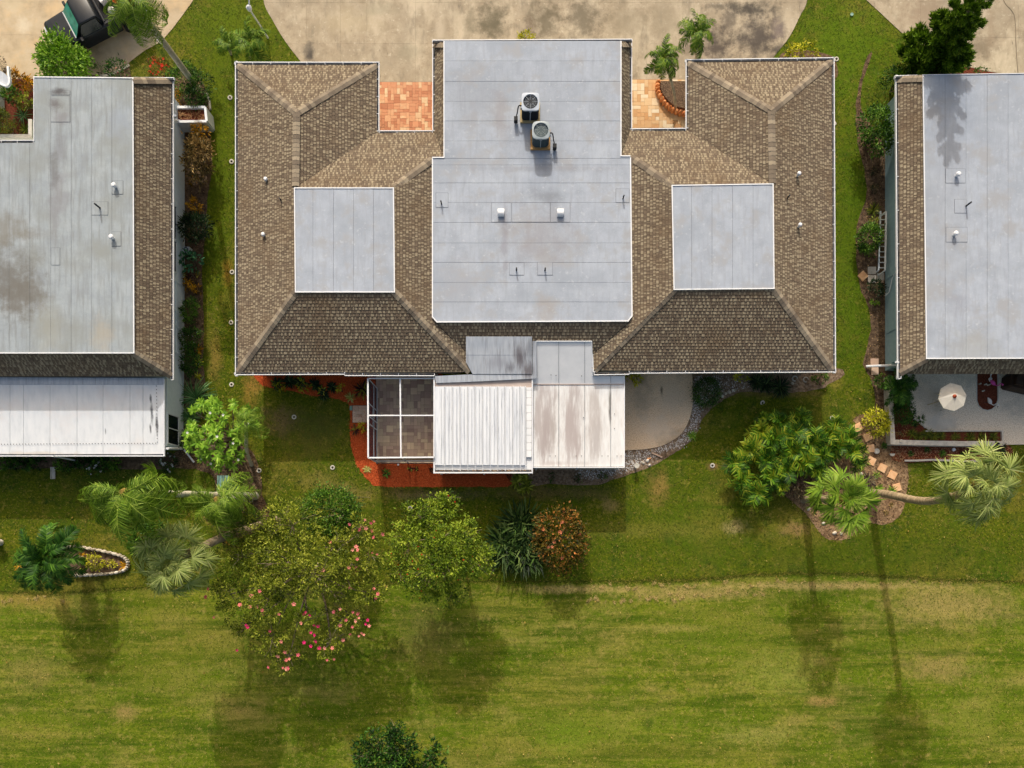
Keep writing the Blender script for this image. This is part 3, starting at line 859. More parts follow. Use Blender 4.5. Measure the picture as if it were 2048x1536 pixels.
def trim(parent, pts, z, w=0.045, h=0.035, mat=None, name="edge_trim", closed=False):
    pts = [W(x, y, z) for x, y in pts]
    m = len(pts)
    for i in range(m if closed else m - 1):
        b = MB()
        p, q = pts[i], pts[(i + 1) % m]
        d = (q - p).normalized() * (w / 2 - 0.001 * (i % 2))
        b.bar(p - d + Vector((0, 0, h / 2 - 0.02 + 0.002 * (i % 2))), q + d + Vector((0, 0, h / 2 - 0.02 + 0.002 * (i % 2))), w, h)
        b.build(name, mat or M_white, parent)


def patch(parent, x0, y0, x1, y1, z, mat, t=0.016):
    b = MB()
    a, c = W2(x0, y1, z), W2(x1, y0, z)
    b.prism([(a[0] - .012, a[1] - .012), (c[0] + .012, a[1] - .012), (c[0] + .012, c[1] + .012), (a[0] - .012, c[1] + .012)], z, z + t - 0.005, 1)
    b.prism([(a[0], a[1]), (c[0], a[1]), (c[0], c[1]), (a[0], c[1])], z, z + t, 0)
    b.build("membrane_patch", [mat, M_bitumen], parent)


def hood_vent(parent, px, py, z, w=0.30, d=0.34, h=0.22, rz=0.0):
    """small white gooseneck exhaust vent, open side down the picture"""
    b = MB()
    n = 6
    prof = [(d / 2 * math.cos(math.pi * (1 - k / n) * 1.0), 0.5 * h + h * 0.5 * math.sin(math.pi * k / n)) for k in range(n + 1)]
    vs, fs = [], []
    for sx in (-w / 2, w / 2):
        for (yy, zz) in [(-d / 2, 0.02)] + prof + [(d / 2, 0.02)]:
            vs.append((sx, -yy, zz))
    m = n + 3
    for k in range(m - 1): fs.append((k, k + 1, m + k + 1, m + k))
    fs += [tuple(range(m)), tuple(range(2 * m - 1, m - 1, -1))]
    b.add(vs, fs)
    b.build("roof_vent", M_white, parent, W(px, py, z), rot=(0, 0, rz))


def pipe_vent(parent, px, py, z, h=0.36, r=0.05, mat=None, capw=None, tilt=0.0):
    b = MB()
    b.tube([(0, 0, -0.05), (0, 0, h)], [r, r], 10)
    b.build("vent_pipe", mat or M_dpipe, parent, W(px, py, z))


def cap_vent(parent, px, py, z, r=0.07, h=0.26):
    b = MB()
    b.lathe((0, 0, 0), [(r * 0.8, -0.08), (r * 0.8, h * 0.6)], 12)
    b.lathe((0, 0, 0), [(r * 1.25, h * 0.55), (r * 1.3, h * 0.85), (r * 0.9, h), (0.001, h + 0.01)], 14)
    b.build("roof_vent", M_white, parent, W(px, py, z), smooth_=False)


def walls(parent, polys, z1, mat, inset=None):
    b = MB()
    for p in polys: b.prism(p, 0.0, z1)
    return b.build("wall", mat, parent)


# ================================================================ the middle house (a duplex seen from straight above)
H1 = empty("duplex_house", (0, 13, 0), "wide brown shingled house in the middle with three grey flat roof tops", "house")
o_ = Vector(H1.location)


def fix(parent):
    """children were built in world coordinates: cancel the parent's own offset"""
    for c in parent.children:
        c.location = Vector(c.location) - Vector(parent.location)


sh, dk = MB(), MB()
E, T, C = E_, T_, C_
A = (593, 226, T); a, b_, c, d = (590, 375, T), (787, 375, T), (789, 584, T), (591, 584, T)
I1, I1b, n1, n0 = (755, 265, E), (868, 263, E), (888, 315, C), (865, 318, C)
S1 = (940, 744, E)
V1, V1b = (873, 645, C), (938, 712, E)
slopes = [
    ([(475, 129, E), A, a, d, (475, 745, E)], 'W'),
    ([(475, 129, E), (754, 129, E), A], 'N'),
    ([(754, 129, E), I1, a, A], 'E'),
    ([I1, I1b, n1, n0, b_, a], 'N'),
    ([(869, 84, E), (889, 84, C), n1, I1b], 'W'),
    ([b_, n0, (865, 632, C), V1, V1b, S1, c], 'E'),
    ([d, c, S1, (475, 745, E)], 'S'),
    ([V1, (1258, 643, C), (1184, 710, E), V1b], 'S'),
]
A2 = (1543, 221, T); a2, b2, c2, d2 = (1344, 370, T), (1546, 368, T), (1548, 577, T), (1348, 579, T)
J1, J1b, m1, m0 = (1374, 261, E), (1261, 261, E), (1242, 312, C), (1262, 314, C)
S2 = (1188, 741, E)
V2, V2b = (1258, 643, C), (1186, 710, E)
slopes += [
    ([(1664, 121, E), (1666, 741, E), c2, b2, A2], 'E'),
    ([(1375, 124, E), (1664, 121, E), A2], 'N'),
    ([(1375, 124, E), A2, b2, J1], 'W'),
    ([J1, b2, a2, m0, m1, J1b], 'N'),
    ([(1260, 83, E), J1b, m1, (1242, 83, C)], 'E'),
    ([a2, d2, S2, V2b, V2, (1263, 632, C), m0], 'W'),
    ([d2, c2, (1666, 741, E), S2], 'S'),
]
for pts, dd in slopes: shingle_slope(sh, dk, pts, dd)
dk.build("roof", M_deck, H1)
tag(sh.build("shingles", M_shing, H1), kind="stuff")
for P, Q in [((475, 129, E), A), ((754, 129, E), A), (n0, b_), ((475, 745, E), d), (S1, c), ((591, 372, T), A),
             ((1375, 124, E), A2), ((1664, 121, E), A2), (m0, a2), ((1666, 741, E), c2), (S2, d2), ((1545, 366, T), A2)]:
    caps(H1, W(*P), W(*Q))
for y0_, x0_, x1_ in ((86, 868, 889), (85, 1242, 1261)):
    caps(H1, W(x0_, y0_ + 3, 2.6 if x0_ < 1000 else 3.2), W(x1_, y0_ + 3, 3.2 if x0_ < 1000 else 2.6), 0.06)
fl = flat_roof(H1, [(590, 375), (787, 375), (789, 584), (591, 584)], T + 0.03, M_memb, xs=[580, 626, 667, 707, 747, 800])
trim(H1, [(589, 376), (787, 376), (789, 584), (591, 584)], T + 0.05, closed=True)
fl2 = flat_roof(H1, [(1344, 370), (1546, 368), (1548, 577), (1348, 579)], T + 0.03, M_memb, xs=[1330, 1383, 1424, 1465, 1506, 1560])
trim(H1, [(1344, 371), (1546, 368), (1548, 577), (1348, 579)], T + 0.05, closed=True)
fc = flat_roof(H1, [(888, 82), (1242, 82), (1242, 312), (1260, 312), (1264, 632), (1256, 643), (874, 645), (865, 634), (865, 315), (888, 315)], C + 0.03, M_memb,
               ys=[70, 122, 163, 203, 242, 282, 317, 330, 366, 405, 445, 486, 525, 565, 604, 660])
trim(H1, [(888, 83), (888, 315), (865, 315)], C + 0.055)
trim(H1, [(1242, 83), (1242, 312), (1260, 312)], C + 0.055)
trim(H1, [(865, 318), (865, 634), (874, 644), (1256, 642), (1264, 632), (1261, 316)], C + 0.05, w=0.05)
for x0p, y0p, x1p, y1p in [(983, 406, 1022, 444), (1101, 406, 1140, 444), (1019, 526, 1048, 550), (1075, 525, 1105, 550), (1024, 406, 1100, 444), (872, 386, 896, 415), (1232, 378, 1258, 405)]:
    patch(H1, x0p, y0p, x1p, y1p, C + 0.037, M_memb)
hood_vent(H1, 1002, 427, C + 0.05); hood_vent(H1, 1120.5, 427, C + 0.05)
for x, y in ((883, 408), (1246, 397), (1033, 541), (1090, 541)): pipe_vent(H1, x, y, C + 0.05, h=0.3, r=0.035)
cap_vent(H1, 534, 362, 3.15); cap_vent(H1, 529, 472, 3.12); cap_vent(H1, 1595, 351, 3.38); cap_vent(H1, 1597, 453, 3.36)
pipe_vent(H1, 563, 402, 3.52, h=0.28, r=0.035); pipe_vent(H1, 1575, 396, 3.6, h=0.28, r=0.035)
# gutters
gutter(H1, (471, 752), (471, 124), E, (-1, 0)); gutter(H1, (470, 125), (759, 125), E, (0, 1)); gutter(H1, (759, 125), (759, 263), E, (1, 0))
gutter(H1, (759, 262), (865, 262), E, (0, 1)); gutter(H1, (865, 262), (865, 82), E, (-1, 0)); gutter(H1, (865, 81), (1264, 79), E + 0.35, (0, 1), brackets=False)
gutter(H1, (1264, 80), (1264, 259), E, (1, 0)); gutter(H1, (1264, 258), (1371, 257), E, (0, 1)); gutter(H1, (1371, 257), (1371, 120), E, (-1, 0))
gutter(H1, (1370, 120), (1668, 116), E, (0, 1)); gutter(H1, (1668, 116), (1671, 746), E, (1, 0)); gutter(H1, (1671, 745), (1258, 747.5), E, (0, -1))
gutter(H1, (1258, 749.5), (1188, 750.5), E, (0, -1), brackets=False); gutter(H1, (470, 750.5), (690, 749.5), E, (0, -1)); gutter(H1, (690, 752), (869, 752.5), E, (0, -1))
gutter(H1, (1185.5, 744), (1184.5, 682), E - 0.02, (-1, 0), brackets=False)
ws = lambda x, y: W2(x, y, E)
wall_poly = [[ws(495, 150), ws(735, 150), ws(735, 290), ws(890, 290), ws(890, 105), ws(1240, 105), ws(1240, 285), ws(1395, 285), ws(1395, 145), ws(1643, 142),
              ws(1645, 722), ws(1210, 722), ws(1180, 690), ws(945, 690), ws(915, 722), ws(495, 725)]]
walls(H1, wall_poly, E - 0.12, M_wall_m)
sf = MB(); sf.prism([ws(478, 132), ws(752, 132), ws(752, 268), ws(872, 268), ws(872, 87), ws(1258, 86), ws(1258, 264), ws(1378, 264), ws(1378, 127), ws(1661, 124), ws(1663, 739),
                     ws(1190, 738), ws(1180, 712), ws(945, 714), ws(935, 742), ws(478, 742)], E - 0.14, E - 0.07)
sf.build("soffit", M_soffit, H1)

# ---- sheet metal roofs over the back porches
pst = px_spots([(1040, 715, 14, 30, lin(96, 88, 92), 0.85), (1020, 735, 14, 14, lin(110, 108, 114), 0.8), (1000, 725, 26, 16, lin(146, 146, 156), 0.6), (1055, 740, 14, 20, lin(100, 90, 92), 0.8),
                (1060, 700, 10, 24, lin(110, 112, 120), 0.6), (960, 690, 50, 10, lin(160, 170, 184), 0.4)], 2.7)
M_gsheet = mk("stained_grey_sheet", [lin(170, 176, 186), lin(186, 192, 200), lin(198, 202, 208)], scale=2.5, detail=10, rough=0.75, spots=pst, spst=(4, 0.5, 1), stretch=(4, 0.5, 1), big=[(2.5, lin(146, 148, 156), 0.52, 0.75, (4, 0.3, 1))])
M_tan = mk("tan_flashing", [lin(186, 168, 158), lin(200, 184, 174)], scale=4, rough=0.8)
M_rib = mk("weathered_white_pan", [lin(196, 200, 208), lin(222, 226, 232), lin(232, 235, 239)], scale=1.2, detail=10, rough=0.6, stretch=(6, 0.5, 1), contrast=(0.3, 0.6), rnd='obj', rv=0.02,
           big=[(2.4, lin(150, 156, 166), 0.60, 0.72, (9, 0.35, 1))])
M_groove = mk("pan_groove", [lin(120, 126, 134)], rough=0.8)
wsp = px_spots([(1092, 835, 24, 80, lin(172, 162, 160), 0.95), (1088, 880, 14, 50, lin(170, 160, 158), 0.95), (1108, 850, 7, 60, lin(174, 166, 162), 0.9), (1112, 790, 7, 22, lin(176, 168, 166), 0.8),
                (1146, 838, 22, 80, lin(176, 166, 164), 0.95), (1150, 880, 12, 50, lin(176, 166, 164), 0.95), (1136, 860, 8, 70, lin(178, 168, 166), 0.9), (1148, 785, 12, 20, lin(178, 170, 168), 0.85),
                (1190, 845, 18, 75, lin(186, 178, 174), 0.95), (1193, 870, 10, 55, lin(184, 178, 176), 0.9), (1078, 840, 8, 80, lin(182, 174, 172), 0.85), (1222, 800, 3, 34, lin(120, 116, 108), 0.9),
                (1222, 825, 3, 20, lin(96, 92, 88), 0.8), (1190, 795, 10, 22, lin(190, 184, 180), 0.7), (1105, 925, 30, 6, lin(190, 182, 178), 0.7), (1155, 925, 30, 5, lin(190, 184, 180), 0.6)], 2.4)
M_wsheet = mk("stained_white_panel", [lin(214, 214, 213), lin(226, 226, 225), lin(233, 233, 232)], scale=2.0, detail=12, rough=0.6, spots=wsp, spst=(4, 0.5, 1), stretch=(3, 0.6, 1), big=[(3.0, lin(212, 206, 202), 0.5, 0.75, (3, 0.4, 1))])
M_wpanel = mk("clean_white_panel", [lin(226, 228, 230), lin(238, 239, 240)], scale=2.0, detail=10, rough=0.5, rnd='obj', rv=0.01, big=[(14, lin(200, 200, 200), 0.68, 0.76)])


def sheet(parent, name, pts, mat, t=0.03):
    """pts: (px, py, z) corners of a sloped sheet"""
    V = [W(*p) for p in pts]
    zf, _, _ = plane_fit(V)
    b = MB(); b.prism([(v.x, v.y) for v in V], 0, t, zf=zf, bottom=True)
    return b.build(name, mat, parent)


pr1 = sheet(H1, "upper_porch_roof", [(932, 673, 3.00), (1064, 673, 3.00), (1064, 748, 2.56), (945, 748, 2.56), (932, 724, 2.70)], M_gsheet)
sheet(pr1, "lap_sheet", [(932, 706, 2.812), (1064, 706, 2.812), (1064, 710, 2.789), (932, 710, 2.789)], M_gsheet)
sheet(pr1, "side_flashing", [(1065, 682, 2.95), (1073, 682, 2.95), (1073, 757, 2.50), (1065, 757, 2.50)], M_gsheet)
sheet(pr1, "lower_flashing", [(870, 752, 2.53), (940, 749, 2.53), (1065, 749, 2.53), (1071, 757, 2.50), (950, 763, 2.48), (872, 766, 2.47)], M_gsheet)
tf = MB()
pr2 = sheet(H1, "porch_roof", [(871, 762, 2.40), (1064, 756, 2.40), (1064, 776, 2.37), (871, 776, 2.37)], M_tan)
xr = [869, 890, 905.5, 921, 936, 951, 966, 981, 996, 1011, 1026.5, 1041, 1051.5]
for i in range(len(xr) - 1):
    g = sheet(pr2, "roof_pan", [(xr[i], 773, 2.40), (xr[i + 1] - 0.7, 773, 2.40), (xr[i + 1] - 0.7, 930, 2.14), (xr[i], 930, 2.14)], M_rib, 0.04)
for i in range(1, len(xr)):
    b = MB(); b.bar(W(xr[i] - 0.3, 772, 2.44), W(xr[i] - 0.3, 942, 2.17), 0.028, 0.05, 0)
    b.bar(W(xr[i] - 1.2, 773, 2.44), W(xr[i] - 1.2, 929, 2.185), 0.024, 0.010, 1)
    b.bar(W(xr[i] - 7.5, 778, 2.437), W(xr[i] - 7.5, 927, 2.19), 0.009, 0.008, 1)
    b.build("seam_rib", [M_white, M_groove], pr2)
ys_ = [774, 780, 795, 810, 825.5, 841, 856, 870, 885, 900, 914]
for i in range(len(ys_) - 1):
    z1_ = 2.40 - (ys_[i] - 773) / 160 * 0.26; z2_ = 2.40 - (ys_[i + 1] - 773) / 160 * 0.26
    sheet(pr2, "roof_pan", [(1052.5, ys_[i] + 0.6, z1_), (1063, ys_[i] + 0.6, z1_), (1063, ys_[i + 1], z2_), (1052.5, ys_[i + 1], z2_)], M_wpanel, 0.045)
sheet(pr2, "eave_tray", [(870, 926, 2.06), (1064, 913, 2.06), (1064, 942, 2.01), (870, 942, 2.01)], M_wpanel, 0.02)
fb = MB()
fb.bar(W(868.5, 755, 2.40), W(868.5, 947, 2.12), 0.07, 0.10); fb.bar(W(867, 945.5, 2.12), W(1065, 945.5, 2.12), 0.06, 0.12); fb.bar(W(1064.5, 757, 2.40), W(1064.5, 947, 2.12), 0.05, 0.12)
fb.build("fascia", M_white, pr2)
gt = MB(); gt.bar(W(870, 941.5, 2.04), W(1063, 941.5, 2.04), 0.09, 0.03); gt.build("gutter_channel", M_gut_in, pr2)
for x in (919, 980, 1024):
    b = MB(); b.box(W(x, 938, 2.01), (0.08, 0.2, 0.04)); b.build("gutter_strap", M_white, pr2)
pr3 = sheet(H1, "white_porch_roof", [(1073, 683, 2.88), (1183, 683, 2.88), (1186, 752, 2.313), (1248, 752, 2.313), (1248, 768, 2.18), (1066, 768, 2.18), (1066, 757, 2.272), (1073, 757, 2.272)], M_wpanel)
for xa, xb in ((1067, 1117), (1117.8, 1169), (1169.8, 1221), (1221.8, 1248)):
    sheet(pr3, "roof_panel", [(xa, 769.5, 2.175), (xb, 769.5, 2.175), (xb, 933, 2.000), (xa, 933, 2.000)], M_wsheet, 0.035)
for x, ya in ((1117.4, 684), (1169.4, 684), (1221.4, 753)):
    zs = lambda y: 2.88 - (y - 683) * 0.00822 + .035
    b = MB(); b.bar(W(x, ya, zs(ya)), W(x, 766, zs(766)), 0.014, 0.012); b.build("panel_seam", M_groove, pr3)
    b = MB(); b.bar(W(x, 770, 2.205), W(x, 932, 2.03), 0.014, 0.012); b.build("panel_seam", M_groove, pr3)
b = MB(); b.bar(W(1066, 768.5, 2.20), W(1248, 768.5, 2.20), 0.03, 0.02); b.build("panel_seam", M_tan, pr3)
b = MB()
b.bar(W(1248.5, 751, 2.33), W(1248.5, 768, 2.19), 0.04, 0.08); b.bar(W(1248.5, 768, 2.18), W(1248.5, 935, 2.02), 0.04, 0.10); b.bar(W(1066, 935, 2.02), W(1249, 935, 2.02), 0.04, 0.09); b.bar(W(1066, 768, 2.19), W(1066, 935, 2.03), 0.03, 0.09)
b.bar(W(1072.5, 682.5, 2.91), W(1184, 682.5, 2.91), 0.035, 0.04); b.bar(W(1183.5, 682.5, 2.91), W(1185.5, 752, 2.34), 0.03, 0.06)
b.build("fascia", M_white, pr3)
for x, y in [(1102, 750), (1112, 751), (1163, 752), (1100, 912), (1111, 912), (1152, 912), (1163, 912), (1204, 912), (1216, 912), (1234, 912), (1242, 912), (1229, 828), (1229, 857), (1167, 835)]:
    b = MB(); b.disc((0, 0, 0), 0.022, 0.012, 8); b.build("screw_washer", M_dpipe, pr3, W(x, y, (2.88 - (y - 683) * 0.00822 + .032) if y < 768 else (2.212 - (y - 768) / 165 * 0.175)))
for x, y in ((875, 940), (965, 940), (1060, 940), (1075, 930), (1160, 930), (1244, 930), (1244, 775)):
    wp = MB(); v = W(x, y, 2.2); wp.bar((v.x, v.y, 0), (v.x, v.y, 1.98), 0.08, 0.08); wp.build("post", M_white, H1)
pw = MB(); pw.prism([W2(873, 780, 2.2), W2(1062, 780, 2.2), W2(1062, 938, 2.2), W2(873, 938, 2.2)], 0, 0.75); pw.prism([W2(1070, 780, 2.2), W2(1242, 780, 2.2), W2(1242, 930, 2.2), W2(1070, 930, 2.2)], 0, 0.75)
pw.build("porch_knee_wall", M_wall_m, H1)
fix(H1)

gd = []
for (xa, ya, xb2, yb2, m_) in ((480, 748.5, 690, 748, 130), (692, 750, 866, 751, 260), (1190, 748, 1256, 747.5, 160), (1262, 745.5, 1666, 743.5, 160), (874, 941, 1062, 941, 120), (760, 264, 864, 264, 40), (1270, 260, 1368, 259, 40)):
    for _ in range(m_):
        f_ = random.random(); gd.append(W2(xa + (xb2 - xa) * f_, ya + (yb2 - ya) * f_ + random.uniform(-1.2, 1.2), E))
chips("gutter_debris", np.array(gd), E - .035, .06, .03, M_chip_l)
# ---- screened enclosure beside the porch
M_screen = mk("insect_screen", [lin(60, 60, 74)], rough=0.9, alpha=0.05)
M_screen_s = mk("side_insect_screen", [lin(46, 48, 62)], rough=0.9, alpha=0.7)
ZS = 2.3
SE = empty("screen_enclosure", W(800, 835, 0), "white framed screened cage over the paved back patio", "screen enclosure")
ol = Vector(SE.location)
cn = {k: W(x, y, ZS) for k, (x, y) in dict(nw=(736, 757), ne=(868, 757), sw=(736.5, 915.5), se=(868, 914.5), n=(800.5, 757), s=(802, 915), w=(736, 831), e=(868, 831)).items()}
for p, q, w_ in (('nw', 'ne', .045), ('nw', 'sw', .07), ('sw', 'se', .07), ('ne', 'se', .05), ('n', 's', .065), ('w', 'e', .055)):
    b = MB(); b.bar(cn[p] - ol, cn[q] - ol + (Vector((0, 0, .003)) if p == 'w' else Vector()), w_, 0.07 if p != 'n' else 0.066); b.build("beam", M_white, SE)
for k in ('nw', 'sw', 'w', 's', 'se'):
    b = MB(); v = cn[k] - ol; b.bar((v.x, v.y, -0.0), (v.x, v.y, ZS - 0.05), 0.05, 0.05); b.build("post", M_white, SE)
G = lambda x, y, z=0: W(x, y, z) - ol
b = MB()
wx, wy0, wy1 = cn['nw'].x - ol.x, cn['sw'].y - ol.y, cn['nw'].y - ol.y
b.bar((wx, wy0, 0.9), (wx, wy1, 0.9), 0.04, 0.06); b.bar((wx, wy0, 0.04), (wx, wy1, 0.04), 0.05, 0.08)
b.bar((wx, wy0, 0.9), (cn['se'].x - ol.x, wy0, 0.9), 0.04, 0.05)
b.build("chair_rail", M_frame, SE)
for nm, poly in (("roof_screen", [cn['nw'], cn['ne'], cn['se'], cn['sw']]),):
    b = MB(); b.add([Vector(p) - ol + Vector((0, 0, 0.01)) for p in poly], [(3, 2, 1, 0)]); b.build(nm, M_screen, SE)
for nm, p, q in (("side_screen", cn['nw'], cn['sw']), ("side_screen", cn['sw'], cn['se'])):
    b = MB(); p_, q_ = p - ol, q - ol
    b.add([(p_.x, p_.y, 0.08), (q_.x, q_.y, 0.08), (q_.x, q_.y, ZS - 0.04), (p_.x, p_.y, ZS - 0.04)], [(0, 1, 2, 3)]); b.build(nm, M_screen_s, SE)
dy0, dy1 = wy1 - 1.02 * 1.0 - 0.25, wy1 - 2.25
b = MB()
for y in (wy1 - 1.15, wy1 - 2.12): b.bar((wx - 0.015, y, 0.05), (wx - 0.015, y, 2.1), 0.05, 0.05)
b.bar((wx - 0.015, wy1 - 1.15, 2.1), (wx - 0.015, wy1 - 2.12, 2.1), 0.05, 0.05); b.bar((wx - 0.015, wy1 - 1.15, 1.0), (wx - 0.015, wy1 - 2.12, 1.0), 0.04, 0.08)
b.build("door", M_frame, SE)

# ================================================================ paving in the two front courts and the cage
def pavers(name, px, mat, jmat, unit, z1, z0=-0.02, zbase=0.0, piece="paver", sizes=None, label=None):
    """random ashlar pavers filling the rectangle px = (x0, y0, x1, y1) on the ground"""
    x0, yb = W2(px[0], px[3], z1); x1, yt = W2(px[2], px[1], z1)
    nx, ny = int(round((x1 - x0) / unit)), int(round((yt - yb) / unit))
    ux, uy = (x1 - x0) / nx, (yt - yb) / ny
    b = MB(); b.prism([(x0 - .02, yb - .02), (x1 + .02, yb - .02), (x1 + .02, yt + .02), (x0 - .02, yt + .02)], z0, z1 - 0.014)
    root = b.build(name, jmat); tag(root, kind="structure")
    used = np.zeros((nx, ny), bool)
    cache = {}
    for j in range(ny):
        for i in range(nx):
            if used[i, j]: continue
            opts = sizes or [(1, 1), (2, 1), (1, 2), (2, 2), (2, 1), (1, 2)]
            random.shuffle(opts)
            for (w_, h_) in opts + [(1, 1)]:
                if i + w_ <= nx and j + h_ <= ny and not used[i:i + w_, j:j + h_].any(): break
            used[i:i + w_, j:j + h_] = True
            key = (w_, h_)
            if key not in cache:
                q = MB(); g = 0.006
                W_, H_ = w_ * ux - g, h_ * uy - g
                q.box((0, 0, -0.004), (W_, H_, 0.02)); q.box((0, 0, 0.0085), (W_, H_, 0.005), taper=0.94)
                cache[key] = q.mesh(piece, mat)
            link(piece, cache[key], root, (x0 + (i + w_ / 2) * ux, yb + (j + h_ / 2) * uy, z1 - 0.011 + random.uniform(-0.002, 0.003)), (random.uniform(-.006, .006), random.uniform(-.006, .006), random.uniform(-.006, .006)))
    return root


M_brick = mk("terracotta_paver", [lin(176, 116, 84), lin(192, 132, 98), lin(200, 142, 106), lin(208, 158, 120), lin(216, 188, 150)], scale=9, rnd='objramp', rv=0.05, rough=0.85, contrast=(0.0, 1.12), bump=0.2, bscale=90, bdist=0.004)
M_trav = mk("golden_travertine_paver", [lin(196, 148, 100), lin(208, 166, 120), lin(218, 186, 144), lin(226, 204, 170), lin(226, 212, 186)], scale=9, rnd='objramp', rv=0.04, rough=0.8, contrast=(0.0, 1.05), bump=0.2, bscale=90, bdist=0.004)
M_brown = mk("brown_grey_paver", [lin(178, 148, 132), lin(200, 172, 152), lin(214, 190, 162), lin(228, 208, 174)], scale=9, rnd='objramp', rv=0.10, rough=0.85, contrast=(0.0, 1.1), bump=0.2, bscale=90, bdist=0.004)
M_pink = mk("pink_slab_paver", [lin(196, 164, 142), lin(216, 186, 162), lin(226, 200, 176)], scale=9, rnd='objramp', rv=0.05, rough=0.85, contrast=(0.0, 1.0), bump=0.2, bscale=90, bdist=0.004)
M_grout = mk("sand_joint", [lin(120, 96, 76), lin(150, 122, 98)], scale=20)
M_grout_d = mk("dark_joint", [lin(62, 50, 44), lin(84, 68, 58)], scale=20)
pavers("brick_court", (757, 164, 874, 285), M_brick, M_grout, 0.155, 0.045)
pavers("travertine_court", (1252, 159, 1385, 285), M_trav, M_grout, 0.19, 0.045)
pavers("caged_patio", (752, 748, 876, 926), M_brown, M_grout_d, 0.175, 0.05)
pavers("doorstep_paving", (705, 811, 737, 845), M_pink, M_grout_d, 0.155, 0.03, sizes=[(1, 1), (2, 2), (2, 1), (1, 2), (2, 3)])

M_aggr = mk("exposed_aggregate", [lin(176, 144, 112), lin(226, 194, 156), lin(240, 212, 178), lin(246, 226, 198)], scale=22, detail=9, rough=0.9, bump=0.5, bscale=40, bdist=0.015, contrast=(0.32, 0.66), big=[(0.7, lin(176, 156, 130), 0.5, 0.7)],
            spots=px_spots([(1285, 800, 24, 36, lin(168, 152, 130), 0.5), (1310, 860, 40, 30, lin(230, 212, 190), 0.5), (1345, 800, 30, 50, lin(210, 192, 168), 0.4), (1323, 783, 3, 10, lin(86, 72, 56), 0.8)]))
M_aggr2 = mk("pale_aggregate", [lin(160, 144, 124), lin(216, 198, 174), lin(234, 220, 200), lin(244, 234, 220)], scale=22, detail=9, rough=0.9, bump=0.5, bscale=40, bdist=0.015, contrast=(0.32, 0.66), big=[(0.7, lin(182, 174, 160), 0.5, 0.7)],
             spots=px_spots([(1865, 800, 34, 60, lin(176, 170, 160), 0.5), (1880, 845, 40, 16, lin(206, 202, 194), 0.5)]))
pt = smooth([(1384, 740), (1386, 790), (1384, 818), (1376, 845), (1362, 868), (1340, 884), (1315, 894), (1280, 899), (1240, 901)], 6)
b = MB(); b.prism([W2(x, y, 0.05) for x, y in [(1225, 901), (1225, 735), (1384, 735)] + pt], -0.02, 0.05); tag(b.build("back_patio", M_aggr), kind="structure")
isl = smooth([(1955, 745), (1955, 800), (1958, 810), (1966, 817), (1975, 819), (1984, 817), (1992, 810), (1995, 800), (1995, 745)], 1)
pp = [(1790, 735), (1954, 735), (1954, 800), (1957, 811), (1965, 818.5), (1975, 821), (1985, 818.5), (1993, 811), (1996, 800), (1996, 735), (2300, 735), (2300, 889), (2006, 889), (2006, 861), (1860, 862), (1843, 850), (1830, 838), (1822, 820), (1821, 790), (1790, 780)]
b = MB(); b.prism([W2(x, y, 0.05) for x, y in pp], -0.02, 0.05); tag(b.build("right_patio", M_aggr2), kind="structure")
b = MB(); b.add([(*W2(x, y, 0.02), 0.02) for x, y in [(1950, 730), (2000, 730), (2000, 825), (1950, 825)]], [(3, 2, 1, 0)]); tag(b.build("patio_island_bed", mulch_red), kind="structure")
M_curb = mk("pale_concrete_curb", [lin(176, 168, 156), lin(204, 196, 184), lin(216, 210, 198)], scale=6, detail=8, rough=0.9, bump=0.3, bscale=80, bdist=0.005)


def curb(name, pts, w, h, mat, label=None, cat=None, seg=None, piece="curb_block", z=0.0, kind=None):
    V = [W(x, y, h + z) for x, y in pts]
    root = None
    if label: root = empty(name, (V[0].x, V[0].y, 0), label, cat)
    for i in range(len(V) - 1):
        b = MB()
        o2 = Vector(root.location) if root else Vector()
        p, q = V[i] - o2, V[i + 1] - o2
        dd = (q - p).normalized() * (w * 0.5)
        b.bar((p.x + dd.x * .0, p.y + dd.y * .0, h / 2 + z), (q.x + dd.x * .9, q.y + dd.y * .9, h / 2 + z + 0.001 * (i % 2)), w, h)
        o = b.build(piece, mat, root)
        if not root: tag(o, kind="structure")
    return root


curb("patio_wall", [(1781, 752), (1782, 800), (1784, 850), (1786, 884), (1860, 886), (1930, 887), (2004, 887)], 0.24, 0.45, M_curb, "low white capped wall around the right hand patio corner", "wall", piece="wall_section")
curb("planter_rim", [(1852, 862), (1930, 861.5), (2005, 861.5), (2006, 885)], 0.07, 0.12, M_curb, "thin white rim between patio and the long planter of grassy clumps", "curb", piece="rim_section")
curb("island_rim", [(1953.5, 745), (1953.5, 800), (1957, 811), (1965, 818.5), (1975, 821), (1985, 818.5), (1993, 811), (1996.5, 800), (1996.5, 745)], 0.05, 0.065, M_curb, "pale rounded rim round the small red mulch bed in the right patio", "curb", piece="rim_section")
curb("front_bed_edging", [(1810, 921), (1834, 921), (1866, 919.5), (1900, 921), (1930, 922), (1960, 922)], 0.09, 0.10, M_curb, "row of pale edging stones below the red mulch strip at right", "edging", piece="edging_stone")
curb("drive_curb", [(258, 129), (240, 139), (222, 148), (196, 152)], 0.10, 0.06, M_curb, "short pale curb between left driveway and shrubs", "curb", piece="curb_block")
curb("shrub_edging", [(413, 185), (418, 200), (420, 217)], 0.09, 0.08, M_curb, "white painted bed edging beside the white planter box", "edging", piece="edging_stone")
curb("plant_curve_rim", [(1821, 798), (1822, 820)], 0.05, 0.07, M_curb, "short white rim beside the clipped dark bush in right patio corner", "curb", piece="rim_section")
curb("patio_bevel_rim", [(1828, 838), (1836, 840), (1843, 846), (1850, 855)], 0.05, 0.07, M_curb, "curved white rim at the angled corner of the right patio", "curb", piece="rim_section")
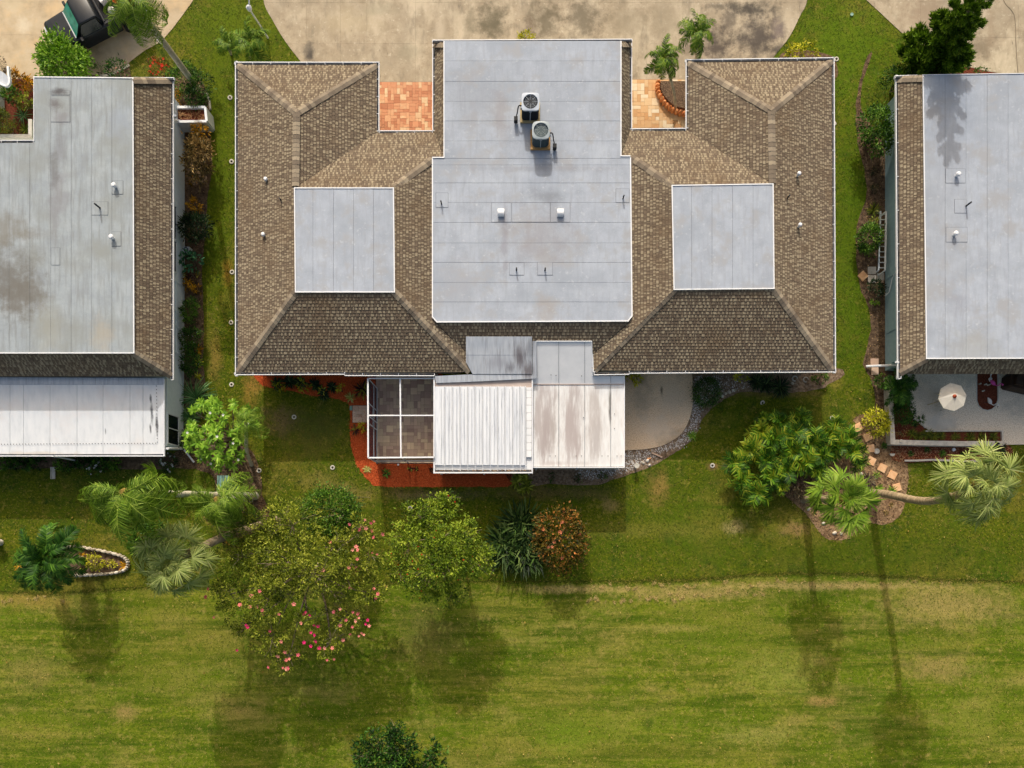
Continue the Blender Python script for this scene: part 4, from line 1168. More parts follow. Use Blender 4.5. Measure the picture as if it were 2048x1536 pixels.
curb("drive_side_curb", [(311, 75), (322, 86)], 0.10, 0.06, M_curb, "single pale curb block by the leaning palm trunk over the drive", "curb", piece="curb_block")

# ================================================================ left house
H2 = empty("left_house", W(100, 500, 0), "pale blue house at left with aged grey flat roof and brown shingle border", "house")
CL = 3.6
sh, dk = MB(), MB()
for pts, dd in [([(266, 160, CL), (344, 161, E), (344, 753, E), (268, 706, CL)], 'E'), ([(-200, 706, CL), (268, 706, CL), (344, 753, E), (-200, 753, E)], 'S')]:
    shingle_slope(sh, dk, pts, dd)
dk.build("roof", M_deck, H2); tag(sh.build("shingles", M_shing, H2), kind="stuff")
caps(H2, W(344, 753, E), W(269, 707, CL)); caps(H2, W(344, 161, E + .03), W(268, 160, CL + .03))
flat_roof(H2, [(68, 153), (266, 155), (268, 706), (-200, 706), (-200, 287), (68, 286)], CL + 0.03, M_memb_l, xs=[-200, -62, -22, 18.5, 60, 101.5, 142.5, 183.5, 224, 280])
trim(H2, [(68, 154), (266, 156), (268, 706), (-200, 706)], CL + 0.05)
trim(H2, [(68, 156), (68, 281)], CL + 0.05, w=0.03)
for q in [(104, 182, 140, 190), (102, 193, 140, 244), (103, 496, 120, 530), (184, 404, 216, 430), (224, 464, 242, 492), (225, 362, 246, 388), (146, 340, 182, 436), (224, 250, 262, 380)][:6]:
    patch(H2, *q, CL + 0.037, M_memb_l)
pipe_vent(H2, 200, 416, CL + .05, h=0.42, r=0.04); cap_vent(H2, 232, 374, CL + .05, r=0.085); cap_vent(H2, 227, 477, CL + .05, r=0.085)
gutter(H2, (348, 158), (348, 760), E, (1, 0), step=1.2); gutter(H2, (268, 155.5), (349, 156), E + 0.1, (0, 1), brackets=False)
gutter(H2, (-60, 281), (68, 281), CL - 0.1, (0, 1), brackets=True)
b = MB(); b.prism([W2(x, y, 3.0) for x, y in [(-200, 281), (60, 281), (60, 170), (70, 160), (262, 160), (330, 170), (330, 740), (-200, 740)]], 2.5, E - 0.1); b.build("soffit", M_soffit, H2)
gx = lambda x, y, z=0: W2(x, y, z)
wallL = MB(); wallL.prism([gx(369, 222), gx(370, 500), gx(368, 770), gx(-200, 770), gx(-200, 340), gx(141, 340), gx(141, 222)], 0, E - 0.15); wallL.prism([gx(367.5, 770), gx(367, 900), gx(-200, 900), gx(-200, 770)], 0, 1.78)
wl = wallL.build("wall", M_wall_l, H2)
xw = W2(370, 500)[0]


def wall_window(parent, x, y0, y1, z0, z1, side, nm="window", mull=None):
    """window in a wall facing +x (side=1) or -x (-1), between world ys"""
    b = MB()
    s = side
    b.bar((x + s * .02, y0, z0), (x + s * .02, y1, z0), 0.05, 0.06); b.bar((x + s * .02, y0, z1), (x + s * .02, y1, z1), 0.05, 0.06)
    b.bar((x + s * .02, y0, z0), (x + s * .02, y0, z1), 0.06, 0.05); b.bar((x + s * .02, y1, z0), (x + s * .02, y1, z1), 0.06, 0.05)
    for m in (mull or []): b.bar((x + s * .02, m, z0), (x + s * .02, m, z1), 0.05, 0.045)
    f = b.build(nm, M_frame, parent)
    g = MB(); g.box((x + s * .012, (y0 + y1) / 2, (z0 + z1) / 2), (0.012, abs(y1 - y0), z1 - z0)); g.build("pane", M_glass, f)
    return f


Yg = lambda y, z=1.4: (1075 - y) / (F / (CAM_H - z))
wall_window(H2, xw, Yg(407), Yg(474), 1.0, 2.05, 1); wall_window(H2, xw, Yg(477), Yg(540), 1.0, 2.05, 1)
wall_window(H2, xw - .07, Yg(829), Yg(888), 0.6, 1.7, 1, mull=[Yg(857)])
b = MB()
for y in (556, 700): b.bar((xw + .02, Yg(y), 0.3), (xw + .02, Yg(y), 2.5), 0.02, 0.06)
for y in (617, 634, 648): b.bar((xw + .03, Yg(y), 0.5), (xw + .08, Yg(y) , 2.2), 0.03, 0.03)
b.bar((xw + .02, Yg(556), 1.0), (xw + .02, Yg(700), 1.0), 0.03, 0.04)
b.build("wall_trim", M_wall_l, H2)
b = MB(); b.box((xw + .1, Yg(393), 2.1), (0.2, 0.2, 0.2)); b.box((xw + .05, Yg(393), 1.85), (0.1, 0.12, 0.3)); b.build("wall_lantern", M_white, H2)
b = MB(); b.tube([W(350, 231, 2.6), W(352, 234, 2.3), (xw - .05, Yg(236, 2.2), 2.2), (xw + .06, Yg(240, 1.5), 1.5), (xw + .06, Yg(240, 0.25) - .05, 0.25), (xw + .35, Yg(240, 0.2) - .15, 0.12)], 0.05, 6)
b.build("downspout", M_white, H2)
pn = sheet(H2, "patio_roof", [(-200, 755, 2.20), (327, 756, 2.20), (327, 912, 1.88), (-200, 912, 1.88)], M_groove, 0.02)
lws = px_spots([(298, 825, 3.5, 22, lin(62, 64, 72), 0.95), (297, 795, 2.5, 10, lin(80, 84, 92), 0.9), (307, 845, 3, 20, lin(76, 76, 80), 0.9), (294, 855, 2, 9, lin(90, 90, 94), 0.9),
                (203, 860, 1.5, 6, lin(70, 70, 74), 0.8), (60, 905, 90, 5, lin(206, 196, 180), 0.6)], 2.35)
M_lsheet = mk("white_insulated_panel", [lin(214, 218, 222), lin(226, 229, 232), lin(233, 235, 237)], scale=2.0, detail=12, rough=0.55, spots=lws, stretch=(2, 0.6, 1), big=[(0.8, lin(226, 224, 224), 0.5, 0.7)], rnd='obj', rv=0.008)
sheet(pn, "flashing", [(-200, 753, 2.27), (327, 756, 2.27), (326, 769, 2.24), (-200, 769, 2.24)], M_gsheet, 0.02)
xb = [-200, -60, -6, 20, 47, 100, 154, 206, 260, 286, 327]
for i in range(len(xb) - 1):
    sheet(pn, "roof_panel", [(xb[i] + .3, 769, 2.21), (xb[i + 1] - .3, 769, 2.21), (xb[i + 1] - .3, 908, 1.92), (xb[i] + .3, 908, 1.92)], M_lsheet, 0.03)
dots = MB()
for k in range(52): dots.disc(W(3 + k * 6.05, 888.5 - k * 0.04, 1.993), 0.022, 0.008, 6)
for k in range(17): dots.disc(W(313 + k * 0.1, 772 + k * 7.0, 2.233 - k * 7 / 140 * .29), 0.022, 0.008, 6)
tag(dots.build("screw_row", M_dpipe, pn), kind="stuff")
b = MB(); b.bar(W(-200, 912, 1.93), W(330, 912, 1.93), 0.05, 0.10); b.bar(W(329, 757, 2.22), W(329, 913, 1.90), 0.05, 0.10); b.bar(W(-200, 908.5, 1.90), W(328, 908.5, 1.90), 0.07, 0.02, 1); b.build("fascia", [M_white, M_gut_in], pn)
b = MB(); b.tube([(xw - 0.2, Yg(897, 1.8), 1.8), (xw + .05, Yg(897, 1.9), 1.9), (xw + .08, Yg(897, 0.4), 0.35), (xw + .5, Yg(925, 0), 0.08)], 0.05, 6); b.build("downspout", M_white, H2)
b = MB(); v = W(105, 912, 2.1); b.bar((v.x, v.y, 2.1), (v.x, v.y - .02, 0.1), 0.09, 0.06); b.build("downspout", M_white, H2)
# entry court of the left house: curved canopy, pale wall
b = MB()
cp = smooth([(-30, 128), (0, 141), (14, 152), (17, 166), (13, 172), (4, 170), (-30, 160)], 5)
b.prism([W2(x, y, 2.3) for x, y in cp], 2.22, 2.3, 0); b.build("entry_canopy", M_gsheet, H2)
b = MB()
rim = [W(x, y, 2.34) for x, y in smooth([(17, 134), (18, 150), (20, 164), (15, 172), (6, 170), (-10, 162), (-30, 155)], 5)]
for i in range(len(rim) - 1): b.bar(rim[i], rim[i + 1], 0.09, 0.12)
b.build("canopy_rim", M_white, H2)
b = MB(); b.prism([gx(-60, 170), gx(8, 170), gx(10, 226), gx(-60, 226)], 0, 2.2); b.build("entry_wall", mk("pale_mint_stucco", [lin(176, 198, 192), lin(190, 208, 202)], rough=0.9), H2)
fix(H2)
PB = empty("l_shaped_planter", W(20, 270, 0), "L shaped white planter wall below the left entry court shrubs", "planter")
b = MB()
for p, q in (((-60, 272), (62, 272)), ((60, 238), (60, 276))):
    p_, q_ = W(*p, 0.8) - PB.location, W(*q, 0.8) - PB.location
    b.bar((p_.x, p_.y, .4), (q_.x, q_.y, .402), 0.18, 0.8)
b.build("wall", M_wall_m, PB)
WB = empty("white_planter_box", W(384, 235, 0), "white box planter with dried vines beside the left house wall", "planter")
b = MB(); pbm = [W(x, y, 0.85) - WB.location for x, y in ((349, 214), (410, 214), (413, 242), (349, 243))]
for i in range(4):
    p, q = pbm[i], pbm[(i + 1) % 4]; b.bar((p.x, p.y, .425), (q.x, q.y, .425 + .002 * (i % 2)), 0.12, 0.85)
b.build("box", M_white, WB)
b = MB(); b.prism([(p.x, p.y) for p in pbm], 0.1, 0.72); b.build("soil", mulch_red, WB)
b = MB()
for k in range(46):
    c_ = Vector((random.uniform(pbm[0].x + .1, pbm[1].x - .1), random.uniform(pbm[2].y + .1, pbm[0].y - .1), 0.75)); an = random.uniform(0, 3.14)
    b.bar(c_ - Vector((math.cos(an), math.sin(an), 0)) * .14, c_ + Vector((math.cos(an), math.sin(an), random.uniform(0, .3))) * .14, 0.014, 0.014)
tag(b.build("dried_stems", mk("dry_vine", [lin(150, 104, 66), lin(190, 150, 104)], rough=.9), WB), kind="stuff")

# ================================================================ right house
H3 = empty("right_house", W(1950, 430, 0), "slate blue walled house at right with pale grey flat roof and shingle border", "house")
CR = 3.1
sh, dk = MB(), MB()
for pts, dd in [([(1846, 156, CR), (1853, 717, CR), (1798, 747, E), (1794, 158, E)], 'W'), ([(1853, 717, CR), (2300, 717, CR), (2300, 748, E), (1798, 748, E)], 'S')]:
    shingle_slope(sh, dk, pts, dd)
dk.build("roof", M_deck, H3); tag(sh.build("shingles", M_shing, H3), kind="stuff")
caps(H3, W(1798, 747, E), W(1852, 718, CR)); caps(H3, W(1794, 158, E + .03), W(1845, 156, CR + .03))
flat_roof(H3, [(1846, 150), (2300, 143), (2300, 717), (1853, 717)], CR + 0.03, M_memb, xs=[1830, 1890, 1932, 1974, 2016, 2058, 2100, 2200, 2300])
trim(H3, [(1846, 150), (1853, 717), (2300, 716)], CR + 0.05); trim(H3, [(1846, 150), (2300, 143)], CR + 0.05, w=0.03)
for q in [(1891, 338, 1930, 366), (1892, 455, 1934, 484), (1909, 399, 1932, 426), (1934, 349, 1972, 378)][:3]: patch(H3, *q, CR + 0.037, M_memb)
cap_vent(H3, 1912, 352, CR + .05, r=0.085); cap_vent(H3, 1907, 470, CR + .05, r=0.085); pipe_vent(H3, 1932, 412, CR + .05, h=0.38, r=0.04)
gutter(H3, (1790, 152), (1794, 758), E, (-1, 0), step=1.6, brackets=True); gutter(H3, (1789, 152.5), (1846, 150), E + .1, (0, 1), brackets=False); gutter(H3, (1794, 758), (1801, 758), E, (0, -1), brackets=False)
b = MB(); b.prism([W2(x, y, E) for x, y in [(1798, 170), (2300, 165), (2300, 740), (1800, 745)]], E - 0.2, E - 0.1); b.build("soffit", M_soffit, H3)
b = MB(); b.prism([gx(1770, 214), gx(2300, 214), gx(2300, 742), gx(1770, 742)], 0, E - 0.15); b.build("wall", M_wall_r, H3)
xr_ = W2(1770, 500)[0]
wall_window(H3, xr_, Yg(400), Yg(462), 1.05, 2.1, -1); wall_window(H3, xr_, Yg(466), Yg(528), 1.05, 2.1, -1)
b = MB()
for y in (540, 652): b.bar((xr_ - .02, Yg(y), 0.2), (xr_ - .02, Yg(y), 2.5), 0.03, 0.06)
b.bar((xr_ - .02, Yg(548), 1.3), (xr_ - .02, Yg(635), 1.3), 0.03, 0.03); b.box((xr_ - .12, Yg(718), 1.2), (0.22, 0.2, 0.5)); b.build("wall_trim", M_wall_r, H3)
b = MB(); b.tube([W(1792, 724, 2.55), (xr_ - .08, Yg(728, 2.3), 2.2), (xr_ - .08, Yg(730, .6), 0.5), (xr_ - .95, Yg(732, .2), 0.14), (xr_ - 1.0, Yg(732, .2), 0.1)], 0.06, 6); b.build("downspout", M_white, H3)
b = MB(); b.tube([(xr_ + .0, Yg(545, .9), 1.3), (xr_ - .06, Yg(545, .9), 1.2), (xr_ - .1, Yg(560, .6), 0.9), (xr_ - .1, Yg(585, .5), 0.6), (xr_ - .2, Yg(592, .4), 0.4)], 0.025, 6); b.build("white_conduit", M_frame, H3)
fix(H3)
# ---------------------------------------------------------------- leaf materials
def leafmat(name, cols, trans=0.28, rough=0.55, rv=0.18, spec=0.25):
    return mk(name, cols, scale=3.0, detail=4, rnd='tintramp', rv=rv, rough=rough, trans=trans, contrast=(0.0, 1.0), spec=spec)


L_green = leafmat("mid_green_leaf", [lin(34, 66, 14), lin(60, 100, 22), lin(96, 138, 36), lin(136, 168, 60)])
L_bright = leafmat("bright_green_leaf", [lin(64, 104, 16), lin(104, 150, 30), lin(146, 186, 52), lin(178, 208, 86)])
L_dark = leafmat("dark_green_leaf", [lin(16, 42, 8), lin(32, 70, 14), lin(60, 104, 24), lin(110, 150, 50)])
L_black = leafmat("blackish_green_leaf", [lin(12, 28, 14), lin(24, 48, 22), lin(44, 70, 34), lin(96, 116, 64)])
L_olive = leafmat("olive_leaf", [lin(64, 80, 12), lin(108, 122, 24), lin(152, 162, 44), lin(196, 198, 80)])
L_lime = leafmat("lime_olive_leaf", [lin(56, 82, 12), lin(102, 128, 24), lin(144, 166, 40), lin(188, 200, 72)])
L_yellow = leafmat("yellow_croton_leaf", [lin(96, 116, 16), lin(176, 176, 28), lin(214, 208, 48), lin(232, 226, 92)])
L_gold = leafmat("golden_croton_leaf", [lin(70, 60, 16), lin(150, 108, 16), lin(220, 160, 24), lin(238, 190, 48)])
L_croton = leafmat("bronze_croton_leaf", [lin(56, 54, 26), lin(112, 94, 46), lin(164, 132, 78), lin(190, 164, 104)])
L_copper = leafmat("copper_leaf", [lin(38, 46, 10), lin(82, 78, 18), lin(126, 100, 30), lin(206, 128, 66)])
L_palm = leafmat("queen_palm_leaflet", [lin(44, 74, 12), lin(82, 116, 24), lin(120, 150, 40), lin(172, 190, 84)], rough=0.55, spec=0.25)
L_palmd = leafmat("dark_palm_leaflet", [lin(30, 62, 10), lin(64, 100, 18), lin(104, 140, 34), lin(156, 168, 60)], rough=0.55, spec=0.25)
L_fan = leafmat("pale_fan_leaf", [lin(78, 100, 40), lin(122, 142, 66), lin(164, 176, 98), lin(206, 210, 144)], rough=0.55, spec=0.25)
L_fang = leafmat("green_fan_leaf", [lin(48, 84, 16), lin(88, 124, 28), lin(126, 156, 44), lin(166, 184, 78)], rough=0.55, spec=0.25)
L_philo = leafmat("philodendron_leaf", [lin(30, 64, 8), lin(62, 104, 16), lin(100, 140, 28), lin(176, 180, 46)], rough=0.55, spec=0.25)
L_pine = leafmat("pine_needle", [lin(38, 64, 8), lin(72, 104, 16), lin(108, 140, 28), lin(150, 172, 52)], trans=0.15)
L_strap = leafmat("dark_strap_leaf", [lin(20, 40, 16), lin(40, 66, 26), lin(72, 100, 42), lin(130, 150, 84)], rough=0.55, spec=0.25)
L_grassy = leafmat("grassy_blue_leaf", [lin(44, 88, 44), lin(74, 122, 64), lin(110, 152, 90), lin(150, 184, 120)])
L_olivegrass = leafmat("grassy_olive_leaf", [lin(46, 70, 16), lin(84, 104, 24), lin(124, 130, 34), lin(160, 156, 56)])
L_burg = leafmat("burgundy_leaf", [lin(40, 14, 16), lin(70, 26, 26), lin(96, 60, 34), lin(180, 180, 60)])
L_pale = leafmat("variegated_leaf", [lin(120, 130, 60), lin(184, 190, 90), lin(220, 220, 140)])
L_purple = leafmat("purple_ground_leaf", [lin(40, 30, 34), lin(72, 58, 56), lin(110, 96, 66), lin(150, 140, 110)])
M_bark = mk("grey_bark", [lin(92, 80, 64), lin(128, 114, 94), lin(156, 144, 124)], scale=9, detail=8, rough=0.9, bump=0.5, bscale=40, bdist=0.01)
M_twig = mk("pale_twig", [lin(100, 88, 70), lin(142, 130, 108)], scale=9, rough=0.9)
M_palmt = mk("palm_trunk_bark", [lin(110, 96, 76), lin(158, 140, 112), lin(186, 168, 140)], scale=3, detail=10, rough=0.9, bump=0.6, bscale=24, bdist=0.02, stretch=(1, 1, 3))
M_palmg = mk("smooth_grey_palm_trunk", [lin(150, 144, 124), lin(188, 182, 162), lin(206, 200, 180)], scale=3, detail=10, rough=0.8, bump=0.4, bscale=30, bdist=0.01, stretch=(1, 1, 3))
M_fibre = mk("brown_crown_fibre", [lin(84, 74, 34), lin(128, 108, 50), lin(170, 140, 76)], scale=12, rough=0.9, bump=0.6, bscale=60)
M_pinkf = mk("pink_flower_petal", [lin(226, 84, 120), lin(240, 140, 132), lin(244, 168, 150)], scale=3, rnd='objramp', rv=0.08, rough=0.6, trans=0.2, contrast=(0, 1))
M_hot = mk("magenta_flower_petal", [lin(228, 16, 110), lin(240, 40, 130)], rough=0.6, trans=0.2)
M_redf = mk("red_flower_petal", [lin(200, 24, 10), lin(232, 60, 30)], scale=9, rough=0.6, trans=0.2)
M_whitef = mk("white_flower_petal", [lin(226, 222, 220), lin(240, 238, 238)], rough=0.6, trans=0.2)


def norm(a):
    return a / np.maximum(np.linalg.norm(a, axis=-1, keepdims=True), 1e-9)


def leaf_arrays(P, D, Nn, L, Wd, fold=0.25, droop=0.15, tint=None):
    """kite shaped leaves folded on the midrib: base P, direction D, normal Nn"""
    n = len(P)
    L = np.broadcast_to(L, (n,))[:, None]; Wd = np.broadcast_to(Wd, (n,))[:, None]
    S = norm(np.cross(D, Nn))
    Nn = norm(np.cross(S, D))
    mid = P + D * L * 0.45
    V = np.stack([P, mid - S * Wd / 2 + Nn * Wd * fold, P + D * L - Nn * L * droop, mid + S * Wd / 2 + Nn * Wd * fold], 1).reshape(-1, 3)
    b = (np.arange(n) * 4)[:, None]
    Fc = np.concatenate([b + np.array([[0, 1, 2]]), b + np.array([[0, 2, 3]])], 0)
    t = np.repeat(rng.uniform(0, 1, n) if tint is None else tint, 4)
    return V, Fc, t


def crown(rx, ry, rz, nclump, per, cr, L, Wd, seed=None, low=-0.35, hollow=0.55, up=0.9, lump=0.25, spread=1.0):
    """leaf cloud about the origin; leaves sit in clumps over an uneven ellipsoid"""
    d = norm(rng.normal(size=(nclump * 3, 3)))
    d = d[d[:, 2] > low][:nclump]
    k = len(d)
    ph = rng.uniform(0, 6.28, 6)
    az = np.arctan2(d[:, 1], d[:, 0])
    wob = 1 + lump * (0.5 * np.sin(2 * az + ph[0]) + 0.35 * np.sin(3 * az + ph[1] + 2 * d[:, 2]) + 0.3 * np.sin(5 * az + ph[2]))
    r = (hollow + (1 - hollow) * rng.uniform(0, 1, k) ** 0.6) * wob
    C = d * r[:, None] * np.array([rx, ry, rz])
    cs = cr * rng.uniform(0.6, 1.3, k)
    off = rng.normal(size=(k, per, 3)) * 0.5
    P = (C[:, None] + off * cs[:, None, None] * np.array([1, 1, 0.7])).reshape(-1, 3)
    outw = norm(C / np.array([rx, ry, rz]) + 1e-6)
    out = np.repeat(outw, per, 0)
    n = len(P)
    D = norm(off.reshape(-1, 3) * 0.9 + out * 0.7 * spread + rng.normal(size=(n, 3)) * 0.45)
    Nn = norm(np.array([0, 0, up]) + out * 0.5 + rng.normal(size=(n, 3)) * 0.55)
    tint = np.clip(np.repeat(rng.uniform(0.05, 0.85, k), per) + rng.normal(size=n) * 0.14, 0, 1)
    LL = L * rng.uniform(0.5, 1.5, n); WW = Wd * rng.uniform(0.6, 1.35, n)
    return leaf_arrays(P, D, Nn, LL, WW, tint=tint), C


def branches(mb, base, C, r0, n=12, sub=3):
    """forked limbs from base to the crown clumps C (world relative)"""
    base = Vector(base)
    idx = rng.choice(len(C), size=min(n, len(C)), replace=False)
    for i in idx:
        tgt = Vector(C[i])
        mid = base.lerp(tgt, 0.45) + Vector(rng.normal(size=3) * 0.08 * (tgt - base).length)
        mid.z = max(mid.z, base.z)
        pts = smooth([tuple(base), tuple(mid), tuple(tgt)], 4)
        rr = [r0 * (1 - 0.85 * k / (len(pts) - 1)) for k in range(len(pts))]
        mb.tube(pts, rr, 5, cap=False)
        for _ in range(sub):
            j = rng.integers(3, len(pts) - 1)
            q = Vector(pts[j]); e = tgt + Vector(rng.normal(size=3) * 0.22 * (tgt - base).length)
            m2 = q.lerp(e, 0.5) + Vector(rng.normal(size=3) * 0.05)
            mb.tube([q, m2, e], [rr[j] * 0.6, rr[j] * 0.35, 0.006], 4, cap=False)


def shrub(name, label, px, py, rx, ry, h, L, Wd, mat, n=2500, cat="shrub", group=None, lump=0.25, per=14, cr=None, hollow=0.6, zc=None, rz=None, stems=8, low=-0.3, up=0.9, parent=None, flowers=None, tilt=0):
    """px, py: middle of the crown in the photograph; rx, ry its half size in photograph pixels; h its height in metres"""
    zc = h * 0.55 if zc is None else zc
    s = F / (CAM_H - zc)
    c = W(px, py, zc)
    rz = h - zc if rz is None else rz
    root = empty(name, (c.x, c.y, 0), label, cat, group)
    X, Y = rx / s, ry / s
    ncl = max(6, n // per)
    cr = cr or max(0.10, min(X, Y) * 0.28)
    (V, Fc, t), C = crown(X * 0.92, Y * 0.92, rz, ncl, per, cr, L, Wd, lump=lump, hollow=hollow, low=low, up=up)
    V = V + np.array([0, 0, zc]); C = C + np.array([0, 0, zc])
    V[:, 2] = np.maximum(V[:, 2], 0.015)
    link("foliage", np_mesh("foliage", V, Fc, t, mat), root)
    b = MB(); branches(b, (0, 0, 0.0), np.maximum(C, [[-99, -99, 0.05]]), max(0.012, 0.02 * h), n=stems, sub=1)
    b.build("stem", M_twig, root)
    if flowers:
        fm, nf, fr = flowers
        top = C[C[:, 2] > np.percentile(C[:, 2], 35)]
        for i in rng.choice(len(top), size=min(nf, len(top)), replace=False):
            p = top[i] + rng.normal(size=3) * 0.05; p[2] += 0.06
            link("flower", fm, root, Vector(p), (rng.uniform(-.5, .5), rng.uniform(-.5, .5), rng.uniform(0, 6)), [fr * rng.uniform(.7, 1.3)] * 3)
    return root


def flower_mesh(name, mat, r=0.07, petals=5):
    b = MB()
    for k in range(petals):
        a = 2 * math.pi * k / petals
        ca, sa = math.cos(a), math.sin(a); cb, sb = math.cos(a + .5), math.sin(a + .5); cc, sc = math.cos(a - .5), math.sin(a - .5)
        b.add([(0, 0, 0), (cc * r * .7, sc * r * .7, r * .35), (ca * r, sa * r, r * .25), (cb * r * .7, sb * r * .7, r * .35)], [(0, 1, 2), (0, 2, 3)])
    return b.mesh(name, mat)


FL_pink, FL_hot, FL_red, FL_white = (flower_mesh("flower", m, 0.075) for m in (M_pinkf, M_hot, M_redf, M_whitef))


# ---------------------------------------------------------------- fronds and strap leaves
def strip_leaf(P, D, Nn, L, Wd, bend, seg=3, tint=0.5, taper=0.35):
    """long leaf strips: n leaves of seg segments that arch by bend"""
    n = len(P)
    L = np.broadcast_to(L, (n,)); Wd = np.broadcast_to(Wd, (n,)); bend = np.broadcast_to(bend, (n,))
    S = norm(np.cross(D, Nn)); pos = P.copy(); d = D.copy(); up = norm(np.cross(S, D))
    rows = []
    for k in range(seg + 1):
        f = k / seg
        w = Wd * (taper + (1 - taper) * math.sin(math.pi * min(0.98, f * 0.85 + 0.12))) * (1 if k < seg else 0.08)
        rows += [pos - S * w[:, None] / 2, pos + S * w[:, None] / 2]
        a = bend / seg
        d2 = d * np.cos(a)[:, None] - up * np.sin(a)[:, None]
        up = up * np.cos(a)[:, None] + d * np.sin(a)[:, None]
        d = d2
        pos = pos + d * (L / seg)[:, None]
    V = np.stack(rows, 1).reshape(-1, 3)
    m = 2 * (seg + 1)
    b = (np.arange(n) * m)[:, None]
    Fc = np.concatenate([b + np.array([[2 * k, 2 * k + 1, 2 * k + 3, 2 * k + 2]]) for k in range(seg)], 0)
    t = np.repeat(np.broadcast_to(tint, (n,)), m)
    return V, Fc, t


def frond_mesh(mat, L=2.2, pairs=34, leaf=0.55, lw=0.045, arch=1.3, start=0.5, vee=0.35, hang=0.5, prof=0.9, tintc=0.5, seg=3):
    """pinnate frond along +x: the rachis leaves at angle start above level and arches over by arch radians"""
    n = 26
    p = np.zeros((n, 3)); d = np.zeros((n, 3)); a = start
    for i in range(n):
        d[i] = (math.cos(a), 0, math.sin(a))
        if i: p[i] = p[i - 1] + d[i - 1] * L / (n - 1)
        a -= arch / (n - 1) * (0.5 + i / n)
    Ps, Ds, Ns, Ls, bd = [], [], [], [], []
    for k in range(pairs):
        f = 0.14 + 0.86 * (k + 0.5) / pairs
        x = f * (n - 1); i = min(int(x), n - 2); q = p[i] + (p[i + 1] - p[i]) * (x - i)
        t = d[i]; up = np.array([-t[2], 0, t[0]])
        for s in (-1, 1):
            side = np.array([0, s, 0.0])
            fw = 0.35 + 0.55 * f
            dd = side * (1 - 0.35 * f) + t * fw + up * (vee - hang * f) + rng.normal(size=3) * 0.09
            Ps.append(q); Ds.append(dd); Ns.append(up + side * -0.3 + rng.normal(size=3) * 0.2)
            Ls.append(leaf * math.sin(math.pi * (0.12 + prof * f * 0.86)) ** 0.6 * rng.uniform(.85, 1.1)); bd.append(hang * rng.uniform(0.8, 2.0))
    Ps, Ds, Ns = np.array(Ps), norm(np.array(Ds)), norm(np.array(Ns))
    V, Fc, t = strip_leaf(Ps, Ds, Ns, np.array(Ls), np.full(len(Ps), lw), np.array(bd), seg=seg, tint=np.clip(rng.normal(tintc, .18, len(Ps)), 0, 1))
    # rachis as a thin strip box
    w = 0.018
    rv, rf = [], []
    for i in range(n):
        ww = w * (1 - 0.7 * i / n); t_ = d[i]; up = np.array([-t_[2], 0, t_[0]])
        rv += [p[i] + [0, -ww, 0], p[i] + [0, ww, 0], p[i] + up * ww, p[i] + up * ww]
    for i in range(n - 1):
        a_ = i * 4; b_ = a_ + 4
        rf += [(a_, a_ + 2, b_ + 2, b_), (a_ + 2, a_ + 1, b_ + 1, b_ + 2), (a_ + 1, a_, b_, b_ + 1)]
    o = len(V)
    V = np.vstack([V, np.array(rv)]); Fc = np.vstack([Fc, np.array(rf) + o]); t = np.concatenate([t, np.full(len(rv), 0.85)])
    return np_mesh("frond", V, Fc, t, mat)


def fan_mesh(mat, pet=0.9, R_=0.75, n=30, wid=0.05, start=0.4, droop=1.0, spread=2.5, dead=False):
    """fan leaf: curved stalk along +x then segments radiating from its end"""
    a = start; p = np.array([0.0, 0, 0]); pts = [p.copy()]
    for i in range(6):
        p = p + np.array([math.cos(a), 0, math.sin(a)]) * pet / 6; a -= 0.10; pts.append(p.copy())
    t = np.array([math.cos(a - .25), 0, math.sin(a - .25)]); up = np.array([-t[2], 0, t[0]]); sd = np.array([0, 1.0, 0])
    th = np.linspace(-spread / 2, spread / 2, n) + rng.normal(size=n) * 0.03
    D = np.cos(th)[:, None] * t + np.sin(th)[:, None] * sd + up * (0.18 + 0.12 * rng.normal(size=n))[:, None]
    Nn = np.repeat(up[None], n, 0) + rng.normal(size=(n, 3)) * 0.12
    Ls = R_ * (0.75 + 0.3 * np.cos(th * 0.8)) * rng.uniform(.88, 1.08, n)
    V, Fc, tt = strip_leaf(np.repeat(p[None], n, 0), norm(D), norm(Nn), Ls, np.full(n, wid), droop * rng.uniform(.5, 1.3, n), seg=4, tint=np.clip(rng.normal(.5, .2, n), 0, 1), taper=0.30)
    rv, rf = [], []
    for i, q in enumerate(pts): rv += [q + [0, -.014, 0], q + [0, .014, 0], q + [0, 0, .02], q + [0, 0, .02]]
    for i in range(len(pts) - 1):
        a_ = i * 4; b_ = a_ + 4
        rf += [(a_, a_ + 2, b_ + 2, b_), (a_ + 2, a_ + 1, b_ + 1, b_ + 2), (a_ + 1, a_, b_, b_ + 1)]
    o = len(V)
    V = np.vstack([V, np.array(rv)]); Fc = np.vstack([Fc, np.array(rf) + o]); tt = np.concatenate([tt, np.full(len(rv), 0.7)])
    return np_mesh("frond", V, Fc, tt, mat)


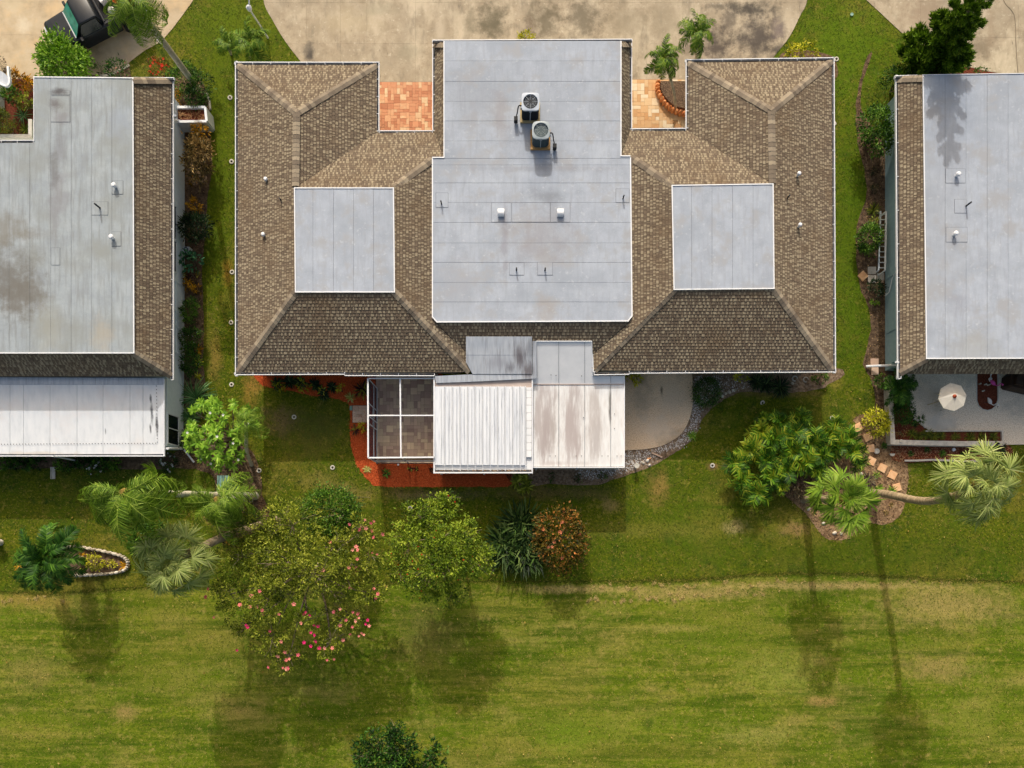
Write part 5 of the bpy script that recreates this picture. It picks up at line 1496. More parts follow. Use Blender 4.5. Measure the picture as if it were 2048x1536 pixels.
def palm(name, label, base_px, top_px, h, fronds, meshes, r0, r1, tmat, scale=1.0, elev=(-0.6, 0.9), bend=0.0, cat="palm tree", group=None, azr=(0, 6.283), fibre=None, crownlen=0.35, curve=None):
    h *= 0.9
    B = W(base_px[0], base_px[1], 0); Tp = W(top_px[0], top_px[1], h)
    root = empty(name, B, label, cat, group)
    t = Tp - B
    ctrl = [(0, 0, -0.05)] + [tuple(Vector((t.x * f + cx_, t.y * f + cy_, h * z_))) for f, cx_, cy_, z_ in (curve or [(0.3, 0, 0, 0.4), (0.7, 0, 0, 0.75)])] + [tuple(t)]
    pts = smooth(ctrl, 7)
    rr = [r0 * (1.25 if i == 0 else 1.0) + (r1 - r0) * i / (len(pts) - 1) + (0.006 if i % 2 else 0) for i in range(len(pts))]
    b = MB(); b.tube(pts, rr, 12, cap=False); b.build("trunk", tmat, root, smooth_=True)
    top = Vector(pts[-1]); d = (top - Vector(pts[-2])).normalized()
    if fibre:
        b = MB(); b.tube([top - d * crownlen, top - d * crownlen * .4, top + d * 0.1], [r1 * 1.1, r1 * 1.5, r1 * 0.8], 10); b.build("crownshaft", fibre, root)
    for k in range(fronds):
        f = k / fronds
        az = azr[0] + (azr[1] - azr[0]) * ((k * 0.381966) % 1.0) + rng.normal() * 0.12
        el = elev[1] + (elev[0] - elev[1]) * f + rng.normal() * 0.16
        s = scale * rng.uniform(0.88, 1.1) * (0.55 + 0.45 * min(1.0, f * 2.6))
        m = meshes[k % len(meshes)]
        q = Quaternion((0, 0, 1), az) @ Quaternion((0, 1, 0), -el) @ Quaternion((1, 0, 0), rng.normal() * 0.38)
        link("frond", m, root, top + d * 0.05 * (1 - f), q.to_euler(), (s, s, s))
    return root


def rosette(L, Wd, n, mat, elev=(0.2, 1.2), bend=(0.5, 1.2), seg=3, name="leaf", taper=0.5, z=0.0, spread=0.03):
    """one mesh: n strap leaves round a centre"""
    az = np.arange(n) * 2.39996 + rng.normal(size=n) * 0.15
    el = rng.uniform(elev[0], elev[1], n)
    D = np.stack([np.cos(az) * np.cos(el), np.sin(az) * np.cos(el), np.sin(el)], 1)
    Nn = np.stack([-np.cos(az) * np.sin(el), -np.sin(az) * np.sin(el), np.cos(el)], 1)
    P = np.stack([np.cos(az) * spread * rng.uniform(0, 1, n), np.sin(az) * spread * rng.uniform(0, 1, n), np.full(n, z)], 1)
    V, Fc, t = strip_leaf(P, D, Nn, L * rng.uniform(.7, 1.15, n), Wd * rng.uniform(.8, 1.15, n), rng.uniform(bend[0], bend[1], n), seg=seg, tint=rng.uniform(0, 1, n), taper=taper)
    return np_mesh(name, V, Fc, t, mat)


def strap_plant(name, label, px, py, r_px, h, n, Wd, mat, cat="plant", group=None, elev=(0.2, 1.2), bend=(0.5, 1.2), seg=3, clumps=1, cspread=0.0, sx=1.0, taper=0.5, L=None, core=None):
    c = W(px, py, h * 0.5)
    root = empty(name, (c.x, c.y, 0), label, cat, group)
    Lm = L or r_px / (F / (CAM_H - h * 0.5)) * 1.15
    ms = [rosette(Lm, Wd, n, mat, elev, bend, seg, taper=taper) for _ in range(min(2, clumps))]
    for k in range(clumps):
        a = rng.uniform(0, 6.28); rr = cspread * math.sqrt(rng.uniform(0, 1))
        link("leaves", ms[k % len(ms)], root, (rr * math.cos(a) * sx, rr * math.sin(a), 0.01), (0, 0, rng.uniform(0, 6.28)), [rng.uniform(.8, 1.15)] * 3)
    return root


# ================================================================ big trees at the lawn edge
def tree(name, label, base_px, lobes, mat, per, cr, L, Wd, r0, nb=26, trunks=1, cat="tree", bark=None, dens=1.0, hollow=.15):
    """lobes: (px, py, rx, ry, height of its middle, vertical half size) seen in the photograph"""
    B = W(base_px[0], base_px[1], 0)
    root = empty(name, B, label, cat)
    Vs, Fs, Ts, Cs, n0_ = [], [], [], [], 0
    for (px, py, rx, ry, zc, rz) in lobes:
        s = F / (CAM_H - zc); c = W(px, py, zc)
        X, Y = rx / s, ry / s
        (V, Fc, t), C = crown(X, Y, rz, max(8, int(46 * X * Y * dens)), per, cr, L, Wd, lump=.3, hollow=hollow, low=-.4, up=1.1)
        o = np.array([c.x - B.x, c.y - B.y, zc]); V = V + o; C = C + o
        Vs.append(V); Fs.append(Fc + n0_); Ts.append(t); Cs.append(C); n0_ += len(V)
    link("crown", np_mesh("crown", np.vstack(Vs), np.vstack(Fs), np.concatenate(Ts), mat), root)
    mid = np.mean([np.mean(C, 0) for C in Cs], 0)
    fork = Vector(mid) * 0.35; fork.z = mid[2] * 0.4
    b = MB()
    for k in range(trunks):
        f2 = fork + Vector((rng.normal() * .25, rng.normal() * .25, rng.uniform(-.1, .3))) * (k > 0)
        bb = Vector((rng.normal() * .12, rng.normal() * .12, -0.05)) * (1 if k else 0)
        b.tube(smooth([tuple(bb), tuple((bb + f2) / 2 + Vector((.05, .03, 0))), tuple(f2)], 4), [r0 * (1 - .04 * i) for i in range(9)], 8, cap=False)
    b.build("trunk", bark or M_bark, root, smooth_=True)
    b = MB()
    for C in Cs:
        hub = Vector(np.mean(C, 0)) + Vector((0, 0, -.25)); m = fork.lerp(hub, .5) + Vector((rng.normal() * .15, rng.normal() * .15, .15))
        pts = smooth([tuple(fork), tuple(m), tuple(hub)], 4)
        b.tube(pts, [r0 * .55 * (1 - .07 * i) for i in range(len(pts))], 6, cap=False)
        for i in rng.choice(len(C), size=min(nb, len(C)), replace=False):
            e = Vector(C[i]); q = hub.lerp(e, .5) + Vector(rng.normal(size=3) * .10)
            b.tube([hub, q, e + Vector((0, 0, .03))], [r0 * .22, r0 * .12, .008], 4, cap=False)
            for _ in range(2):
                e2 = q.lerp(e, .6) + Vector(rng.normal(size=3) * .22); b.tube([q, e2], [r0 * .1, .006], 4, cap=False)
    b.build("branches", bark or M_bark, root)
    return root, np.vstack(Cs)


t1, C1 = tree("flowering_tree", "large airy olive tree dotted with pink flowers at the lawn edge", (640, 1130),
              [(520, 1048, 66, 52, 3.9, .8), (584, 1052, 60, 58, 4.2, .8), (664, 1096, 56, 30, 4.2, .7), (722, 1062, 36, 38, 4.0, .6), (490, 1112, 66, 46, 3.8, .8), (585, 1124, 84, 52, 4.4, .9), (690, 1140, 54, 40, 4.3, .7),
               (738, 1118, 30, 40, 3.9, .6), (735, 1186, 40, 38, 3.8, .7), (462, 1188, 50, 40, 3.4, .7), (530, 1198, 56, 44, 3.9, .8), (600, 1180, 40, 26, 4.2, .6), (490, 1250, 34, 30, 3.2, .6), (545, 1270, 46, 40, 3.5, .7),
               (575, 1316, 34, 22, 3.1, .5), (618, 1240, 30, 26, 3.7, .5), (660, 1285, 42, 26, 3.3, .5), (696, 1232, 44, 30, 3.6, .6), (668, 1190, 30, 18, 4.0, .4), (634, 1150, 62, 34, 4.7, .5), (560, 1160, 50, 34, 4.5, .5)],
              L_olive, 18, 0.17, 0.115, 0.055, 0.11, nb=7, trunks=3, dens=1.45)
# pink flowers, mostly on the outer right and lower branches
fpts = [(730, 1040), (742, 1046), (748, 1042), (724, 1052), (732, 1056), (744, 1062), (705, 1060), (720, 1060), (747, 1075), (712, 1094), (716, 1100), (735, 1104), (705, 1100), (754, 1108), (745, 1106),
        (670, 1128), (646, 1140), (714, 1118), (712, 1135), (720, 1140), (698, 1135), (715, 1143), (520, 1182), (503, 1192), (500, 1214), (514, 1214), (524, 1220), (528, 1228), (428, 1235), (417, 1178),
        (412, 1194), (492, 1250), (495, 1254), (558, 1228), (588, 1208), (608, 1228), (620, 1230), (603, 1246), (612, 1224), (628, 1250), (636, 1252), (668, 1224), (680, 1218), (706, 1224), (716, 1228), (718, 1236),
        (692, 1240), (680, 1250), (735, 1240), (732, 1248), (738, 1252), (712, 1242), (705, 1254), (700, 1268), (724, 1266), (728, 1270), (718, 1272), (686, 1280), (622, 1265), (630, 1270), (632, 1282), (622, 1292),
        (638, 1296), (665, 1296), (650, 1296), (570, 1304), (556, 1312), (572, 1320), (579, 1318), (596, 1310), (537, 1334), (566, 1336), (573, 1338), (577, 1336), (654, 1320), (668, 1318), (474, 1300),
        (772, 1172), (748, 1178), (756, 1188), (752, 1196), (700, 1176), (660, 1084), (766, 1068), (700, 1048), (608, 1285), (480, 1210), (540, 1262), (563, 1283)]
for (fx, fy) in fpts:
    z = 4.3 + rng.uniform(-0.5, 0.6)
    hot = (590 < fx < 640 and fy < 1300 and fy > 1215) or (fx > 728 and 1236 < fy < 1256) or (fx < 500)
    link("flower", FL_hot if hot and rng.uniform() < .8 else FL_pink, t1, W(fx, fy, z) - t1.location, (rng.uniform(-.5, .5), rng.uniform(-.5, .5), rng.uniform(0, 6)), [rng.uniform(.85, 1.5)] * 3)
t2, C2 = tree("leafy_tree", "round topped light green tree between flowering tree and dark strap bush", (885, 1130),
              [(892, 1014, 44, 32, 3.5, .6), (850, 1038, 46, 34, 3.8, .6), (818, 1082, 42, 44, 3.6, .7), (880, 1084, 56, 46, 4.2, .8), (928, 1062, 34, 34, 3.6, .5), (800, 1130, 34, 34, 3.3, .6), (856, 1142, 52, 42, 3.9, .8),
               (930, 1124, 44, 44, 3.7, .7), (850, 1180, 40, 22, 3.3, .5), (902, 1188, 44, 24, 3.3, .5), (966, 1118, 24, 34, 3.1, .5), (888, 1122, 54, 40, 4.5, .5)],
              L_lime, 20, 0.18, 0.115, 0.062, 0.11, nb=6, trunks=2, dens=1.6)
for k in range(34):
    p = C2[rng.integers(len(C2))]
    if p[2] > 3.2: link("flower", FL_red, t2, Vector(p) + Vector((0, 0, 0.12)), (0, 0, rng.uniform(0, 6)), [0.55] * 3)
tree("garden_tree", "dark green tree at the bottom edge with bare pale twigs", (800, 1510),
     [(792, 1468, 26, 22, 5.4, .5), (758, 1486, 34, 26, 5.2, .5), (800, 1500, 40, 34, 5.5, .6), (730, 1512, 26, 26, 4.9, .5), (765, 1530, 50, 36, 5.2, .7), (815, 1540, 44, 30, 5.0, .5), (735, 1550, 30, 24, 4.9, .5)],
     L_dark, 20, 0.18, 0.12, 0.075, 0.10, nb=6, dens=1.7)
tree("side_tree", "small dark green tree right of the one at the bottom edge", (850, 1510), [(872, 1508, 20, 24, 4.9, .4), (862, 1540, 30, 22, 4.7, .5)], L_dark, 18, 0.16, 0.12, 0.075, 0.05, nb=5, dens=1.7)

# ================================================================ palms
fr_q = [frond_mesh(L_palm, 2.5, 58, 0.66, 0.032, arch=a_, start=0.25, hang=0.65, tintc=tc) for a_, tc in ((1.5, .5), (1.9, .6), (2.3, .45))]
fr_s = [frond_mesh(L_palmd, 1.15, 26, 0.34, 0.038, arch=a_, start=0.3, hang=0.5, tintc=tc) for a_, tc in ((1.3, .5), (1.9, .65))]
fr_t = [frond_mesh(L_dark, 1.7, 34, 0.40, 0.045, arch=a_, start=0.35, hang=0.35, tintc=tc, vee=0.7) for a_, tc in ((1.5, .4), (2.0, .6))]
fan_p = [fan_mesh(L_fan, 1.05, 0.72, 34, 0.036, start=0.35, droop=a_, spread=3.6) for a_ in (0.8, 1.2, 1.6)]
fan_g = [fan_mesh(L_fang, 0.85, 0.70, 26, 0.052, start=0.3, droop=a_, spread=3.0) for a_ in (0.2, 0.5, 0.9)]

p_a = palm("queen_palm", "tall queen palm arching left, leftmost of the two big drooping palm crowns", (510, 992), (246, 984), 9.4, 30, fr_q, 0.19, 0.12, M_palmg, scale=1.08, elev=(-1.1, 0.55), azr=(R(172), R(392)),
           curve=[(0.25, 0.3, 0.0, 0.22), (0.65, 0.2, 0.0, 0.6)], fibre=M_fibre)
p_b = palm("queen_palm", "shorter queen palm with drooping crown right of the tall arching one", (500, 1000), (432, 1000), 5.6, 24, fr_q, 0.15, 0.11, M_palmg, scale=0.86, elev=(-0.9, 0.7), azr=(R(150), R(425)), fibre=M_fibre)
p_c = palm("queen_palm", "small queen palm rising beside the plumeria bush", (503, 930), (492, 846), 4.4, 13, fr_q, 0.09, 0.07, M_palmg, scale=0.52, elev=(-0.8, 0.8))
p_d = palm("fan_palm", "pale silvery fan palm with thick leaning trunk at the lower left", (552, 1042), (350, 1122), 7.0, 52, fan_p, 0.22, 0.17, M_palmt, scale=1.10, elev=(-1.0, 1.35), fibre=M_fibre,
           curve=[(0.25, 0.1, 0.1, 0.3), (0.6, 0.0, 0.15, 0.65)])
p_e = palm("fan_palm", "green fan palm over the stone edged sand bed at right", (1608, 998), (1688, 1000), 5.2, 32, fan_g, 0.2, 0.15, M_palmt, scale=1.14, elev=(-1.0, 1.4), fibre=M_fibre)
p_f = palm("fan_palm", "tall fan palm leaning far right over the lawn with curved trunk", (1742, 986), (1958, 968), 9.3, 42, fan_p, 0.20, 0.15, M_palmt, scale=1.08, elev=(-1.0, 1.35), fibre=M_fibre,
           curve=[(0.15, 0.0, -0.15, 0.2), (0.45, 0.3, -0.55, 0.5), (0.78, 0.3, -0.35, 0.8)])
p_g = palm("triangle_palm", "squat dark green palm at the far left of the stone ringed bed", (166, 1118), (93, 1118), 3.0, 32, fr_t, 0.16, 0.14, M_palmt, scale=1.12, elev=(-0.5, 1.1), curve=[(0.3, 0, 0, 0.3), (0.9, 0, 0, 0.7)])
p_h = palm("queen_palm", "tall queen palm leaning across the parked pickup at top left", (394, 176), (262, -2), 8.4, 13, fr_q, 0.15, 0.11, M_palmg, scale=0.78, elev=(-1.0, 0.5), azr=(R(170), R(375)), fibre=M_fibre)
p_i = palm("pygmy_date_palm", "small date palm in the travertine court planter", (1352, 222), (1330, 117), 2.7, 20, fr_s, 0.07, 0.06, M_palmg, scale=0.98, elev=(-0.6, 0.9))
p_j = palm("pygmy_date_palm", "small date palm over the driveway, upper right of its pair", (1388, 150), (1394, 66), 3.0, 20, fr_s, 0.07, 0.06, M_palmg, scale=1.0, elev=(-0.6, 0.9))
p_k = palm("pygmy_date_palm", "multi stemmed green palm at the roof corner by the lamp post", (500, 118), (500, 84), 1.8, 20, fr_s, 0.07, 0.06, M_palmg, scale=1.1, elev=(-0.6, 0.8))
p_l = palm("pygmy_date_palm", "lower left palm of the clump by the lamp post", (462, 108), (456, 86), 1.3, 14, fr_s, 0.06, 0.05, M_palmg, scale=0.75, elev=(-0.5, 0.8))
p_m = palm("young_palm", "young palm showing dark fronds over the light green tree", (930, 1128), (928, 1096), 3.8, 5, [fr_q[0]], 0.08, 0.06, M_palmg, scale=0.62, elev=(-0.9, 0.2), azr=(3.9, 5.9))

# ================================================================ Norfolk pine at upper right
def pine():
    B = W(1826, 164, 0); Tp = W(1966, -16, 6.4)
    root = empty("norfolk_pine", B, "dark green tiered pine leaning over the right driveway", "tree")
    t = Tp - B; t.x, t.y = t.x, t.y
    b = MB(); b.tube([(0, 0, -.05), (t.x * .5, t.y * .5, 3.6), tuple(t)], [0.16, 0.11, 0.03], 8); b.build("trunk", M_bark, root)
    def limb(Lb):
        nl = 360
        f = rng.uniform(0.08, 1, nl)
        P = np.stack([f * Lb, rng.normal(size=nl) * 0.03, 0.12 * f * f * Lb * 1.2 + rng.normal(size=nl) * .03], 1)
        a = rng.uniform(-math.pi, math.pi, nl)
        D = norm(np.stack([0.55 + 0.4 * f, np.cos(a) * 1.0, np.sin(a) * 0.7 + 0.35], 1))
        V, Fc, tt = strip_leaf(P, D, norm(rng.normal(size=(nl, 3)) + [0, 0, 1]), rng.uniform(.22, .36, nl) * (1.15 - .45 * f), np.full(nl, .06), -rng.uniform(.2, 1.0, nl), seg=2, tint=np.clip(rng.normal(.42, .2, nl) + .2 * (f > .9), 0, 1), taper=.7)
        return np_mesh("branch", V, Fc, tt, L_pine)
    lm = [limb(1.0), limb(1.0)]
    tiers = 9
    for k in range(tiers):
        f = 0.16 + 0.82 * k / (tiers - 1)
        c = Vector((t.x * f, t.y * f, t.z * f))
        Lb = 1.75 * (1 - 0.72 * f ** 1.2)
        m = 7 if f < .8 else 5
        for j in range(m):
            a = 2 * math.pi * j / m + k * 0.7 + rng.normal() * .1
            s = Lb * rng.uniform(.85, 1.12)
            link("branch", lm[j % 2], root, c, (rng.normal() * .2, -rng.uniform(-.05, .22), a), (s, max(s, .8), max(s, .8)))
pine()

# ================================================================ split leaf philodendron thicket
fr_ph = [frond_mesh(L_philo, 0.62, 7, 0.34, 0.052, arch=1.2, start=0.5, hang=0.22, prof=.80, tintc=tc, vee=0.3, seg=3) for tc in (0.25, 0.5, 0.7, 0.9)]
ph = [(1470, 925, 26), (1482, 965, 26), (1515, 985, 26), (1540, 955, 26), (1500, 900, 26), (1530, 920, 28), (1545, 880, 28), (1520, 862, 24), (1560, 845, 24), (1590, 865, 28), (1585, 905, 28), (1572, 940, 26),
      (1610, 925, 28), (1625, 885, 28), (1640, 915, 26), (1655, 870, 26), (1672, 895, 28), (1668, 850, 22), (1695, 880, 26), (1706, 905, 24), (1715, 925, 18), (1602, 835, 20), (1560, 975, 16), (1635, 945, 20), (1525, 835, 14)]
words = ["leftmost clump", "lower left clump", "lowest clump", "low middle clump", "left clump second from the left", "yellowish left middle clump", "bright middle left clump", "upper left clump", "upper clump near the house shadow",
         "central clump", "centre low clump", "clump above the dead fronds", "clump below the centre", "clump right of centre", "lower right of centre clump", "upper right of centre clump", "right hand clump", "topmost right clump",
         "clump beside the stepping stones", "far right clump", "small clump touching the third stepping stone", "topmost clump", "small clump by the sand bed", "small clump by the leaning palm trunk", "small tip clump at the upper left"]
for (x, y, r_), wd in zip(ph, words):
    h = 1.15 + rng.uniform(-.15, .3)
    c = W(x, y, h * .6)
    rt = empty("split_leaf_philodendron", (c.x, c.y, 0), wd + " of the bright green split leaf thicket", "plant", "split leaf philodendrons in the thicket")
    b = MB(); b.tube([(0, 0, 0), (.05, .03, h * .55)], [.05, .04], 6); b.build("stem", M_bark, rt)
    yel = 1 if (x * 7 + y) % 3 == 0 and x < 1575 else 0
    for k in range(13):
        el = rng.uniform(-.1, 1.2)
        s = r_ / 26 * rng.uniform(.85, 1.25)
        link("leaf", fr_ph[min(3, int(rng.integers(0, 3)) + yel)], rt, (0.05 * math.cos(k), 0.05 * math.sin(k), h * (.45 + .2 * rng.uniform())), (rng.normal() * .3, -el, k * 2.4 + rng.normal() * .2), (s, s * 1.1, s))

# ================================================================ shrubs and small plants
shrub("light_green_shrub", "bright light green round shrub in front of the parked pickup", 130, 126, 54, 44, 1.9, .17, .09, L_bright, 3600, zc=.9)
shrub("pink_bud_shrub", "small dark shrub with pink tips beside the left driveway curb", 233, 140, 20, 22, .9, .12, .05, L_dark, 420, flowers=(FL_pink, 5, .5))
shrub("low_sprig", "tiny dark sprig left of the pink tipped shrub", 200, 138, 10, 9, .4, .1, .04, L_dark, 70)
shrub("red_ixora", "red flowering shrub against the front edge of the left house", 323, 148, 26, 26, 1.1, .11, .05, L_copper, 700, flowers=(FL_red, 26, 1.0))
shrub("green_shrub", "mid green shrub around the foot of the leaning palm", 368, 160, 34, 30, 1.3, .11, .05, L_green, 1300)
shrub("green_shrub", "dark green shrub right of the leaning palm's foot", 398, 180, 26, 40, 1.2, .11, .05, L_dark, 1500)
shrub("croton_shrub", "small orange leaved croton tucked above the white planter box", 357, 196, 13, 13, .8, .12, .045, L_gold, 220)
shrub("yellow_croton", "yellow croton just below the white planter box", 402, 265, 16, 17, 1.0, .14, .05, L_gold, 330)
shrub("bronze_croton", "large bronze leaved croton beside the left house wall", 399, 318, 28, 46, 1.6, .16, .06, L_croton, 1500)
shrub("yellow_croton", "tiny yellow croton below the big bronze one", 386, 362, 9, 9, .5, .12, .045, L_gold, 90)
shrub("yellow_croton", "yellow croton above the dark glossy shrub on the left side path", 389, 411, 11, 14, .9, .14, .05, L_gold, 200)
shrub("glossy_shrub", "blackish green glossy shrub by the left house windows", 391, 456, 28, 30, 1.3, .18, .05, L_black, 1100, up=.5)
shrub("broad_leaf_plant", "blue green broad leaved plant below the hose reel", 383, 522, 19, 22, .9, .2, .14, leafmat("blue_green_leaf", [lin(40, 90, 60), lin(70, 124, 84), lin(104, 156, 110)]), 130, per=6)
shrub("orange_croton", "orange croton left of its pair by the left house wall", 377, 571, 11, 9, .7, .13, .05, L_gold, 130)
shrub("orange_croton", "orange croton nearest the lawn in its pair", 395, 579, 9, 8, .6, .13, .05, L_gold, 90)
shrub("dark_leaf_shrub", "dark reddish shrub between the broad leaf plant and the orange crotons", 384, 550, 14, 14, .7, .12, .05, L_burg, 200)
shrub("green_hedge", "mid green hedge shrub halfway along the left house wall", 380, 622, 16, 26, 1.0, .1, .045, L_green, 900)
shrub("green_hedge", "darker hedge shrub with tiny white flowers on the left side path", 383, 676, 20, 26, 1.0, .1, .045, L_dark, 1000, flowers=(FL_white, 12, .35))
shrub("green_hedge", "dark low hedge shrub around the yellow bromeliads on the left side path", 379, 722, 20, 30, .8, .11, .05, L_dark, 900, flowers=(FL_white, 6, .35))
strap_plant("yellow_bromeliad", "orange yellow bromeliad topmost on the left side path", 390, 697, 11, .9, 18, .06, L_gold, cat="bromeliad", L=.34)
strap_plant("yellow_bromeliad", "star shaped yellow bromeliad in the middle of the left side path", 388, 721, 11, .9, 16, .06, L_yellow, cat="bromeliad", L=.34)
strap_plant("yellow_bromeliad", "small yellow bromeliad near the roof corner of the left house", 392, 750, 8, .5, 14, .05, L_yellow, cat="bromeliad", L=.24)
strap_plant("fountain_grass_plant", "blue green fountain grass at the left house corner", 382, 792, 34, 1.3, 190, .028, L_grassy, elev=(.2, 1.4), bend=(1.2, 2.2), seg=5, L=1.15)
strap_plant("fountain_grass_plant", "lower drooping fountain grass beside the left patio window", 372, 832, 26, 1.0, 130, .028, L_grassy, elev=(.2, 1.4), bend=(1.2, 2.2), seg=5, L=.9)
shrub("dark_leaf_shrub", "dark shrub below the fountain grass by the left patio", 376, 880, 16, 26, .7, .1, .04, L_dark, 500)
# plumeria: rosettes of long leaves
def plumeria():
    c = W(432, 862, 2.0)
    root = empty("plumeria", (c.x, c.y, 0), "light green plumeria with whorls of long leaves and few white flowers", "tree")
    b = MB(); Vs, Fs, Ts, n0_ = [], [], [], 0
    for k in range(80):
        a = rng.uniform(0, 6.28); rr = math.sqrt(rng.uniform(0, 1))
        x, y = 72 / 41.5 * rr * math.cos(a), 76 / 41.5 * rr * math.sin(a); z = 2.5 - 1.1 * rr ** 2 + rng.normal() * .15
        m = 12
        az = np.arange(m) * 2.4 + rng.uniform(0, 6); el = rng.uniform(-.1, .8, m)
        D = np.stack([np.cos(az) * np.cos(el), np.sin(az) * np.cos(el), np.sin(el)], 1); Nn = np.stack([-np.cos(az) * np.sin(el), -np.sin(az) * np.sin(el), np.cos(el)], 1)
        V, Fc, t = strip_leaf(np.repeat([[x, y, z]], m, 0), D, Nn, rng.uniform(.24, .36, m), np.full(m, .085), rng.uniform(.2, .9, m), seg=3, tint=np.clip(rng.normal(.5, .2, m), 0, 1), taper=.25)
        Vs.append(V); Fs.append(Fc + n0_); Ts.append(t); n0_ += len(V)
        if k < 26: b.tube([(x * .1, y * .1, 0), (x * .6, y * .6, z * .6), (x, y, z)], [.06, .04, .025], 5, cap=False)
        if k % 9 == 0: link("flower", FL_white, root, (x, y, z + .15), (0, 0, k), (1, 1, 1))
    link("foliage", np_mesh("foliage", np.vstack(Vs), np.vstack(Fs), np.concatenate(Ts), L_bright), root)
    b.build("branches", M_bark, root)
plumeria()
# hedge below the left patio roof
for k, x in enumerate((8, 40, 72, 132, 165, 198, 226)):
    shrub("low_hedge_plant", ["leftmost low hedge plant under the white patio roof edge", "second low hedge plant from the left under the white patio roof", "low hedge plant just left of the splash block downspout",
          "low hedge plant just right of the splash block downspout", "low hedge plant behind the left white blossom patch", "low hedge plant upper right of the left white blossoms", "last low hedge plant before the bare soil under the white patio roof"][k],
          x, 924 + (k % 2) * 3, 21, 14, .5, .12, .07, L_dark if k % 3 else L_green, 320, group="low hedge plants under the left patio roof")
shrub("white_impatiens", "patch of white blossoms left of centre under the left patio roof", 192, 937, 22, 13, .4, .09, .05, L_dark, 240, flowers=(FL_white, 60, .85), cat="flowers")
shrub("white_impatiens", "patch of white blossoms below the corner downspout of the left patio", 338, 925, 20, 22, .45, .09, .05, L_dark, 320, flowers=(FL_white, 60, .85), cat="flowers")
shrub("dark_round_bush", "dense dark green round bush behind the flowering tree", 662, 1024, 52, 50, 3.6, .11, .065, L_green, 5200, hollow=.8, lump=.1, zc=2.8)
shrub("coppery_bush", "dry coppery bush by the thick leaning palm trunk", 466, 1078, 24, 24, 1.0, .12, .06, L_copper, 500)
shrub("dark_leaf_shrub", "dark green shrub right of the thick palm trunk base", 494, 1032, 20, 18, .9, .11, .05, L_dark, 420)
shrub("twiggy_shrub", "bare twiggy reddish shrub under the shorter queen palm", 447, 1042, 26, 22, .8, .09, .03, L_burg, 420, stems=26)
shrub("dark_leaf_shrub", "bright green low plants beneath the pale fan palm crown", 290, 1078, 40, 30, 1.0, .2, .08, L_green, 700)
# stone ring bed plants
shrub("yellow_green_shrub", "round yellow green shrub inside the stone ring bed", 189, 1125, 17, 16, .6, .09, .05, L_yellow, 480)
shrub("yellow_green_shrub", "smaller yellow green shrub right of the round one in the stone ring", 219, 1128, 12, 8, .35, .08, .045, L_yellow, 180)
strap_plant("red_yellow_bromeliad", "orange bromeliad at the right tip of the stone ring bed", 245, 1132, 12, .5, 26, .05, L_gold, cat="bromeliad", L=.36)
strap_plant("red_yellow_bromeliad", "orange bromeliad upper left of the yellow green shrub", 160, 1111, 10, .4, 20, .045, L_gold, cat="bromeliad", L=.28)
strap_plant("red_yellow_bromeliad", "rusty bromeliad left of the squat dark palm", 36, 1130, 12, .4, 20, .05, L_gold, cat="bromeliad", L=.34)
strap_plant("red_yellow_bromeliad", "small orange plant at the lower rim of the stone ring", 160, 1142, 9, .3, 16, .045, L_yellow, cat="bromeliad", L=.24)
# dark strap bush, papyrus, copper bush
strap_plant("bird_of_paradise", "large dark spiky bush of upright strap leaves beside the copper bush", 1042, 1082, 64, 1.9, 30, .085, L_strap, clumps=34, cspread=1.15, elev=(.35, 1.4), bend=(.15, .7), L=1.35, cat="shrub", taper=.6)
strap_plant("papyrus_clump", "feathery mid green tuft in front of the dark spiky bush", 1014, 1100, 28, 1.7, 150, .018, L_green, clumps=3, cspread=.3, elev=(.2, 1.4), bend=(.5, 1.2), L=.75, cat="plant")
shrub("copper_bush", "round orange and bronze copper leaf bush beside the dark spiky bush", 1120, 1078, 52, 66, 2.0, .14, .085, L_copper, 2600, hollow=.75, lump=.18, flowers=(flower_mesh("flower", leafmat("salmon_leaf", [lin(226, 110, 70), lin(240, 170, 130)]), .1), 10, 1.0))
strap_plant("schefflera", "yellow green whorled plant at the porch corner", 1048, 962, 30, 1.2, 22, .07, L_olive, clumps=7, cspread=.5, elev=(.1, 1.1), bend=(.3, .9), L=.38, cat="shrub")
# rust mulch bed plants
for (x, y, r_, m, lb) in [(800, 0, 0, None, None)][:0]: pass
for (x, y, r_, m, lb) in [(1, 1, 1, 1, 1)][:0]: pass
bro = [(548, 768, 18, L_black, "dark cordyline clump leftmost under the eave in the rust mulch"), (575, 764, 16, L_black, "dark cordyline clump second from left in the rust mulch"), (594, 764, 14, L_strap, "green black clump between the yellow crotons in the rust mulch"),
       (627, 768, 14, L_black, "dark cordyline right of the first yellow croton in rust mulch"), (662, 772, 11, L_black, "round dark cordyline alone in the middle of the rust mulch strip"), (722, 775, 20, L_burg, "broad burgundy plant against the cage wall above the paving"),
       (645, 785, 12, L_black, "dark leaved base beneath the star shaped yellow plant")]
for (x, y, r_, m, lb) in bro: strap_plant("cordyline", lb, x, y, r_, .9, 30, .06, m, clumps=2, cspread=.12, L=r_ / 41 * 1.1, cat="plant")
for (x, y, r_, lb) in [(607, 770, 12, "yellow flecked croton in the rust mulch under the eave"), (558, 772, 9, "small yellow green croton at the left end of the rust mulch"), (683, 780, 8, "tiny yellow sprig right of the round dark cordyline"), (727, 855, 8, "tiny yellow sprig beside the cage wall")]:
    shrub("yellow_croton", lb, x, y, r_, r_, .6, .11, .045, L_yellow, 60)
strap_plant("yellow_star_plant", "star shaped yellow bromeliad in the rust mulch under the eave", 640, 778, 11, .8, 12, .05, L_yellow, L=.3, cat="bromeliad")
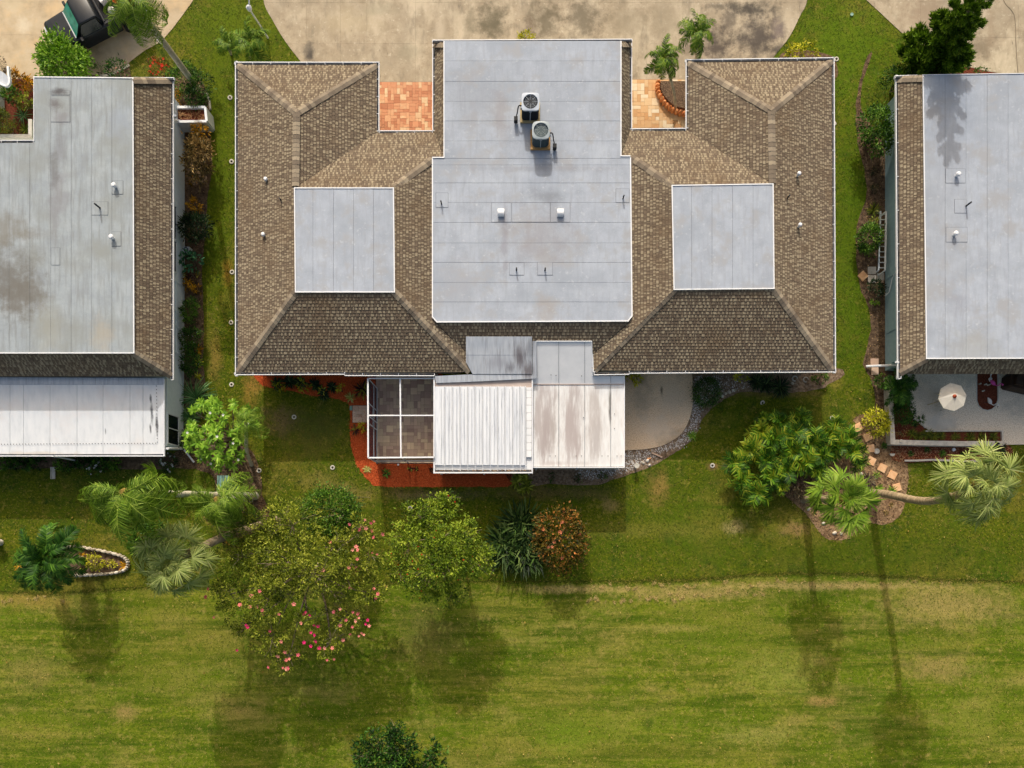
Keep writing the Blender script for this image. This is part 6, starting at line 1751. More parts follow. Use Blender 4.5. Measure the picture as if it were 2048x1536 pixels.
for (x, y, r_, m, lb) in [(700, 794, 14, L_pale, "variegated bromeliad just above the small paved step"), (709, 859, 13, L_burg, "burgundy bromeliad just below the small paved step"), (733, 938, 12, L_pale, "pale bromeliad at the rounded corner of the rust mulch"),
                          (771, 946, 10, L_green, "green bromeliad in the lower rust mulch strip"), (820, 937, 8, L_burg, "small dark bromeliad left of its twin in the lower rust mulch"), (832, 937, 7, L_burg, "small dark bromeliad right of its twin in the lower rust mulch"),
                          (862, 940, 8, L_burg, "thin brown bromeliad beside the ribbed porch roof corner")]:
    strap_plant("bromeliad", lb, x, y, r_, .4, 20, .05, m, L=r_ / 40 * 1.05, cat="bromeliad")
# patio bed and beds under the right eave
shrub("yellow_green_plant", "yellow green plant at the porch roof corner by the back patio", 1268, 758, 17, 12, .9, .16, .07, L_yellow, 160)
shrub("boxwood_ball", "dense dark green ball bush beside the back patio", 1414, 784, 27, 29, 1.0, .06, .035, L_dark, 3600, hollow=.9, lump=.05)
shrub("yellow_green_plant", "small yellow green plant under the eave right of the ball bush", 1482, 756, 13, 10, .6, .12, .06, L_yellow, 120)
for (x, y, r_, lb) in [(1515, 765, 20, "dark grassy clump leftmost under the right rear eave"), (1540, 768, 22, "dark grassy clump second under the right rear eave"), (1568, 770, 20, "blackish grassy clump beside the bare soil under the eave")]:
    strap_plant("dark_grass_clump", lb, x, y, r_, .8, 90, .03, L_black, clumps=2, cspread=.2, elev=(.2, 1.4), bend=(.8, 1.8), L=.6, seg=4)
shrub("green_shrub", "thin green shrub at the far right end under the rear eave", 1640, 757, 18, 10, .5, .1, .05, L_green, 220)
strap_plant("lime_tuft", "small lime green tuft at the lawn edge of the white gravel", 1386, 870, 12, .5, 70, .02, L_bright, elev=(.3, 1.4), bend=(.5, 1.4), L=.32)
shrub("dark_leaf_shrub", "small dark plant in the shell soil below the white porch roof, left", 1105, 955, 9, 9, .3, .08, .04, L_dark, 80)
shrub("dark_leaf_shrub", "small dark plant in the shell soil below the white porch roof, middle", 1160, 955, 9, 8, .3, .08, .04, L_dark, 80)
shrub("dark_leaf_shrub", "small dark plant in the shell soil below the white porch roof, right", 1204, 950, 10, 8, .3, .08, .04, L_dark, 80)
# island bed under the green fan palm
shrub("dead_frond_heap", "heap of dark dried fronds between thicket and sand bed", 1595, 965, 34, 30, .8, .2, .04, L_purple, 900, stems=22, cat="plant debris")
strap_plant("purple_agave", "grey purple spiky plant by the tall palm trunk base", 1740, 968, 22, .4, 40, .04, L_purple, L=.5, clumps=3, cspread=.25)
for (x, y, r_, lb) in [(1757, 950, 12, "bright green seedling palm above the tall palm's trunk"), (1763, 976, 10, "bright green seedling leaning on the tall palm's trunk"), (1788, 981, 11, "bright green seedling covering the last stepping stone")]:
    strap_plant("palm_seedling", lb, x, y, r_, .5, 26, .035, L_bright, L=r_ / 40 * 1.1)
for (x, y, r_, lb) in [(1630, 1026, 8, "small brown spiky bromeliad below the green fan palm trunk"), (1775, 1025, 9, "grey bromeliad right of the green fan palm"), (1698, 1058, 9, "rusty bromeliad at the lower tip of the sand bed"), (1730, 1040, 9, "tan bromeliad under the right fronds of the green fan palm"), (1785, 1010, 8, "grey bromeliad touching the lawn right of the sand bed")]:
    strap_plant("bromeliad", lb, x, y, r_, .3, 18, .045, L_croton, L=r_ / 40, cat="bromeliad")
# right side strip
shrub("clipped_yellow_bush", "round yellow leaved bush beside the stepping stones", 1753, 845, 25, 25, .95, .10, .06, L_yellow, 1300, hollow=.85, lump=.08)
shrub("tall_green_bush", "bright green leafy bush at the upper corner of the right house wall", 1750, 262, 33, 46, 1.9, .12, .065, L_green, 2600, hollow=.6)
shrub("round_green_bush", "round glossy green bush beside the ladder like rack", 1737, 477, 23, 29, 1.2, .10, .06, L_green, 1700, hollow=.82, lump=.08)
strap_plant("grassy_tuft", "olive grassy tuft above the ladder like rack", 1752, 416, 16, .6, 80, .025, L_olivegrass, L=.42, elev=(.2, 1.3))
shrub("yellow_green_plant", "yellow green sprig between grassy tuft and round bush", 1748, 442, 10, 8, .4, .1, .05, L_olive, 80)
shrub("dark_leaf_shrub", "dark low shrub below the pavers beside the right house", 1752, 578, 15, 20, .6, .1, .05, L_black, 420)
shrub("yellow_green_plant", "lime sprig at the bottom of the dark low shrub by the right house", 1750, 603, 9, 6, .35, .09, .05, L_bright, 60)
shrub("dark_seedling", "tiny dark seedling in bare soil below the tall green bush", 1748, 343, 6, 6, .2, .07, .03, L_black, 40)
shrub("dark_seedling", "tiny dark seedling lower in the bare soil by the right wall", 1748, 379, 7, 7, .2, .07, .03, L_black, 50)
shrub("green_shrub", "low green plants beneath the downspout end at the right house", 1762, 768, 16, 14, .6, .12, .05, L_green, 260)
c_ = W(1808, 772, 1.3)
rt = empty("cycad_palm", (c_.x, c_.y, 0), "dark olive cycad with arching fronds at the right house corner", "palm")
b = MB(); b.tube([(0, 0, 0), (0, 0, .8)], [.14, .12], 8); b.build("trunk", M_palmt, rt)
for k in range(24): link("frond", fr_t[k % 2], rt, (0, 0, .85), (rng.normal() * .2, -rng.uniform(-.1, .9), k * 2.4), [.62 * rng.uniform(.85, 1.1)] * 3)
shrub("clipped_dark_cube", "clipped dark green square bush in the corner of the right patio", 1806, 824, 21, 25, .9, .07, .04, L_dark, 1900, hollow=.88, lump=.04)
strap_plant("spiky_plant", "small dark spiky plant on the edge of the right patio", 1846, 838, 9, .4, 44, .03, L_strap, L=.26)
strap_plant("spiky_plant", "dark spiky plant just left of the one on the patio edge", 1833, 846, 8, .4, 36, .03, L_dark, L=.24)
lil = [(1828, 866), (1842, 872), (1858, 868), (1872, 872), (1888, 871), (1915, 872), (1946, 874), (1968, 873), (1992, 872)]
lw_ = ["leftmost liriope clump in the long planter", "second liriope clump from the left in the planter", "third liriope clump from the left in the planter", "liriope clump left of the planter's middle", "fullest liriope clump in the planter's middle",
       "liriope clump right of the planter's middle", "liriope clump fourth from the planter's right end", "liriope clump next to the right end of the planter", "rightmost liriope clump in the long planter"]
for (x, y), lb in zip(lil, lw_): strap_plant("liriope_clump", lb, x, y, 13, .5, 80, .022, L_olivegrass, L=.36, elev=(.2, 1.3), group="liriope clumps in the long planter")
for (x, y, lb) in [(1823, 907, "dark tuft leftmost in the red mulch strip"), (1856, 899, "dark tuft second from left in the red mulch strip"), (1887, 907, "green mound in the middle of the red mulch strip"), (1928, 908, "dark tuft right of the white ball light in the red mulch strip"),
                   (1958, 899, "small dark tuft near the right end of the red mulch strip"), (1770, 891, "dark tuft at the outside corner of the low patio wall")]:
    strap_plant("mondo_tuft", lb, x, y, 8, .25, 70, .02, L_green if x == 1887 else L_dark, L=.22, group="tufts in the red mulch strip")
shrub("thin_twig_shrub", "bare twiggy plant in the corner bed of the right patio", 1808, 862, 18, 12, .6, .08, .03, L_croton, 90, stems=20)
shrub("dark_hedge", "dark hedge end behind the pale tall fan palm crown", 1995, 902, 16, 16, .7, .09, .05, L_black, 600)
# along the top
shrub("yellow_bush", "yellow leaved bush behind the front gutter of the middle house, right wing", 1606, 104, 34, 20, .9, .13, .07, L_yellow, 480)
shrub("yellow_ball_bush", "small round yellow bush at the centre top behind the flat roof", 1052, 74, 15, 9, .8, .09, .05, L_yellow, 420, hollow=.85, lump=.05)
shrub("front_green_bush", "green bush beneath the pine at the front of the right house", 1895, 140, 20, 24, 1.1, .1, .05, L_lime, 700)
shrub("front_dark_bush", "dark round bush in the red front bed of the right house", 1926, 134, 12, 10, .6, .09, .05, L_dark, 220)
shrub("front_small_bush", "small green sprig in the red front bed of the right house", 1962, 141, 10, 6, .4, .09, .05, L_green, 70)
shrub("dark_hedge", "dark hedge under the pine against the right house corner", 1795, 165, 36, 26, 1.4, .1, .05, L_dark, 1600, lump=.3)
# left entry court
shrub("golden_croton", "golden croton leftmost in the left entry court", 36, 160, 15, 14, 1.0, .16, .06, L_gold, 240)
shrub("golden_croton", "golden croton right of the other in the left entry court", 54, 170, 11, 14, .9, .16, .06, L_gold, 200)
shrub("green_shrub", "dark green glossy bush in the left entry court", 24, 190, 17, 18, 1.1, .12, .06, L_green, 600)
shrub("olive_shrub", "olive shrub with reddish tips in the left entry court", 52, 205, 16, 16, .9, .11, .05, L_olive, 380)
strap_plant("striped_strap_plant", "striped narrow leaved plant in the left entry court", 36, 222, 20, .8, 34, .035, L_grassy, L=.5, elev=(0, .9), bend=(.2, .8))
shrub("rounded_clipped_bush", "rounded clipped olive bush at the lower left of the entry court", 4, 245, 24, 22, 1.4, .07, .04, L_olivegrass, 2200, hollow=.88, lump=.05)
strap_plant("grassy_fern", "lime grassy fern behind the L shaped planter wall", 40, 250, 18, .9, 80, .03, L_lime, L=.48, elev=(0, 1.2))
shrub("front_dark_bush", "brown mulch plant at the far left edge beside the curved canopy", 2, 130, 9, 12, .6, .1, .04, L_purple, 150)
# ================================================================ rooftop air conditioners
M_acw = mk("white_appliance_paint", [lin(176, 186, 200), lin(192, 200, 212)], scale=4, rough=0.45)
M_acg = mk("grey_appliance_paint", [lin(146, 158, 164), lin(166, 176, 182)], scale=4, rough=0.45)
M_well = mk("fan_well_dark", [lin(14, 24, 32), lin(26, 40, 50)], rough=.7)
M_coil = mk("dark_coil", [lin(20, 26, 34), lin(38, 46, 54)], scale=30, rough=0.6)
M_coilg = mk("green_grey_louvre", [lin(60, 74, 78), lin(84, 98, 102)], scale=30, rough=0.6)
M_stand = mk("weathered_plywood", [lin(164, 144, 104), lin(196, 176, 132)], scale=8, rough=0.9)
M_stand2 = mk("orange_plywood", [lin(168, 128, 80), lin(196, 156, 104)], scale=8, rough=0.9)
M_blade_b = mk("blue_fan_blade", [lin(80, 120, 140), lin(120, 150, 164)], rough=0.4)
M_blade_g = mk("bare_aluminium_blade", [lin(170, 168, 172), lin(196, 194, 198)], rough=0.4, metal=0.3)
M_cable = mk("black_cable", [lin(16, 18, 24), lin(30, 32, 38)], rough=0.6)


def ac_unit(label, px, py, w, hbox, body, coil, stand, blade, nb, hub, side, rcorner):
    zr = C_ + 0.05
    c = W(px, py, zr + hbox + .1)
    root = empty("air_conditioner", (c.x, c.y, zr), label, "air conditioner", "condensers on the flat roof")
    b = MB(); b.box((0, 0, .05), (w * 1.14, w * 1.16, .09)); b.build("stand", stand, root)
    def rr(ww, r, k=5):
        pts = []
        for cx_, cy_, a0 in ((1, 1, 0), (-1, 1, 1), (-1, -1, 2), (1, -1, 3)):
            for i in range(k + 1):
                a = math.pi / 2 * (a0 + i / k); pts.append((cx_ * (ww / 2 - r) + r * math.cos(a), cy_ * (ww / 2 - r) + r * math.sin(a)))
        return pts
    z0, z1 = .10, .10 + hbox
    b = MB(); b.prism(rr(w * .94, rcorner), z0, z1 - .06); b.build("coil_cabinet", coil, root)
    for k in range(9):
        b = MB(); zz = z0 + (z1 - .1 - z0) * (k + .5) / 9; b.prism(rr(w * .965, rcorner), zz - .006, zz + .006, bottom=True); b.build("louvre", coil, root)
    b = MB(); b.bar((0, -w * .49, z0), (0, -w * .49, z1 - .08), .03, .02); b.box((0, -w * .495, z1 - .12), (.12, .012, .05)); b.build("corner_trim", body, root)
    # top shroud with a round hole
    ro = w * .415
    out = []
    for k in range(48):
        a = 2 * math.pi * k / 48; ca, sa = math.cos(a), math.sin(a); p_ = 7 if rcorner < .15 else 4
        q_ = (abs(ca) ** p_ + abs(sa) ** p_) ** (-1 / p_) * w / 2; out.append((q_ * ca, q_ * sa))
    b = MB(); vs = [(x, y, z1) for x, y in out]; n = len(out)
    hole = [(ro * math.cos(math.atan2(y, x)), ro * math.sin(math.atan2(y, x)), z1 + .015) for x, y in out]
    b.add(vs + hole, [(i, (i + 1) % n, n + (i + 1) % n, n + i) for i in range(n)])
    b.add(vs + [(x, y, z1 - .07) for x, y in out], [(i + n, (i + 1) % n + n, (i + 1) % n, i) for i in range(n)])
    b = b if False else b
    b.add(hole + [(x * .97, y * .97, z1 - .2) for x, y, _ in hole], [(i, (i + 1) % n, n + (i + 1) % n, n + i) for i in range(n)])
    b.build("top_shroud", body, root)
    b = MB(); b.disc((0, 0, z1 - .28), ro, .01, 24); b.build("well_floor", M_well, root)
    fan = MB(); fan.disc((0, 0, z1 - .12), hub, .05, 14); fo = fan.build("fan", blade, root)
    for k in range(nb):
        a = 2 * math.pi * k / nb + .5
        m = MB(); pts = []
        for r_, da, dz in ((hub * .8, -.25, 0), (ro * .9, -.30, .03), (ro * .93, .15, 0), (ro * .85, .42, -.05), (hub * .8, .35, -.05)):
            pts.append((r_ * math.cos(a + da), r_ * math.sin(a + da), z1 - .11 + dz))
        m.add(pts, [(0, 1, 2, 3, 4)]); m.build("fan_blade", blade, fo)
    b = MB()
    for k in range(8):
        a = math.pi * 2 * k / 8; b.bar((hub * math.cos(a), hub * math.sin(a), z1 + .012), (ro * math.cos(a), ro * math.sin(a), z1 + .012), .006, .006)
    for r_ in [ro * f for f in (.5, .75)]:
        for k in range(24): b.bar((r_ * math.cos(k * math.pi / 12), r_ * math.sin(k * math.pi / 12), z1 + .012), (r_ * math.cos((k + 1) * math.pi / 12), r_ * math.sin((k + 1) * math.pi / 12), z1 + .012), .003, .003)
    b.build("grille", body, root)
    s = side
    b = MB(); b.tube(smooth([(s * w * .5, .02, .55), (s * w * .66, -.02, .6), (s * w * .74, -.2, .4), (s * w * .80, -.34, .32)], 5), .03, 6); b.build("refrigerant_line", M_cable, root)
    b = MB(); b.box((s * w * .82, -.42, .22), (.17, .18, .26)); b.box((s * w * .82, -.42, .07), (.10, .10, .14)); b.build("disconnect_box", M_cable, root)
    b = MB(); b.box((s * w * .52, -.02, .5), (.06, .14, .14)); b.build("service_valve", body, root)
    return root


ac_unit("white condenser with many spoked fan, upper of the two on the roof", 1061, 203, .80, .80, M_acw, M_coil, M_stand, M_blade_b, 5, .085, -1, .13)
ac_unit("grey green condenser with pale fan blades, lower of the two on the roof", 1082, 260, .80, .74, M_acg, M_coilg, M_stand2, M_blade_g, 3, .085, 1, .2)

# ================================================================ pickup truck
def pickup():
    M_paint = mk("dark_navy_paint", [lin(12, 18, 26), lin(18, 27, 38)], scale=2, rough=0.42, spec=0.35, coat=0.1)
    M_wind = mk("teal_tinted_glass", [lin(40, 130, 116), lin(70, 176, 158)], scale=3.5, detail=5, rough=0.12, spec=0.7)
    M_tyre = mk("tyre_rubber", [lin(20, 20, 21), lin(32, 32, 33)], rough=0.85)
    M_rim = mk("alloy_rim", [lin(160, 162, 164), lin(196, 198, 200)], rough=0.35, metal=0.6)
    M_chrome = mk("chrome_trim", [lin(170, 174, 178), lin(200, 203, 206)], rough=0.25, metal=0.7)
    M_bedl = mk("bed_liner", [lin(16, 16, 18), lin(28, 28, 30)], scale=12, rough=0.8)
    M_red = mk("tail_lamp_red", [lin(140, 20, 16)], rough=0.3)
    th = math.atan2(0.464, 0.886)
    c = Vector(((205 - 1024) / (F / CAM_H), (1075 - 60) / (F / CAM_H), 0))
    root = empty("pickup_truck", c, "dark navy pickup truck parked on the left driveway under the palm", "pickup truck", rz=th)
    # local: nose at -x, tail at +x
    w = .86
    def soft(o, w_):
        m = o.modifiers.new("bevel", "BEVEL"); m.width = w_; m.segments = 3; m.limit_method = "ANGLE"; m.angle_limit = R(35)
        o.data.polygons.foreach_set("use_smooth", [True] * len(o.data.polygons)); o.data.update(); return o
    def body(prof, hw, mat, nm, zt=None, parent=root, taper=1.0):
        b = MB(); n = len(prof)
        vs = [(x, -hw * (taper if z > 1.0 else 1), z) for x, z in prof] + [(x, hw * (taper if z > 1.0 else 1), z) for x, z in prof]
        b.add(vs, [tuple(range(n)), tuple(range(2 * n - 1, n - 1, -1))] + [((i + 1) % n, i, n + i, n + (i + 1) % n) for i in range(n)])
        return b.build(nm, mat, parent)
    arch = lambda cx_, r_: [(cx_ + r_ * math.cos(a), .34 + r_ * math.sin(a)) for a in [math.pi * k / 6 for k in range(7)]]
    lower = [(-2.35, .32), (-2.38, .55), (-2.33, .84), (-2.2, .95), (-1.15, 1.04), (.42, 1.04), (2.42, 1.03), (2.42, .38)] + arch(1.45, .43) + arch(-1.45, .43)
    soft(body(lower, w, M_paint, "body"), .06)
    b = MB()
    hx = [(-2.2, .955), (-1.9, .99), (-1.15, 1.055)]
    for i in range(2):
        (xa, za), (xb_, zb) = hx[i], hx[i + 1]
        b.add([(xa, -.70, za), (xb_, -.76, zb), (xb_, 0, zb + .035), (xa, 0, za + .03)], [(0, 1, 2, 3)]); b.add([(xa, .70, za), (xb_, .76, zb), (xb_, 0, zb + .035), (xa, 0, za + .03)], [(3, 2, 1, 0)])
    b.build("hood", M_paint, root)
    cab = [(-1.15, 1.04), (-.62, 1.56), (-.48, 1.60), (.22, 1.60), (.32, 1.55), (.42, 1.04)]
    soft(body(cab, w * .98, M_paint, "cab", taper=.80), .05)
    b = MB(); b.add([(-1.13, -.74, 1.075), (-1.13, .74, 1.075), (-.64, .62, 1.565), (-.64, -.62, 1.565)], [(0, 3, 2, 1)]); b.build("windshield", M_wind, root)
    for s in (-1, 1):
        b = MB(); b.add([(-.95, s * .86, 1.08), (.28, s * .86, 1.08), (.22, s * .71, 1.53), (-.56, s * .71, 1.53)], [(0, 1, 2, 3) if s < 0 else (3, 2, 1, 0)]); b.build("side_window", M_glass, root)
        b = MB(); b.box((-.88, s * 1.0, 1.12), (.12, .2, .14)); b.build("mirror", M_paint, root)
        b = MB(); b.box((-2.36, s * .62, .7), (.06, .3, .16)); b.build("headlight", M_frame, root)
        b = MB(); b.box((2.42, s * .80, .82), (.05, .12, .3)); b.build("tail_light", M_red, root)
        b = MB(); b.bar((.30, s * .872, .62), (.5, s * .872, .62), .02, .03); b.build("door_handle", M_chrome, root)
        b = MB(); b.bar((-.98, s * .35 - .0, 1.10), (-1.02, s * .35 + .5, 1.10), .03, .02); b.build("wiper", M_chrome, root)
        for x in (-1.45, 1.45):
            t = MB(); t.lathe((0, 0, 0), [(.20, -.1), (.33, -.11), (.36, -.08), (.36, .08), (.33, .11), (.20, .1)], 22)
            wh = t.build("wheel", M_tyre, root, (x, s * .80, .36), rot=(math.pi / 2, 0, 0), smooth_=True)
            r_ = MB(); r_.disc((0, 0, -.06), .21, .12, 18); r_.disc((0, 0, -.105), .05, .21, 10)
            for k in range(6):
                a = k * math.pi / 3; r_.bar((.04 * math.cos(a), .04 * math.sin(a), -.085 * 1), (.2 * math.cos(a), .2 * math.sin(a), -.075), .05, .03); r_.bar((.04 * math.cos(a), .04 * math.sin(a), .085), (.2 * math.cos(a), .2 * math.sin(a), .075), .05, .03)
            link("rim", r_.mesh("rim", M_rim), wh)
    b = MB(); b.bar((-1.14, -.72, 1.075), (-1.14, .72, 1.075), .05, .03); b.build("cowl_trim", M_chrome, root)
    b = MB(); b.bar((-2.42, -.82, .45), (-2.42, .82, .45), .12, .2); b.build("bumper", M_chrome, root)
    b = MB(); b.bar((2.5, -.82, .45), (2.5, .82, .45), .14, .18); b.build("bumper", M_chrome, root)
    b = MB(); b.box((1.42, 0, 1.042), (1.86, 1.44, .012)); b.build("bed_floor", M_bedl, root)
    b = MB()
    for s in (-1, 1): b.bar((.46, s * .80, 1.10), (2.42, s * .80, 1.10), .10, .14)
    b.bar((2.38, -.74, 1.10), (2.38, .74, 1.10), .07, .13); b.bar((.5, -.74, 1.12), (.5, .74, 1.12), .06, .16)
    b.build("bed_rail", M_paint, root)
    for (x, y, sx, sy, sz, cl, nm, lb) in [(1.0, .3, .5, .4, .26, lin(226, 224, 220), "white_box", "white box in the pickup bed, nearest the cab"), (1.5, -.2, .3, .3, .3, lin(226, 92, 40), "orange_bucket", "orange bucket in the middle of the pickup bed"),
                                       (1.9, -.45, .3, .25, .2, lin(220, 180, 40), "yellow_crate", "small yellow crate by the pickup bed's near side"), (1.5, .45, .5, .3, .2, lin(160, 190, 196), "grey_bin", "pale grey bin on the far side of the pickup bed"),
                                       (1.05, -.4, .34, .3, .22, lin(206, 202, 190), "cream_bag", "cream coloured bag behind the pickup cab"), (2.1, .1, .26, .4, .24, lin(206, 120, 60), "rust_bag", "rust coloured bag near the pickup tailgate")]:
        b = MB(); m = mk(nm + "_paint", [cl], rough=.7)
        if "bucket" in nm: b.lathe((0, 0, 0), [(.12, 0), (.15, sz), (.165, sz), (.165, sz + .02), (.14, sz + .02), (.11, .03), (0.001, .03)], 14)
        elif "bag" in nm:
            b.lathe((0, 0, 0), [(.14, 0), (.18, .08), (.16, .17), (.06, .22), (.09, .27), (.001, .26)], 9)
        else:
            b.box((0, 0, sz / 2), (sx, sy, sz), taper=1.06); b.box((0, 0, sz + .012), (sx * 1.1, sy * 1.1, .03), taper=.95)
        o = b.build(nm, m, None, c + Matrix.Rotation(th, 3, 'Z') @ Vector((x, y, 1.05)), rot=(0, 0, th + rng.uniform(-.4, .4)))
        tag(o, lb, nm.split("_")[1])
pickup()

# ================================================================ small things
M_stone = mk("pale_field_stone", [lin(150, 138, 120), lin(196, 184, 164), lin(220, 212, 198)], scale=6, detail=8, rnd='objramp', rv=.08, rough=.9, contrast=(0, 1), bump=.4, bscale=30, bdist=.01)
M_tan_st = mk("orange_tan_stone", [lin(214, 160, 112), lin(226, 178, 132), lin(234, 194, 152)], scale=5, detail=8, rnd='obj', rv=.04, rough=.9, bump=.3, bscale=40, bdist=.006)
M_coral = mk("orange_coral_edging", [lin(196, 120, 70), lin(222, 150, 96), lin(236, 176, 126)], scale=6, detail=8, rnd='obj', rv=.06, rough=.8, bump=.4, bscale=30, bdist=.01)


def rock_mesh(sx, sy, sz, seed=0, mat=None, nm="stone"):
    b = MB(); r_ = random.Random(seed); n = 9
    rows = []
    for k, (rr, z) in enumerate(((.85, 0), (1, .35), (.8, .75), (.4, 1))):
        rows.append([(sx * rr * math.cos(2 * math.pi * i / n) * r_.uniform(.85, 1.12), sy * rr * math.sin(2 * math.pi * i / n) * r_.uniform(.85, 1.12), sz * z * r_.uniform(.9, 1.1)) for i in range(n)])
    vs = [p for row in rows for p in row]
    fs = [(k * n + i, k * n + (i + 1) % n, (k + 1) * n + (i + 1) % n, (k + 1) * n + i) for k in range(3) for i in range(n)] + [tuple(range(3 * n, 4 * n))]
    b.add(vs, fs); return b.mesh(nm, mat or M_stone)


rocks = [rock_mesh(.12, .09, .10, s) for s in range(4)]
stones = [(1431, 797, 1.3, "tan boulder at the lower end of the stone row by the ball bush"), (1422, 806, 1.0, "flat stone touching the ball bush's lower side"), (1444, 792, .9, "round pale stone in the row leading up the bed edge"),
          (1452, 787, .7, "small stone halfway along the bed edge row"), (1459, 784, .9, "pale stone right of halfway along the bed edge row"), (1466, 780, .7, "small tan stone near the upper end of the row"), (1471, 779, .8, "last pale stone at the upper end of the row"),
          (1585, 767, .8, "lone pale stone under the rear eave by the dark grass"), (1617, 1018, .9, "white stone just below the green fan palm's trunk"), (1647, 1047, .9, "white stone on the left rim of the sand bed"),
          (1669, 1066, 1.0, "white stone at the lower tip of the sand bed"), (1682, 1067, .8, "pinkish stone next to the lowest white one"), (1740, 958, .5, "small yellowish stone beside the seedling palm"),
          (1295, 921, .9, "pale cream stone in the gravel below the patio"), (1286, 926, .8, "cream stone left of the orange brick in the gravel"), (1299, 930, .7, "small stone nearest the lawn in the gravel"), (1722, 948, .9, "grey stone by the dead purple plant"),
          (1392, 1000, .0, "")]
for i, (x, y, s, lb) in enumerate(stones):
    if not lb: continue
    v = W(x, y, .02); o = link("stone", rocks[i % 4], None, (v.x, v.y, 0), (0, 0, i * 1.3), (s, s, s)); tag(o, lb, "stone", "loose stones along the beds")
# stone ring: each block a part
ring = empty("stone_ring", W(180, 1122, 0), "ring of pale stacked stones around the island bed at lower left", "stone edging")
rp = smooth([(108, 1100), (130, 1095), (155, 1093), (185, 1098), (215, 1104), (245, 1112), (257, 1122), (256, 1136), (240, 1144), (210, 1148), (180, 1150), (150, 1151)], 3)
rm = [rock_mesh(.17, .085, .12, 20 + s) for s in range(3)]
for i in range(len(rp) - 1):
    p, q = W(*rp[i], 0), W(*rp[i + 1], 0); m = (p + q) / 2; a = math.atan2(q.y - p.y, q.x - p.x)
    for z in (0, .10): link("stone", rm[(i + int(z * 10)) % 3], ring, (m.x - ring.location.x, m.y - ring.location.y, z), (0, 0, a + rng.normal() * .08), ((q - p).length / .32, 1, 1))
# orange moulded edging in the travertine court
edg = empty("coral_planter_edging", W(1325, 190, 0), "curved orange stone edging round the date palm bed in the court", "planter edging")
ep = smooth([(1318, 158), (1316, 172), (1319, 185), (1327, 199), (1338, 211), (1350, 219), (1366, 224), (1380, 226)], 2)
em = [rock_mesh(.16, .13, .32, 40 + s, M_coral, "edging_block") for s in range(3)]
for i in range(len(ep) - 1):
    p, q = W(*ep[i], 0.3), W(*ep[i + 1], 0.3); m = (p + q) / 2; a = math.atan2(q.y - p.y, q.x - p.x)
    link("edging_block", em[i % 3], edg, (m.x - edg.location.x, m.y - edg.location.y, 0.03), (0, 0, a), ((q - p).length / .29, 1, 1))
b = MB(); b.prism([W2(x, y, .2) for x, y in [(1322, 162), (1321, 175), (1325, 186), (1333, 197), (1344, 208), (1356, 214), (1385, 219), (1385, 162)]], 0, .2)
tag(b.build("court_bed_soil", mk("dark_bark_bed", [lin(50, 34, 28), lin(96, 76, 60), lin(150, 128, 104)], scale=22, rough=.95, bump=.8, bscale=40, bdist=.03)), kind="structure")
# stepping stones
steps = [(1716, 855, .5, "stepping stone nearest the thicket, topmost of the trail"), (1735, 874, .45, "second stepping stone half hidden by the thicket leaves"), (1741, 897, .08, "third stepping stone beside the white ground disc"), (1743, 922, -.45, "fourth stepping stone below the thicket's edge"),
         (1765, 936, -.45, "fifth stepping stone, middle of the open three"), (1785, 950, -.45, "sixth stepping stone, lowest of the open three"), (1794, 975, .3, "last stepping stone under the seedling near the trunk"),
         (1726, 552, .75, "rounded corner tan paver at the lawn edge by the right house")]
for x, y, a, lb in steps:
    v = W(x, y, .04); b = MB()
    b.box((0, 0, .025), (.40, .40, .05)); b.box((0, 0, .055), (.39, .39, .01), taper=.96)
    o = b.build("stepping_stone", M_tan_st, None, (v.x, v.y, 0), rot=(0, 0, a)); tag(o, lb, "stepping stone", "stepping stones" if x > 1700 and y > 800 else None)
for x, y, w_, h_, lb in [(1744, 541, 16, 15, "upper grey concrete paver by the ladder rack"), (1744, 558, 16, 15, "lower grey concrete paver by the ladder rack"), (1761, 553, 14, 14, "small grey paver touching the right house wall"), (1761, 563, 12, 5, "thin pinkish brick by the conduit"),
                         (1749, 724, 16, 14, "upper tan paver under the right downspout"), (1750, 742, 14, 15, "lower tan paver under the right downspout")]:
    v = W(x, y, .04); b = MB(); b.box((0, 0, .025), (w_ / 39.3, h_ / 39.3, .05)); b.box((0, 0, .052), (w_ / 39.3 * .97, h_ / 39.3 * .97, .006), taper=.96)
    tag(b.build("paver_slab", M_curb if 'grey' in lb else M_pink, None, (v.x, v.y, 0)), lb, "paver")
# ladder like trellis rack lying by the right wall
lad = empty("ladder", W(1764, 480, 0), "white wooden ladder lying on its side along the right house wall", "ladder")
p0, p1 = Vector((0, 0, 0)), None
A1, B1 = W(1761, 423, .25) - lad.location, W(1757, 541, .25) - lad.location
A2_, B2_ = W(1772, 423, .75) - lad.location, W(1770, 541, .75) - lad.location
for nm, p, q in (("rail", A1, B1), ("rail", A2_, B2_)):
    b = MB(); b.bar(p, q, .05, .08); b.build(nm, M_frame, lad)
for k in range(11):
    f = (k + .5) / 11; b = MB(); b.bar(A1.lerp(B1, f), A2_.lerp(B2_, f), .035, .04); b.build("rung", M_frame, lad)
b = MB(); b.bar((A1.x, A1.y, 0), A1, .05, .05); b.bar((B1.x, B1.y, 0), B1, .05, .05); b.bar((A2_.x, A2_.y, 0), A2_, .05, .05); b.bar((B2_.x, B2_.y, 0), B2_, .05, .05); b.build("foot", M_frame, lad)
